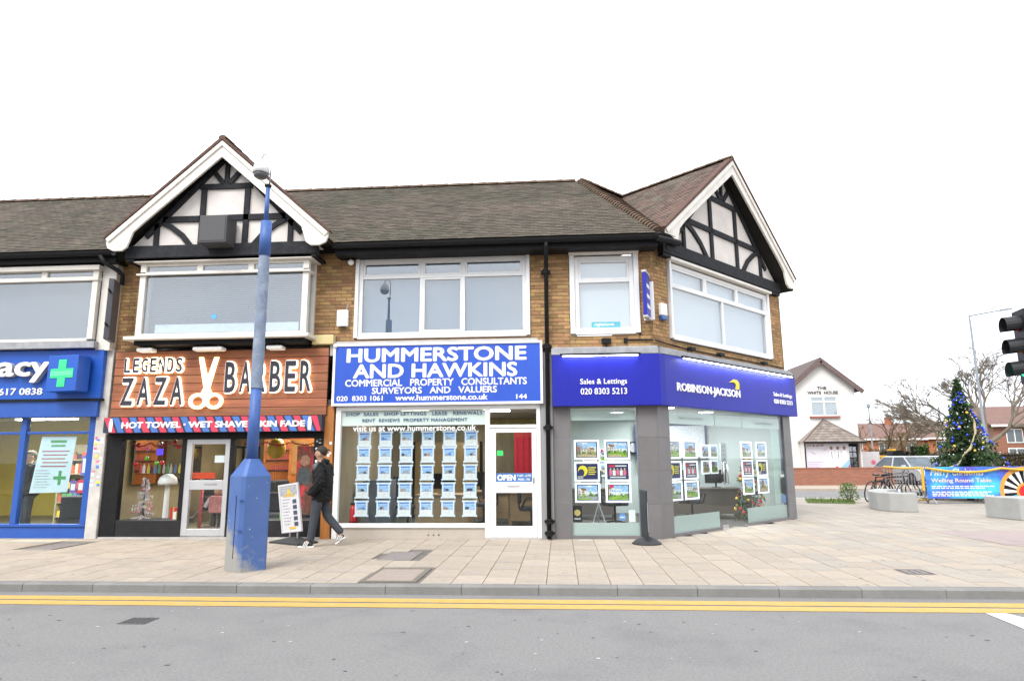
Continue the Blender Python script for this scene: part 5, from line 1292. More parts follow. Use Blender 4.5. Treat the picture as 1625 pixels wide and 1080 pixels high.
tag(MB().box(1.25, D + .03, .30, 1.37, D + .036, .52).build('white_notice', pm['paper']), 'white notice low in the narrow grey window', 'notice')
t = tag(MB().box(.21, D + .03, .30, .38, D + .036, .60).build('award_sticker', black), 'black award sticker with gold crest in the narrow grey window', 'sticker'); MB().disc(.295, D + .024, .47, .06, 12).build('crest', mat('crest_gold', (.45, .36, .12), .4), t); MB().box(.235, D + .025, .345, .355, D + .0295, .375).build('print', pm['grey'], t)
t = thing('door_notices', 'black and blue opening notices at the right edge of the canted corner window', 'notice', C1, CA); MB().box(5.02, .016, .62, 5.20, .022, .98).build('black_notice', black, t); MB().box(5.02, .016, .40, 5.20, .022, .58).build('blue_notice', pm['blue'], t); MB().box(5.02, .016, 1.0, 5.20, .022, 1.06).build('white_notice', pm['paper'], t)
# upper-floor fittings: hanging sign, alarm, cable, small black light, window sticker
t = thing('hanging_sign', 'deep blue double-sided hanging sign between the two right upper windows', 'sign', (1.78, D - .06, 4.55), R(72))
MB().box(-.42, -.035, -.42, -.02, .035, .42).build('panel', rblue, t, bevel=.006); MB().box(-.425, -.045, -.46, -.015, .045, -.421).build('edge', sgng, t); MB().box(-.425, -.045, .421, -.015, .045, .46).build('edge', sgng, t)
for i in range(3): MB().box(-.36, -.0385, -.26 + .2*i, -.08, -.0355, -.19 + .2*i).build('print', pm['paper'], t)
MB().box(-.02, -.10, -.44, .03, .10, .32).build('wall_plate', sgnw, t)
t = thing('alarm_box', 'white alarm box with blue base between the two right upper windows', 'alarm box', C1, CA); MB().box(.20, -.10, 4.24, .40, -.012, 4.49).build('case', sgnw, t, bevel=.02); MB().box(.205, -.098, 4.15, .395, -.014, 4.238).build('strobe', mat('strobe_blue', (.03, .10, .30), .3), t, bevel=.02)
t = thing('small_floodlight', 'small black twin light under the single upper window', 'light', (.93, D - .06, 3.70)); MB().box(-.09, -.05, -.04, .09, .03, .06).build('case', black, t); MB().tube([(0, -.01, -.12), (0, -.01, -.04)], .012, 6).build('stem', black, t)
q = MB().tube([(1.33, D - .03, 3.74), (1.45, D - .03, 3.73), (1.84, D - .04, 3.72)], .014, 6).tube([cpt(0, .04, 3.72), cpt(1.2, .04, 3.66), cpt(2.6, .04, 3.66), cpt(5.5, .04, 3.66)], .014, 6)
tag(q.build('cable', black), 'black cable clipped along the brick below the right upper windows', 'cable')
tag(MB().box(1.27, D - .05, 3.68, 1.34, D - .012, 3.77).build('junction_box', black, bevel=.006), 'small black junction box at the end of the black cable', 'box')
for i, s in enumerate((1.15, 2.3, 4.3)):
    t = thing('floodlight', ['first', 'second', 'third'][i] + ' small black floodlight on the ledge under the canted window', 'floodlight', cpt(s, .12, 3.60), CA, 'floodlights on the canted ledge'); MB().box(-.10, -.06, .02, .10, .04, .09).build('housing', black, t, bevel=.01); MB().tube([(0, 0, 0), (0, 0, .03)], .01, 6).build('stem', black, t)
t = tag(MB().box(.66, D + .015, 3.99, 1.22, D + .019, 4.11).build('window_sticker', mat('teal_sticker', (.12, .42, .52), .5)), 'teal strip sticker in the single upper window', 'sticker'); txt('rightmove', .72, 4.01, 1.10, 4.09, D + .0145, sgnw, parent=t, depth=.003, bold=.02)
# ================================================================== lamp post
lblue = mat('post_blue', (.045, .105, .31), .5, .22, 5, .1, 40, col2=(.32, .36, .42), c2scale=16, c2lo=.70, c2hi=.715)
lpale = mat('post_pale_blue', (.18, .225, .31), .75, .22, 9, .9, 40, col2=(.26, .30, .37), c2scale=5)
lgrey = mat('post_scuffed_grey', (.27, .28, .29), .7, .2, 6, .2, 40, col2=(.08, .13, .30), c2scale=3, c2lo=.52, c2hi=.6)
def scuffed(name):
    # blue paint worn back to grey in ragged patches round the foot, chips higher up
    m, nt, b = _tree(name); N, L = nt.nodes, nt.links; tc = N.new('ShaderNodeTexCoord'); sp = N.new('ShaderNodeSeparateXYZ'); L.new(tc.outputs['Object'], sp.inputs[0])
    n1 = N.new('ShaderNodeTexNoise'); n1.inputs['Scale'].default_value = 5; n1.inputs['Detail'].default_value = 8; n1.inputs['Roughness'].default_value = .7; L.new(tc.outputs['Object'], n1.inputs[0])
    x1 = N.new('ShaderNodeMath'); x1.operation = 'MULTIPLY_ADD'; x1.inputs[1].default_value = .35; x1.inputs[2].default_value = .0; L.new(sp.outputs['X'], x1.inputs[0])
    a = N.new('ShaderNodeMath'); a.operation = 'MULTIPLY_ADD'; a.inputs[1].default_value = 1.1; L.new(n1.outputs[0], a.inputs[0]); L.new(sp.outputs['Z'], a.inputs[2])
    a2 = N.new('ShaderNodeMath'); a2.operation = 'ADD'; L.new(a.outputs[0], a2.inputs[0]); x1.inputs[1].default_value = 1.3; L.new(x1.outputs[0], a2.inputs[1])
    r = N.new('ShaderNodeMapRange'); r.inputs[1].default_value = .74; r.inputs[2].default_value = .98; r.inputs[3].default_value = 1; r.inputs[4].default_value = 0; L.new(a2.outputs[0], r.inputs[0])
    n2 = N.new('ShaderNodeTexNoise'); n2.inputs['Scale'].default_value = 17; n2.inputs['Detail'].default_value = 6; L.new(tc.outputs['Object'], n2.inputs[0])
    r2 = N.new('ShaderNodeMapRange'); r2.inputs[1].default_value = .70; r2.inputs[2].default_value = .715; L.new(n2.outputs[0], r2.inputs[0])
    nv = N.new('ShaderNodeTexNoise'); nv.inputs['Scale'].default_value = 3; nv.inputs['Detail'].default_value = 6; L.new(tc.outputs['Object'], nv.inputs[0])
    bl = N.new('ShaderNodeMixRGB'); bl.inputs[1].default_value = (.035, .085, .27, 1); bl.inputs[2].default_value = (.075, .15, .36, 1); L.new(nv.outputs[0], bl.inputs[0])
    m1 = N.new('ShaderNodeMixRGB'); m1.inputs[2].default_value = (.27, .27, .26, 1); L.new(r.outputs[0], m1.inputs[0]); L.new(bl.outputs[0], m1.inputs[1])
    m2 = N.new('ShaderNodeMixRGB'); m2.inputs[2].default_value = (.40, .44, .50, 1); L.new(r2.outputs[0], m2.inputs[0]); L.new(m1.outputs[0], m2.inputs[1])
    L.new(m2.outputs[0], b.inputs['Base Color']); b.inputs['Roughness'].default_value = .55; return m
lp = thing('lamp_post', 'blue paint-flaked column on a wide faceted base by the kerb', 'lamp post', (-4.36, 9.17, 0))
def octa(w_, z, c=.10):
    p = [(-w_, -w_ + c), (-w_ + c, -w_), (w_ - c, -w_), (w_, -w_ + c), (w_, w_ - c), (w_ - c, w_), (-w_ + c, w_), (-w_, w_ - c)]
    a = R(-38); return [(x*math.cos(a) - y*math.sin(a), x*math.sin(a) + y*math.cos(a), z) for x, y in p]
def loft(secs, m, name, parent, smooth=False):
    n = len(secs[0]); q = MB(); vs = [v for s in secs for v in s]
    fs = [(i*n+k, i*n+(k+1) % n, (i+1)*n+(k+1) % n, (i+1)*n+k) for i in range(len(secs)-1) for k in range(n)]
    fs += [tuple(range(n-1, -1, -1)), tuple((len(secs)-1)*n+k for k in range(n))]
    return q.add(vs, fs).build(name, m, parent, smooth=smooth)
loft([octa(.215, 0, .045), octa(.215, .02, .045), octa(.215, 1.26, .045)], scuffed('post_base_paint'), 'base', lp)
MB().bar((-.19, -.10, .33), (-.02, -.222, .33), .012, .10).build('access_strip', MATS['post_scuffed_grey'], lp)
for a, b in (((-.2105, -.035, .18), (-.2105, -.035, 1.0)), ((-.085, -.208, .18), (-.085, -.208, 1.0)), ((-.2105, -.035, 1.0), (-.085, -.208, 1.0)), ((-.2105, -.035, .18), (-.085, -.208, .18))): MB().bar(a, b, .008, .008).build('door_seam', black, lp)
loft([octa(.215, 1.261, .045), octa(.085, 1.50, .03)], lblue, 'shoulder', lp)
MB().tube([(0, 0, 1.49), (0, 0, 2.52)], [.082, .074], 14).build('shaft', lblue, lp, smooth=True)
# flaking sleeve, uneven
rr = random.Random(4); q = MB(); n = 18; prev = None
for i in range(34):
    z = 2.50 + i*.0605
    ring = [(((.084 - .0002*i + rr.uniform(-.004, .004))*math.cos(2*math.pi*k/n)), ((.084 - .0002*i + rr.uniform(-.004, .004))*math.sin(2*math.pi*k/n)), z) for k in range(n)]
    o0 = len(q.v); q.v += ring
    if prev is not None:
        for k in range(n): q.f.append((prev+k, prev+(k+1) % n, o0+(k+1) % n, o0+k)); q.m.append(0)
    prev = o0
q.build('flaked_sleeve', lpale, lp, smooth=True)
MB().tube([(0, 0, 4.48), (0, 0, 5.02)], [.085, .08], 14).build('upper_shaft', lblue, lp, smooth=True)
MB().tube([(-.01, 0, 5.0), (-.01, 0, 5.60)], [.035, .03], 10).build('spigot', lblue, lp, smooth=True); MB().lathe([(.05, 5.58), (.05, 5.61)], -.01, 0, 12).build('flange', black, lp)
for k, (x, z) in enumerate(((.20, .95), (.19, .55))): MB().box(-.03, -.30, z, .05, -.285, z + .01).build('hinge', lblue, lp)
cc = thing('security_camera', 'white dome security camera hung from a hook on the blue column', 'camera', (-4.37, 9.17, 5.61))
q = MB().tube([(.02, 0, 0), (.03, 0, .30), (.02, 0, .42), (-.03, 0, .50), (-.10, 0, .50), (-.125, 0, .44), (-.125, 0, .40)], .012, 8); q.build('hook', steel, cc, smooth=True)
MB().lathe([(.02, .41), (.05, .40), (.11, .31), (.125, .19)], -.125, 0, 16).build('housing', sgnw, cc, smooth=True); MB().lathe([(.112, .189), (.10, .14), (.06, .11), (.01, .10)], -.125, 0, 16).build('dome', mat('smoked_dome', (.10, .10, .11), .15), cc, smooth=True)

# ================================================================== pavement sign
ab = thing('pavement_sign', 'silver framed swing sign on a black rubber base outside the barber', 'pavement sign', (-4.86, 12.05, 0), R(-28))
loft([[(-.40, -.22, 0), (.40, -.22, 0), (.40, .22, 0), (-.40, .22, 0)], [(-.40, -.22, .03), (.40, -.22, .03), (.40, .22, .03), (-.40, .22, .03)], [(-.18, -.15, .075), (.18, -.15, .075), (.18, .15, .075), (-.18, .15, .075)], [(-.08, -.08, .10), (.08, -.08, .10), (.08, .08, .10), (-.08, .08, .10)]], mat('rubber', (.03, .032, .035), .75, .2, 10), 'rubber_base', ab)
for sx in (-.10, .10): MB().tube([(sx, 0, .09), (sx, 0, .20)], .014, 8).build('spring', steel, ab)
fr = MB(); fr.box(-.27, -.02, .19, -.235, .02, 1.06); fr.box(.235, -.02, .19, .27, .02, 1.06); fr.box(-.235, -.02, .19, .235, .02, .23); fr.box(-.235, -.02, 1.02, .235, .02, 1.06)
fo = fr.build('frame', mat('satin_silver', (.55, .55, .57), .4), ab, bevel=.008); fo.rotation_euler = (R(4), R(-7), 0)
def onb(o): return o
MB().box(-.233, -.008, .232, .233, .008, 1.018).build('sheet', mat('menu_sheet', (.55, .55, .58), .5, .08, 4), fo)
q = MB(); q.slot(0).box(-.22, -.0135, .86, .22, -.009, 1.0); q.slot(1).prism([(-.06, .87), (.08, .87), (.02, .99)], -.0175, -.014); q.box(-.15, -.0135, .83, .16, -.009, .855); q.slot(2)
for i in range(9): q.box(-.19, -.0135, .78 - .055*i, .02 - .03*(i % 3), -.009, .79 - .055*i)
q.slot(3)
for i in range(5): q.box(.09, -.0135, .70 - .10*i, .19, -.009, .77 - .10*i)
q.slot(1).box(-.05, -.0135, .25, .12, -.009, .29); q.build('print', [pm['grey'], gold, prk, pm['dark']], fo)

# ================================================================== banner stand at the corner
bn = thing('banner_stand', 'narrow black upright banner on a round black base at the shop corner', 'banner stand', (1.47, 12.05, 0))
MB().lathe([(.25, 0), (.255, .02), (.20, .06), (.07, .12), (.03, .14)], 0, 0, 24).build('base', mat('black_rubber', (.035, .036, .038), .6), bn)
MB().tube([(.02, 0, .12), (.02, 0, .90)], .02, 8).build('pole', black, bn)
MB().box(-.055, -.26, .10, -.035, .16, .92).build('panel', mat('banner_black', (.02, .022, .03), .5), bn, bevel=.008); MB().box(-.0375, -.12, .35, -.0345, .02, .80).build('print', pm['paper'], bn)
MB().box(-.034, -.255, .22, -.031, -.235, .72).build('edge_print', pm['cloud'], bn); bn.rotation_euler = (0, 0, R(8))

# ================================================================== people
def skin(name, V, E, m, parent, sub=3):
    me = bpy.data.meshes.new(name); me.from_pydata([v[0] for v in V], E, [])
    o = bpy.data.objects.new(name, me); COL.objects.link(o)
    md = o.modifiers.new('s', 'SKIN'); sd = o.modifiers.new('d', 'SUBSURF'); sd.levels = sub; sd.render_levels = sub
    if not me.skin_vertices: 
        bpy.context.view_layer.objects.active = o
    for i, v in enumerate(V):
        r_ = v[1]; me.skin_vertices[0].data[i].radius = (r_, r_) if not hasattr(r_, '__len__') else r_
    me.skin_vertices[0].data[0].use_root = True
    md.use_smooth_shade = True
    dg = bpy.context.evaluated_depsgraph_get(); nm = bpy.data.meshes.new_from_object(o.evaluated_get(dg)); nm.name = name
    bpy.data.objects.remove(o); nm.materials.clear(); nm.materials.append(m)
    if name == 'jacket':                # creases in the cloth
        for v in nm.vertices:
            c = v.co; v.co = c + v.normal*(.007*math.sin(c.z*58 + 6*math.sin(c.x*17 + c.y*11)) + .005*math.sin(c.z*95 + c.x*70))
    n_ = bpy.data.objects.new(name, nm); COL.objects.link(n_); n_.parent = parent
    return n_
skinm = mat('skin', (.42, .235, .16), .6, .06, 6); hairm = mat('short_dark_hair', (.035, .027, .022), .85, .3, 60)
def person(loc, rz, label, jm, tm, walking=True, shoem=None, sleeve=None):
    t = thing('person', label, 'person', loc, rz)
    H = [((-.030, 0, 1.49), (.056, .056)), ((-.042, 0, 1.545), (.088, .086)), ((-.032, 0, 1.62), (.108, .092)), ((-.026, 0, 1.685), (.070, .062))]
    if walking:
        LL = [((0, -.09, .88), .085), ((-.07, -.09, .48), .06), ((-.12, -.09, .10), .042), ((-.22, -.09, .045), .036)]
        RL = [((.01, .09, .88), .085), ((.10, .09, .50), .06), ((.36, .10, .22), .042), ((.335, .10, .09), .036)]
    else:
        LL = [((0, -.09, .88), .085), ((-.01, -.10, .48), .06), ((0, -.10, .10), .042), ((-.11, -.10, .045), .036)]
        RL = [((0, .09, .88), .085), ((.01, .10, .48), .06), ((.02, .10, .10), .042), ((-.09, .10, .045), .036)]
    LA = [((.015, -.20, 1.36), .058), ((.085, -.265, 1.10), .046), ((-.085, -.235, .93), .036), ((-.14, -.19, .90), .034)]
    RA = [((.0, .19, 1.37), .058), ((.06, .245, 1.10), .046), ((-.10, .205, .93), .036), ((-.14, .17, .90), .034)]
    V = [((0, 0, .93), (.12, .15)), ((.012, 0, 1.12), (.11, .14)), ((.015, 0, 1.30), (.12, .16)), ((-.005, 0, 1.42), (.058, .06))] + H
    E = [(0, 1), (1, 2), (2, 3), (3, 4), (4, 5), (5, 6), (6, 7)]
    for L_, root in ((LL, 0), (RL, 0), (LA, 2), (RA, 2)):
        s0 = len(V); V += L_; E += [(root, s0)] + [(s0+k, s0+k+1) for k in range(3)]
    body = skin('body', V, E, skinm, t)
    q = MB(); q.ball((-.128, 0, 1.572), .015, 8, 6, (1.3, .8, 1.4)).ball((-.02, -.092, 1.575), .026, 8, 6, (.8, .35, 1.2)).ball((-.02, .092, 1.575), .026, 8, 6, (.8, .35, 1.2)); q.build('nose_and_ears', skinm, body, smooth=True)
    q = MB(); 
    for sy in (-1, 1): q.ball((-.125, sy*.034, 1.600), .011, 6, 5)
    q.box(-.128, -.022, 1.530, -.115, .022, 1.537); q.build('eyes_and_mouth', mat('dark_eye', (.03, .02, .02), .4), body)
    q = MB(); q.ball((-.018, 0, 1.628), .1, 20, 16, (1.06, .97, .98)); 
    cen = lambda f: (sum(q.v[i][0] for i in f)/len(f), sum(q.v[i][2] for i in f)/len(f))
    keep = [f for f in q.f if cen(f)[1] > 1.615 - 1.0*(cen(f)[0] + .02) or (cen(f)[1] > 1.655)]
    q.f = keep; q.m = [0]*len(keep); q.build('hair', hairm, t, smooth=True)
    # clothes
    J = [((.02, 0, .74), (.175, .20)), ((.02, 0, .82), (.19, .215)), ((.02, 0, .95), (.188, .215)), ((.03, 0, 1.12), (.185, .215)), ((.035, 0, 1.28), (.175, .215)), ((.018, 0, 1.395), (.11, .13)), ((.065, 0, 1.44), (.10, .11)), ((.10, 0, 1.40), (.075, .09))]
    JE = [(0, 1), (1, 2), (2, 3), (3, 4), (4, 5), (5, 6), (6, 7)]
    for A in (LA, RA):
        s0 = len(J); J += [(A[0][0], .098), (A[1][0], .088), (A[2][0], .074), (A[3][0], .068)]; JE += [(4, s0), (s0, s0+1), (s0+1, s0+2), (s0+2, s0+3)]
    jk = skin('jacket', J, JE, jm, t)
    if sleeve:
        q = MB(); q.ball((-.01, -.215, 1.36), .088, 10, 8, (.95, .62, .85)); q.build('shoulder_patch', sleeve, jk, smooth=True)
    P = [((0, 0, .92), (.125, .155))]; PE = []
    for L_ in (LL, RL):
        s0 = len(P); k = Vector(L_[2][0]); 
        P += [(L_[0][0], .11), (tuple((Vector(L_[0][0])+Vector(L_[1][0]))/2), .096), (L_[1][0], .080), (tuple((Vector(L_[1][0])+k)/2), .072), (tuple(k + (k-Vector(L_[1][0]))*.08), .066)]; PE += [(0, s0)] + [(s0+i, s0+i+1) for i in range(4)]
    skin('jeans', P, PE, tm, t)
    for L_ in (LL, RL):
        a, b = Vector(L_[2][0]), Vector(L_[3][0]); d = (b - a); d.y = 0
        if walking and L_ is RL: 
            pts = [((a + Vector((.045, 0, -.035)))[:], .045), ((a + Vector((-.0, 0, -.085)))[:], .05), ((a + Vector((-.055, 0, -.15)))[:], .045)]
        else:
            pts = [((a.x + .05, a.y, .048), .044), ((a.x - .05, a.y, .05), .05), ((a.x - .17, a.y, .042), .042)]
        sh = skin('shoe', pts, [(0, 1), (1, 2)], shoem or black, t)
        q = MB(); c = Vector(pts[1][0])
        for k in range(3):
            p = c + Vector((.02 - .03*k, -.052, .0)); q.bar(p + Vector((-.02, 0, -.035)), p + Vector((.02, 0, .04)), .012, .006, up=(0, 1, 0))
        q.build('stripe', sgnw, sh)
        MB().bar((pts[0][0][0] + .02, c.y, pts[0][0][2] - .042), (pts[2][0][0] - .03, c.y, pts[2][0][2] - .036), .085, .02, up=(0, 0, 1)).build('sole', sgnw, sh)
    return t
person((-4.23, 11.62, 0), R(0), 'man in black hooded jacket and dark jeans walking left past the shops', mat('black_jacket', (.007, .007, .008), .9, .4, 25, .4, 40), mat('dark_denim', (.042, .048, .060), .85, .2, 9, .5, 9, stretch=(1, 1, 2.2)), True, mat('black_shoe', (.02, .02, .022), .5), mat('grey_patch', (.10, .11, .12), .8, .3, 40))
person((-11.35, 13.6, 0), R(60), 'person in dark coat standing inside the pharmacy at the left edge', mat('dark_coat', (.025, .025, .032), .8, .2, 20), MATS['dark_denim'], False)

# ================================================================== plaza: low concrete walls, grass patch
conc = mat('pale_concrete', (.33, .335, .325), .85, .12, 2.5, .15, 50)
pw = tag(MB().slab([(9.75, 21.6), (9.15, 20.9), (8.82, 20.1), (8.72, 19.4), (8.85, 18.95), (9.10, 18.76), (9.47, 18.74), (9.50, 19.18), (9.28, 19.25), (9.2, 19.6), (9.28, 20.0), (9.6, 20.65), (10.1, 21.2)], 0, .49).build('seat_wall', conc, bevel=.02), 'curved pale concrete seat wall left of the christmas banner', 'seat wall')
tag(MB().slab([(10.30, 17.3), (10.5, 16.35), (13.5, 15.9), (14.0, 17.2)], 0, .50).build('seat_wall', conc, bevel=.02), 'straight pale concrete seat wall in front of the round emblem banner', 'seat wall')
soil = tag(MB().slab([(7.95, 22.5), (9.2, 21.95), (9.75, 23.4), (8.4, 24.0)], -.02, .03).build('grass_patch', mat('rough_grass', (.10, .14, .045), .95, .35, 14, .5, 80)), 'small square patch of rough grass on the plaza', 'grass patch')
rr = random.Random(8); q = MB()
for i in range(700):
    u, v = rr.random(), rr.random(); p = Vector((7.95, 22.5, .03))*(1-u)*(1-v) + Vector((9.2, 21.95, .03))*u*(1-v) + Vector((9.75, 23.4, .03))*u*v + Vector((8.4, 24.0, .03))*(1-u)*v
    a = rr.uniform(0, 6.28); h = rr.uniform(.04, .12); q.add([p + Vector((.01*math.cos(a), .01*math.sin(a), 0)), p - Vector((.01*math.cos(a), .01*math.sin(a), 0)), p + Vector((rr.uniform(-.04, .04), rr.uniform(-.04, .04), h))], [(0, 1, 2)])
tag(q.build('grass_blades', mat('grass_blade', (.11, .17, .04), .9, .2, 5, rnd=.3)), 'rough grass blades on the plaza patch', kind='stuff')
def leafy(loc, h, r, n, m, label, name='shrub', cat='shrub', seed=0, flat=1.0, leaf=.06):
    rr = random.Random(seed); t = thing(name, label, cat, loc); q = MB(); st = MB()
    for i in range(9):
        a = i*.7; st.tube([(0, 0, 0), (.4*r*math.cos(a), .4*r*math.sin(a), h*.5), (.8*r*math.cos(a), .8*r*math.sin(a), h*.85)], [.012, .008, .003], 4)
    st.build('stems', mat('twig', (.09, .065, .04), .9), t)
    for i in range(n):
        a, z = rr.uniform(0, 6.28), rr.random(); R_ = r*math.sqrt(rr.random())*(1 - .5*z); c = Vector((R_*math.cos(a), R_*math.sin(a)*flat, h*(.12 + .88*z)))
        d = Vector((rr.uniform(-1, 1), rr.uniform(-1, 1), rr.uniform(-.5, 1))).normalized()*leaf; s_ = d.cross(Vector((rr.uniform(-1, 1), rr.uniform(-1, 1), rr.uniform(-1, 1)))).normalized()*leaf*.4
        q.add([c - d*.5, c + s_, c + d*.6, c - s_], [(0, 1, 2, 3)])
    q.build('foliage', m, t); return t
leafy((9.25, 22.5, .02), .62, .38, 420, mat('pale_leaf', (.13, .19, .07), .8, .2, 6, rnd=.35), 'small pale green plant at the end of the grass patch', seed=2)

# ================================================================== christmas tree with barriers and banner
blueb = mat('blue_bauble', (.02, .06, .62), .18, .1, 5); fir = mat('fir_needles', (.040, .080, .028), .75, .35, 3, rnd=.4)
xt = xmas(13.75, 23.8, 0, 4.08, 1.75, fir, 'large decorated christmas tree behind the banner on the plaza', [(blueb, 54, .042), (silv, 80, .022), (gold, 8, .045), (grnb, 2, .06)], 21, n=760, leaf=.13)
q = MB(); pts = []
for k in range(15):
    u = k/14; a = R(-150 + 95*u); z = .9 + 1.9*u; R_ = 1.55*(1 - (z/3.95))**1.15*.98; pts.append((R_*math.cos(a), R_*math.sin(a), z))
q.tube([(p[0]*(1+.06*math.sin(i*2.1)), p[1], p[2]+.05*math.sin(i*1.7)) for i, p in enumerate(pts)], [.03 + .014*math.sin(i*1.3) for i in range(15)], 6); q.build('ribbon', mat('gold_ribbon', (.36, .31, .18), .4), xt)
MB().tube([(0, 0, 3.8), (.0, 0, 4.3)], .006, 5).build('tip', MATS['bark'], xt)
galv = mat('galvanised', (.42, .43, .44), .45, .1, 8, metal=.5); tins = mat('gold_tinsel', (.62, .38, .03), .4, .3, 30)
def barrier(loc, rz, L_, label):
    t = thing('crowd_barrier', label, 'barrier', loc, rz, 'crowd barriers round the christmas tree')
    q = MB().tube([(0, 0, .12), (0, 0, 1.05), (.06, 0, 1.11), (L_-.06, 0, 1.11), (L_, 0, 1.05), (L_, 0, .12)], .02, 8).tube([(0, 0, .2), (L_, 0, .2)], .018, 8); q.build('frame', galv, t, smooth=True)
    n = int(L_/.12)
    for k in range(1, n): MB().tube([(k*L_/n, 0, .2), (k*L_/n, 0, 1.10)], .007, 5).build('bar', galv, t)
    for x in (.2, L_-.2): MB().bar((x, -.28, .02), (x, 0, .2), .03, .03).bar((x, .28, .02), (x, 0, .2), .03, .03).build('foot', galv, t)
    return t
barrier((11.32, 21.95, 0), 0, 2.05, 'galvanised crowd barrier behind the left half of the christmas banner')
barrier((13.40, 21.95, 0), 0, 2.05, 'galvanised crowd barrier behind the right half of the christmas banner')
barrier((10.9, 23.5, 0), R(-73), 1.6, 'galvanised crowd barrier hung with gold tinsel on the left of the tree')
bb = thing('banner', 'blue and purple christmas banner with round black and white emblem', 'banner', (11.36, 21.86, 0))
def bgm():
    m, nt, b = _tree('banner_print'); N, L = nt.nodes, nt.links
    tc = N.new('ShaderNodeTexCoord'); n = N.new('ShaderNodeTexNoise'); n.inputs['Scale'].default_value = 1.1; n.inputs['Detail'].default_value = 3; L.new(tc.outputs['Object'], n.inputs[0])
    r = N.new('ShaderNodeValToRGB'); e = r.color_ramp.elements; e[0].position = .36; e[0].color = (.10, .05, .42, 1); e[1].position = .64; e[1].color = (.06, .50, .72, 1); k = e.new(.48); k.color = (.04, .16, .62, 1)
    L.new(n.outputs[0], r.inputs[0]); L.new(r.outputs[0], b.inputs['Base Color']); b.inputs['Roughness'].default_value = .45; return m
MB().box(0, 0, .17, 4.0, .012, 1.13).build('sheet', bgm(), bb)
txt('Merry Christmas', .15, .80, 1.75, 1.08, -.0005, sgnw, parent=bb, depth=.003, bold=.01, shear=.3); txt('Welling Round Table', .15, .62, 1.95, .78, -.0005, mat('banner_cream', (.62, .55, .42), .5), parent=bb, depth=.003, bold=.02)
q = MB(); rr = random.Random(6)
for i, z in enumerate((.52, .465, .35, .295, .24)):
    x = .15
    while x < 1.9 - .15*(i % 2): w_ = rr.uniform(.06, .16); q.box(x, -.004, z, x+w_, -.0005, z+.028); x += w_ + .03
q.build('small_print', sgnw, bb)
cx0, cz0 = 2.92, .36
def ring(r0, r1, a0, a1, y, n=8):
    q = []
    for k in range(n+1): a = a0 + (a1-a0)*k/n; q.append((cx0 + r1*math.cos(a), max(.175, min(1.125, cz0 + r1*math.sin(a)))))
    for k in range(n, -1, -1): a = a0 + (a1-a0)*k/n; q.append((cx0 + r0*math.cos(a), max(.175, min(1.125, cz0 + r0*math.sin(a)))))
    return q
for k in range(18):
    a0 = R(-15) + k*R(210)/18
    MB().prism(ring(.28, .64, a0, a0 + R(210)/18, 0, 3), -.006, -.001).build('emblem_wedge', black if k % 2 else sgnw, bb)
MB().prism(ring(.64, .76, R(-15), R(195), 0, 24), -.006, -.001).build('emblem_rim', mat('emblem_orange', (.62, .28, .05), .5), bb); MB().prism(ring(.12, .28, R(-40), R(220), 0, 20), -.007, -.002).build('emblem_ring', MATS['emblem_orange'], bb); MB().prism(ring(.01, .2, R(-60), R(240), 0, 20), -.0095, -.0072).build('emblem_centre', redb, bb)
q = MB()
for a, b in (((11.36, 21.80, 1.10), (12.6, 21.80, .96)), ((12.6, 21.80, .96), (13.6, 21.80, 1.08)), ((13.6, 21.8, 1.08), (15.3, 21.8, 1.0)), ((10.9, 23.5, 1.12), (11.36, 22.0, 1.10)), ((11.30, 21.9, 1.1), (11.30, 21.92, .4)), ((10.95, 23.3, .1), (11.5, 22.1, .12))):
    q.tube([a, tuple((Vector(a)+Vector(b))/2 - Vector((0, 0, .03))), b], .038, 6)
tag(q.build('tinsel_garland', tins), 'gold tinsel garland draped along the barriers', 'garland')

# ================================================================== bicycles behind the seat wall
def bicycle(loc, rz, label, lean=.1):
    t = thing('bicycle', label, 'bicycle', loc, rz, 'bicycles behind the seat wall'); t.rotation_euler = (lean, 0, rz); bm_ = mat('bike_black', (.012, .012, .014), .4)
    for x in (-.52, .52):
        w_ = MB().tube([(x + .33*math.cos(2*math.pi*k/20), 0, .34 + .33*math.sin(2*math.pi*k/20)) for k in range(21)], .022, 6, False).build('wheel', bm_, t)
        q = MB(); 
        for k in range(8): q.tube([(x, 0, .34), (x + .32*math.cos(k*.785), 0, .34 + .32*math.sin(k*.785))], .003, 3)
        q.build('spokes', steel, w_)
    q = MB(); 
    for a, b in (((-.52, 0, .34), (-.08, 0, .30)), ((-.08, 0, .30), (-.22, 0, .82)), ((-.22, 0, .80), (.36, 0, .82)), ((-.08, 0, .30), (.38, 0, .76)), ((-.52, 0, .34), (-.20, 0, .76)), ((.52, 0, .34), (.36, 0, .88))): q.tube([a, b], .02, 6)
    q.build('frame', bm_, t); MB().box(-.36, -.07, .86, -.10, .07, .91).build('saddle', bm_, t, bevel=.02); MB().tube([(.30, -.26, .98), (.38, -.1, .96), (.38, .1, .96), (.30, .26, .98)], .014, 6).tube([(.36, 0, .86), (.38, 0, .96)], .016, 6).build('handlebar', bm_, t); MB().tube([(-.08, -.06, .30), (-.08, .06, .30)], .09, 10).build('crank', steel, t)
    return t
bicycle((11.0, 22.9, 0), R(12), 'left black bicycle behind the curved seat wall', -.25); bicycle((10.5, 23.4, 0), R(40), 'rear black bicycle behind the curved seat wall', .2); bicycle((11.6, 24.0, 0), R(-8), 'right black bicycle behind the curved seat wall', -.3)

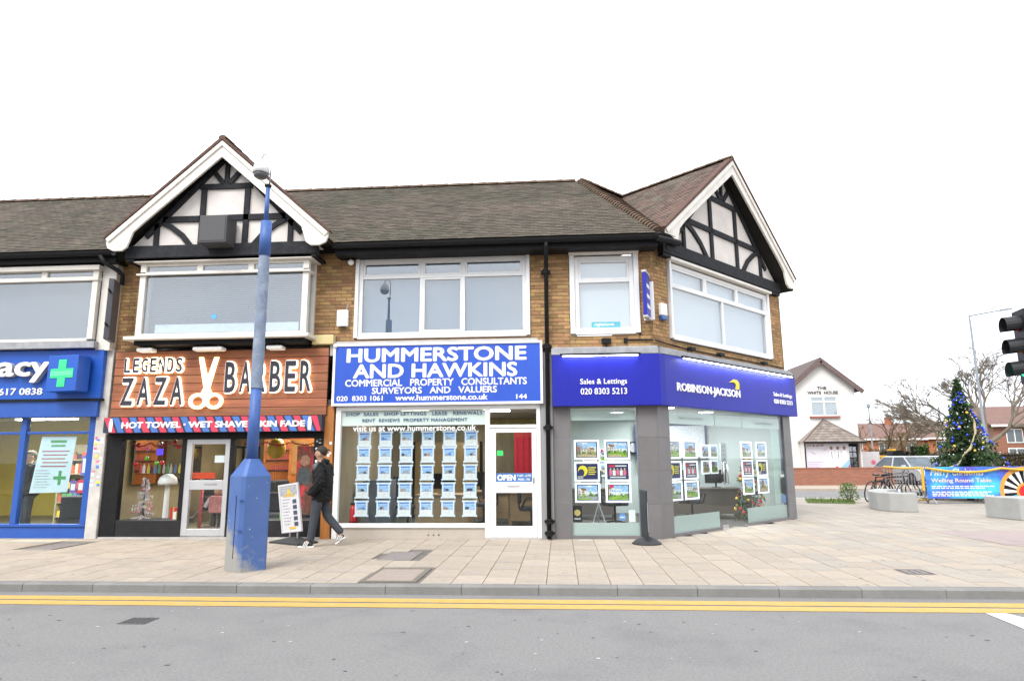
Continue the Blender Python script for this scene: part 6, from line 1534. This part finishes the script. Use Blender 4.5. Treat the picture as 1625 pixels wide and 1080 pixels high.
# ================================================================== cars
def car(loc, rz, m, label, est=False):
    t = thing('parked_car', label, 'car', loc, rz, 'cars parked by the white house'); gl = mat('car_glass', (.12, .145, .17), .08, .1, 2)  # glass colour lightened to suggest the sky reflected in it
    prof = [(-2.05, .30), (-1.75, .22), (1.8, .22), (2.1, .34), (2.12, .55), (1.95, .74), (1.15, .90), (-1.2, .93), (-2.0, .90), (-2.12, .60)]
    q = MB(); n = len(prof)
    secs = [[(x*.985, y, z) for x, z in prof] for y in (-.86,)] 
    vs = []
    for y, k in ((-.84, .97), (-.88, 1.0), (.88, 1.0), (.84, .97)): vs += [(x*k, y, .22 + (z-.22)*(1 if k == 1 else .97)) for x, z in prof]
    fs = [tuple(range(n)), tuple(range(4*n-1, 3*n-1, -1))]
    for s_ in range(3): fs += [(s_*n+i, (s_+1)*n+i, (s_+1)*n+(i+1) % n, s_*n+(i+1) % n) for i in range(n)]
    bo = q.add(vs, fs).build('body', m, t, bevel=.04)
    def cab(k, z1, gy): return [(1.20, -.80, .90), (.42, -.62, z1), (-1.30, -.62, z1), (-2.0, -.80, .92), (-2.0, .80, .92), (-1.30, .62, z1), (.42, .62, z1), (1.20, .80, .90)]
    c = cab(0, 1.42, 0); MB().add(c, [(0, 1, 2, 3), (4, 5, 6, 7), (0, 7, 6, 1), (2, 5, 4, 3), (0, 3, 4, 7)]).build('glasshouse', gl, t)
    MB().add([(.50, -.64, 1.40), (-1.36, -.64, 1.40), (-1.36, .64, 1.40), (.50, .64, 1.40), (.36, -.56, 1.47), (-1.25, -.56, 1.47), (-1.25, .56, 1.47), (.36, .56, 1.47)], [(4, 7, 6, 5), (0, 4, 5, 1), (1, 5, 6, 2), (2, 6, 7, 3), (3, 7, 4, 0), (0, 1, 2, 3)]).build('roof', m, t, bevel=.02)
    for sy in (-1, 1):
        q = MB()
        for a, b in (((1.22, .81, .90), (.44, .635, 1.42)), ((-.35, .81, .92), (-.42, .635, 1.42)), ((-2.0, .81, .93), (-1.32, .635, 1.42))): q.bar((a[0], sy*a[1], a[2]), (b[0], sy*b[1], b[2]), .05, .06)
        pass
        for a, b in (((1.22, .81, .90), (.44, .635, 1.42)), ((-.35, .81, .92), (-.42, .635, 1.42)), ((-2.0, .81, .93), (-1.32, .635, 1.42))): MB().bar((a[0], sy*a[1], a[2]), (b[0], sy*b[1], b[2]), .05, .06).build('pillar', m, t)
        MB().box(.75, sy*.86, .88, .95, sy*1.02, 1.0).build('mirror', m, t, bevel=.02)
        for x in (-1.3, 1.32):
            w_ = MB().tube([(x, sy*.70, .31), (x, sy*.89, .31)], .31, 16).build('wheel', mat('tyre', (.02, .02, .021), .8), t); MB().tube([(x, sy*.892, .31), (x, sy*.90, .31)], .20, 12).build('hub', steel, w_)
        MB().box(1.92, sy*.50, .60, 2.06, sy*.80, .74).build('headlight', mat('headlamp', (.6, .62, .65), .15), t, bevel=.02)
    MB().box(2.085, -.42, .50, 2.125, .42, .66).build('grille', black, t); MB().box(2.125, -.26, .40, 2.135, .26, .49).build('number_plate', sgnw, t); MB().box(2.09, -.6, .26, 2.12, .6, .36).build('lower_grille', black, t)
    return t
silverp = mat('silver_paint', (.56, .58, .60), .28, .03, 3, metal=.3, coat=.4)
car((18.75, 37.4, 0), R(-84), silverp, 'silver car parked behind the end of the red brick wall')
car((22.4, 42.5, 0), R(-100), silverp, 'second silver car half hidden behind the christmas tree')
car((16.4, 40.3, 0), R(-95), mat('grey_paint', (.22, .24, .27), .3, .03, 3, metal=.3), 'grey car beside the white house wall') if False else None

# ================================================================== white house and its wall
render = mat('white_painted_render', (.66, .645, .62), .85, .06, 1.2, .08, 30)
brownb = mat('brown_verge', (.125, .085, .08), .6, .15, 4); slate = mat('grey_brown_shingle', (.22, .19, .165), .85, .25, 6, rnd=.25)
wh = thing('white_house', 'white rendered house with steep gable facing the street', 'house', (15.45, 40, 0))
def W(o): return shift(o, (15.45, 40, 0))
wl = W(MB().prism([(13.55, 0), (17.32, 0), (17.32, 5.45), (15.45, 7.05), (13.55, 5.45)], 40, 49).build('walls', render, wh))
rf_ = [(15.45, 7.30), (17.75, 5.28)]
for sx in (-1, 1):
    a = Vector((15.45, 0, 7.12)); b = Vector((15.45 + sx*2.25, 0, 5.22)); nn = Vector((sx*.65, 0, .76))*.10
    q = MB(); pts = [a, b, b + nn, a + Vector((0, 0, .14))]; q.add([(p.x, 39.75, p.z) for p in pts] + [(p.x, 49.3, p.z) for p in pts], [(0, 1, 2, 3), (7, 6, 5, 4), (0, 4, 5, 1), (1, 5, 6, 2), (2, 6, 7, 3), (3, 7, 4, 0)])
    ro = W(q.build('roof', mat('brown_roof', (.105, .08, .072), .85, .2, 3), wh)); MB().bar((a.x, 39.70, a.z - .06), (b.x, 39.70, b.z - .06), .06, .26, up=(0, 1, 0) if False else (0, 0, 1)).build('verge_board', brownb, ro)
curt = mat('net_curtain', (.42, .44, .43), .9, .2, 3, stretch=(14, 1, .4))
q = MB(); x0, x1, z0, z1 = 14.72, 16.27, 3.80, 4.98
q.box(x0, 39.93, z0, x0+.07, 40.0, z1); q.box(x1-.07, 39.93, z0, x1, 40.0, z1); q.box(x0+.07, 39.93, z1-.07, x1-.07, 40, z1); q.box(x0+.07, 39.93, z0, x1-.07, 40, z0+.07); q.box(15.45, 39.93, z0+.07, 15.54, 40, z1-.07); q.box(x0+.07, 39.932, 4.60, 15.45, 40, 4.67); q.box(15.54, 39.932, 4.60, x1-.07, 40, 4.67)
wn = W(q.build('window', white, wh))
for a, b in ((x0+.07, 15.45), (15.54, x1-.07)):
    for c, d in ((z0+.07, 4.60), (4.67, z1-.07)): MB().box(a, 39.96, c, b, 39.965, d).build('pane', G_up, wn); MB().box(a, 39.985, c, b, 39.99, d).build('curtain', curt, wn)
MB().box(x0-.08, 39.86, z0-.10, x1+.08, 39.99, z0-.005).build('sill', mat('red_sill', (.30, .10, .08), .7), wn)
W(txt('THE', 15.20, 5.36, 15.74, 5.54, 39.995, mat('sign_dark', (.05, .05, .055), .5), parent=wh, depth=.03, bold=.01)); W(txt('WHITE  HOUSE', 14.62, 5.08, 16.38, 5.27, 39.995, MATS['sign_dark'], parent=wh, depth=.03, bold=.01))
# porch: hipped shingle roof in courses
pr = W(MB().box(13.95, 39.35, 0, 14.03, 40, 2.35).box(17.05, 39.35, 0, 17.13, 40, 2.35).build('porch', render, wh))
apex = Vector((15.40, 39.98, 3.62)); l_ = Vector((13.82, 39.0, 2.30)); r_ = Vector((17.30, 39.0, 2.30)); N_ = 9
for k in range(N_):
    u0, u1 = k/N_, (k+1.15)/N_; u1 = min(u1, 1)
    a, b = l_.lerp(apex, u0), r_.lerp(apex, u0); c, d = r_.lerp(apex, u1), l_.lerp(apex, u1)
    n2 = max(1, int((b-a).length/.24)); off = Vector((0, -.02, .012))
    for j in range(n2):
        p, q_ = a.lerp(b, (j+.03)/n2), a.lerp(b, (j+.97)/n2); s_, t_ = d.lerp(c, (j+.97)/n2), d.lerp(c, (j+.03)/n2)
        MB().add([p+off, q_+off, s_, t_, p - off*.5, q_ - off*.5], [(0, 1, 2, 3), (4, 5, 1, 0)]).build('shingle', slate, pr)
MB().add([l_, r_, apex, l_ + Vector((0, .98, 0)), r_ + Vector((0, .98, 0))], [(0, 1, 2), (0, 2, 3), (1, 4, 2), (0, 3, 4, 1)]).build('roof_base', slate, pr)
for e in (l_, r_): MB().bar(e, apex, .07, .05).build('hip_edge', brownb, pr)
MB().bar(l_ - Vector((0, .03, .06)), r_ - Vector((0, .03, .06)), .05, .09).build('gutter', black, pr); MB().tube([(13.88, 39.05, 2.25), (13.95, 39.2, 2.05), (13.95, 39.25, .6)], .035, 6).build('downpipe', black, pr)
MB().box(16.42, 39.6, 0, 16.98, 39.66, 2.15).build('door', black, pr)
for i in range(2):
    for j in range(4): MB().box(16.50 + .23*i, 39.585, .75 + .33*j, 16.69 + .23*i, 39.598, 1.03 + .33*j).build('pane', G_up, pr)
MB().box(16.98, 39.58, 0, 17.08, 39.68, 2.2).build('frame', mat('brown_frame', (.16, .10, .07), .6), pr)
bnr = thing('banner', 'white banner with pupils in shirts under the white house porch', 'banner', (13.98, 39.3, .75)); MB().box(0, 0, 0, 2.42, .02, 1.45).build('sheet', mat('banner_white', (.62, .60, .64), .5, .05, 2), bnr)
q = MB(); q.slot(0)
for i in range(3):
    x = 1.30 + .36*i; q.prism([(x, .55), (x+.30, .55), (x+.27, 1.0), (x+.20, 1.06), (x+.10, 1.06), (x+.03, 1.0)], -.008, -.001)
q.slot(1)
for i in range(3): x = 1.45 + .36*i; q.prism([(x + .085*math.cos(k*.785), 1.19 + .11*math.sin(k*.785)) for k in range(8)], -.009, -.002)
q.slot(2).prism([(2.0, .12), (2.4, .12), (2.4, .55)], -.010, -.001); q.slot(3).prism([(1.8, .01), (2.2, .01), (2.4, .30), (2.4, .55)], -.012, -.0105)
q.slot(4)
for i in range(2): q.box(1.44 + .36*i, -.011, .60, 1.47 + .36*i, -.0085, 1.0)
q.slot(5).prism([(1.6, .0), (1.78, .0), (1.74, .16), (1.64, .16)], -.009, -.002); q.build('print', [pm['paper'], mat('tan_face', (.28, .16, .11), .6), mat('mauve', (.32, .05, .28), .5), mat('pale_cyan', (.25, .50, .62), .5), pm['navy'], redb], bnr)
txt('11+ & GCSE', .12, 1.28, 1.05, 1.40, -.0005, mat('maroon_ink', (.25, .04, .05), .5), parent=bnr, depth=.004, bold=.01)
q = MB(); 
for i, z in enumerate((.40, .30, .20, .10)): q.box(.1, -.004, z, .9 - .15*(i % 2), -.0005, z+.025)
q.tube([(.3, -.01, 1.0), (.55, -.01, .85)], .012, 4).tube([(1.0, -.01, 1.05), (1.2, -.01, 1.15)], .012, 4); q.build('small_print', mat('lilac_ink', (.30, .22, .42), .5), bnr)
W(MB().box(17.33, 39.2, 1.30, 17.9, 39.24, 1.52).build('name_plate', mat('plate_blue', (.06, .07, .16), .5), wh)) if False else None
tag(MB().box(17.36, 40.5, 1.25, 17.90, 40.54, 1.55).build('wall_sign', mat('plate_blue', (.06, .07, .16), .5)), 'small dark blue sign plate at the right corner of the white house', 'sign') if False else None
def brickmat(name, c1, c2, mo, s=4.0):
    m, nt, b = _tree(name); N, L = nt.nodes, nt.links; tc = N.new('ShaderNodeTexCoord'); mp = N.new('ShaderNodeMapping'); mp.inputs['Rotation'].default_value = (R(90), 0, 0); L.new(tc.outputs['Object'], mp.inputs[0])
    bt = N.new('ShaderNodeTexBrick'); bt.inputs['Color1'].default_value = (*c1, 1); bt.inputs['Color2'].default_value = (*c2, 1); bt.inputs['Mortar'].default_value = (*mo, 1); bt.inputs['Scale'].default_value = 1
    bt.inputs['Brick Width'].default_value = .225; bt.inputs['Row Height'].default_value = .075; bt.inputs['Mortar Size'].default_value = .008; L.new(mp.outputs[0], bt.inputs[0]); L.new(bt.outputs[0], b.inputs['Base Color']); b.inputs['Roughness'].default_value = .9; return m
redbrick = brickmat('red_brick', (.30, .105, .06), (.22, .08, .05), (.24, .17, .13))
q = MB().box(11.0, 36.0, -.05, 17.15, 36.22, .84); q.box(16.93, 36.222, -.05, 17.15, 39.5, .84); wo = tag(q.build('garden_wall', redbrick), 'low red brick garden wall in front of the white house', 'garden wall'); MB().box(10.98, 35.98, .841, 17.18, 36.24, .90).build('coping', mat('brick_coping', (.26, .10, .065), .85, .15, 5), wo)
# neighbouring roof, left of the white house
nb = thing('neighbour_house', 'brown roofed house just behind the left side of the white house', 'house', (14.6, 52, 0)); MB().prism([(-2.5, 0), (4, 0), (4, 5.2), (-2.5, 5.2)], 0, 6).build('walls', render, nb); MB().prism([(-3, 5.2), (4.2, 5.2), (2.2, 7.9), (-.6, 7.9)], -.3, 6.3).build('roof', mat('brown_roof', (.14, .085, .07), .85), nb)

# ================================================================== red brick houses to the right and far off
def house(loc, rz, w_, dp, he, hr, wallm, roofm, label, wins=3, gable=False):
    t = thing('brick_house', label, 'house', loc, rz, 'brick houses beyond the plaza'); MB().box(-w_/2, 0, 0, w_/2, dp, he).build('walls', wallm, t)
    MB().add([(-w_/2-.25, -.35, he-.1), (w_/2+.25, -.35, he-.1), (w_/2+.25, dp/2, hr), (-w_/2-.25, dp/2, hr), (-w_/2-.25, dp+.35, he-.1), (w_/2+.25, dp+.35, he-.1)], [(0, 1, 2, 3), (3, 2, 5, 4), (0, 3, 4), (1, 5, 2), (0, 4, 5, 1)]).build('roof', roofm, t); MB().box(-w_/2-.25, -.40, he-.22, w_/2+.25, -.36, he-.04).build('fascia', sgnw, t)
    for k in range(wins):
        x = -w_/2 + w_*(k+.5)/wins
        for z in (.9, he - 1.55):
            wn = MB().box(x-.6, -.05, z, x+.6, -.01, z+1.15).build('window', sgnw, t)
            for sx in (-1, 1): MB().box(x + sx*.29 - .25, -.062, z+.08, x + sx*.29 + .25, -.052, z+1.07).build('pane', mat('dull_pane', (.12, .14, .16), .1), wn)
    if gable:
        g_ = MB().box(-w_*.18, -1.2, 0, w_*.22, -.002, he-.3).build('bay', redbrick, t); MB().prism([(-w_*.23, he-.3), (w_*.27, he-.3), (w_*.02, he+1.1)], -1.4, dp/2).build('bay_roof', roofm, t); MB().box(-w_*.24, -1.5, 2.2, w_*.28, -1.22, 2.45).build('canopy', sgnw, t)
    MB().box(w_*.3, dp*.45, hr-.5, w_*.3+.6, dp*.45+.5, hr+.7).build('chimney', wallm, t)
    return t
rroof = mat('red_brown_roof', (.165, .098, .082), .85, .15, 2); orbrick = mat('orange_brick', (.40, .14, .07), .9, .15, 3)
house((40.2, 57, 0), R(-8), 9, 8, 4.0, 5.7, redbrick, rroof, 'red brick house with white trim right of the christmas tree', 3, True)
house((51, 60, 0), R(-8), 9, 8, 4.0, 5.7, redbrick, rroof, 'red brick house further right behind the traffic signal', 3, True)
house((35.5, 76, 0), R(5), 9, 8, 3.4, 5.2, orbrick, rroof, 'far orange brick house left of the bare tree', 3)
house((45.5, 78, 0), R(5), 9, 8, 3.5, 5.3, orbrick, rroof, 'far orange brick house behind the bare tree', 3)
house((25.6, 80, 0), R(5), 9, 8, 3.4, 5.2, orbrick, rroof, 'far orange brick house right of the white house', 3)

# ================================================================== trees, hedges
barkm = mat('grey_bark', (.15, .128, .10), .9, .25, 5, .3, 30)
def bare_tree(loc, h, spread, seed, label, levels=5, trunk=1.6, r0=.22, m=None, twigm=None):
    rr = random.Random(seed); t = thing('bare_tree', label, 'tree', loc); big, tw = MB(), MB()
    def grow(p, d, L_, r_, lv):
        mid = p + d*L_*.5 + Vector((rr.uniform(-1, 1), rr.uniform(-1, 1), rr.uniform(-.5, .5)))*L_*.07; e = p + d*L_ + Vector((rr.uniform(-1, 1), rr.uniform(-1, 1), rr.uniform(-.6, .6)))*L_*.08
        (big if lv > 2 else tw).tube([p, mid, e], [r_, r_*.85, r_*.66], 6 if lv > 2 else 3, False)
        if lv == 0: return
        n = rr.choice((2, 3, 3)) if lv > 1 else rr.choice((3, 4, 4))
        for k in range(n):
            ax = Vector((rr.uniform(-1, 1), rr.uniform(-1, 1), rr.uniform(-1, 1))).normalized(); q = d.copy(); q.rotate(Matrix.Rotation(rr.uniform(.35, .85), 3, ax)); q.z = q.z*.85 + .16; q.x *= (1 + (spread-1)*.35); q.normalize()
            grow(e if k else mid.lerp(e, .7), q, L_*rr.uniform(.62, .84), r_*.69, lv - 1)
    big.tube([(0, 0, -.1), (.03, 0, trunk*.6), (0, .03, trunk)], [r0*1.25, r0, r0*.95], 10)
    for k in range(5):
        a = 2*math.pi*k/5 + rr.uniform(-.3, .3); grow(Vector((0, 0, trunk*rr.uniform(.85, 1))), Vector((math.cos(a)*spread, math.sin(a), rr.uniform(.45, 1.0))).normalized(), h*.27, r0*.55, levels)
    big.build('trunk', m or barkm, t); tw.build('crown', twigm or m or barkm, t); return t
bare_tree((22.9, 37.5, 0), 6.0, 1.6, 5, 'wide spreading bare tree behind the christmas tree', 7, 2.2, .20)
bare_tree((22.9, 48, 0), 5.0, 1.0, 11, 'smaller brown bare tree behind the parked cars', 5, 1.2, .14, mat('brown_bark', (.15, .105, .06), .9, .2, 5))
bare_tree((27.0, 52, 0), 4.6, 1.2, 13, 'thin bare tree in front of the far houses', 5, 1.0, .12, MATS['brown_bark'])
hedgem = mat('brown_hedge_leaf', (.085, .065, .035), .9, .3, 4, rnd=.35); greenh = mat('green_hedge_leaf', (.05, .11, .03), .85, .3, 4, rnd=.3)
def hedge(x0, x1, y, h, m, label, seed, n):
    rr = random.Random(seed); t = thing('hedge', label, 'hedge', ((x0+x1)/2, y, 0)); w_ = (x1-x0)/2; q = MB(); MB().box(-w_+.1, .1, 0, w_-.1, .9, h-.15).build('core', mat('hedge_core', (.03, .028, .018), .95), t)
    for i in range(n):
        c = Vector((rr.uniform(-w_, w_), rr.uniform(0, 1), rr.uniform(.02, 1)*h*rr.uniform(.9, 1.06))); 
        if rr.random() < .7: c.y = rr.uniform(-.05, .12)
        d = Vector((rr.uniform(-1, 1), rr.uniform(-1, 1), rr.uniform(-1, 1))).normalized()*.10; s_ = d.cross(Vector((rr.uniform(-1, 1), rr.uniform(-1, 1), 1))).normalized()*.05; q.add([c-d, c+s_, c+d, c-s_], [(0, 1, 2, 3)])
    q.build('foliage', m, t)
hedge(20.5, 25.2, 50, 1.9, hedgem, 'brown winter hedge behind the parked cars', 1, 2600); hedge(25.3, 26.3, 49.6, 2.3, greenh, 'clipped green hedge block behind the second car', 2, 900); hedge(26.6, 40, 50.5, 1.7, hedgem, 'long brown hedge in front of the far houses', 3, 4200)
gb_ = thing('grit_bin', 'yellow bin with lumpy lid behind the silver car', 'bin', (20.4, 43.5, 0)); MB().prism([(-.55, 0), (.55, 0), (.62, 1.35), (-.62, 1.35)], 0, .7).build('body', mat('grit_yellow', (.62, .34, .02), .5), gb_, bevel=.03); MB().box(-.66, -.04, 1.351, .66, .74, 1.5).box(.40, .0, 1.5, .62, .7, 1.9).build('lid', MATS['grit_yellow'], gb_, bevel=.03)
ho = tag(MB().box(18.6, 43.0, 0, 19.75, 43.05, 1.75).build('hoarding', mat('hoarding_white', (.60, .56, .58), .6)), 'pale hoarding board between the white house and the yellow bin', 'hoarding'); MB().disc(19.35, 42.99, 1.1, .14, 14).build('print', pm['pink'], ho)
bi = thing('wheelie_bin', 'dark bin with sloping lid between the two silver cars', 'bin', (19.9, 41.0, 0)); MB().prism([(-.30, 0), (.30, 0), (.36, 1.5), (-.36, 1.5)], 0, .6).build('body', darkgrey, bi, bevel=.02); MB().prism([(-.42, 1.5), (.42, 1.5), (.25, 1.78), (-.25, 1.78)], -.08, .68).build('lid', black, bi)
# street lights in the distance
def street_lamp(loc, h, label, arm=None, r_=.06):
    t = thing('street_lamp', label, 'street lamp', loc); m = mat('lamp_grey', (.24, .27, .31), .5, .1, 4); MB().tube([(0, 0, 0), (0, 0, h)], [r_, r_*.65], 8).build('column', m, t)
    if arm: MB().tube([(0, 0, h-.03), (arm[0], arm[1], h + arm[2])], [r_*.6, r_*.5], 6).build('arm', m, t); MB().bar((arm[0], arm[1], h + arm[2]), (arm[0]*1.35, arm[1]*1.35, h + arm[2]*1.3), .16, .07).build('lantern', m, t)
    else: MB().lathe([(.06, h), (.16, h+.1), (.16, h+.35), (.05, h+.42)], 0, 0, 8).build('lantern', m, t)
    return t
street_lamp((18.25, 30, 0), 7.6, 'tall thin street lamp with a long arm above the christmas tree', (1.35, 0, .2), .062); street_lamp((27.05, 60, 0), 5.6, 'distant short street lamp right of the white house', None, .09)

# ================================================================== traffic signal at the right edge
ts = thing('traffic_signal', 'black traffic signal head with hooded lenses at the right edge', 'traffic signal', (6.93, 9.55, 0), R(-10)); sgm = mat('signal_black', (.012, .013, .016), .45, .2, 8); sgs = mat('signal_grey', (.30, .31, .33), .5)
MB().tube([(.0, 0, 0), (0, 0, 3.7)], .057, 10).build('pole', sgs, ts)
MB().box(-.40, -.15, 2.50, -.10, .15, 3.45).build('head', sgs, ts, bevel=.025); MB().box(-.43, -.17, 2.46, -.401, .17, 3.50).build('backboard', sgm, ts, bevel=.01)
for z in (2.6, 3.35): MB().bar((-.10, 0, z), (0, 0, z), .05, .04).build('bracket', sgm, ts)
for k, (z, c) in enumerate(((3.30, (.10, .01, .01)), (2.98, (.12, .06, .01)), (2.66, (.02, .45, .25)))):
    l = MB().tube([(-.45, 0, z), (-.431, 0, z)], .105, 16).build('lens', emit('lens_green', c, .8) if k == 2 else mat('lens_%d' % k, c, .2), ts)
    q = MB(); n = 14
    for i in range(n):
        a0, a1 = R(-35) + R(250)*i/n, R(-35) + R(250)*(i+1)/n; x0, x1 = -.432, -.63
        for r0 in (.125, .118): q.quad((x0, r0*math.cos(a0), z + r0*math.sin(a0)), (x0, r0*math.cos(a1), z + r0*math.sin(a1)), (x1, r0*math.cos(a1), z + r0*math.sin(a1) - .02), (x1, r0*math.cos(a0), z + r0*math.sin(a0) - .02))
    q.build('hood', sgm, ts)

# ================================================================== terrace across the road, behind the viewpoint (seen only in reflections)
op = thing('opposite_terrace', 'brick shop terrace on the near side of the road behind the viewpoint', 'building', (0, -9.5, 0)); MB().box(-26, -8, 0, 24, 0, 5.9).build('walls', brickmat('opposite_brick', (.22, .12, .07), (.17, .09, .055), (.2, .17, .14)), op); MB().add([(-26.2, .3, 5.8), (24.2, .3, 5.8), (24.2, -4, 8.0), (-26.2, -4, 8.0), (-26.2, -8.3, 5.8), (24.2, -8.3, 5.8)], [(0, 3, 2, 1), (3, 4, 5, 2), (0, 4, 3), (1, 2, 5)]).build('roof', tilem, op)
for k in range(9):
    x = -23.5 + k*5.5; wn = MB().box(x-1.2, .002, 3.9, x+1.2, .08, 5.3).build('window', white, op); MB().box(x-1.1, .082, 4.0, x-.05, .09, 5.2).box(x+.05, .082, 4.0, x+1.1, .09, 5.2).build('pane', mat('dull_pane', (.12, .14, .16), .1), wn)
    MB().box(x-2.5, .002, 2.6, x+2.5, .12, 3.5).build('fascia', prod[k % 6], op); MB().box(x-2.3, .002, .4, x+2.3, .06, 2.5).build('shop_window', mat('dark_shop', (.05, .05, .055), .15), op)
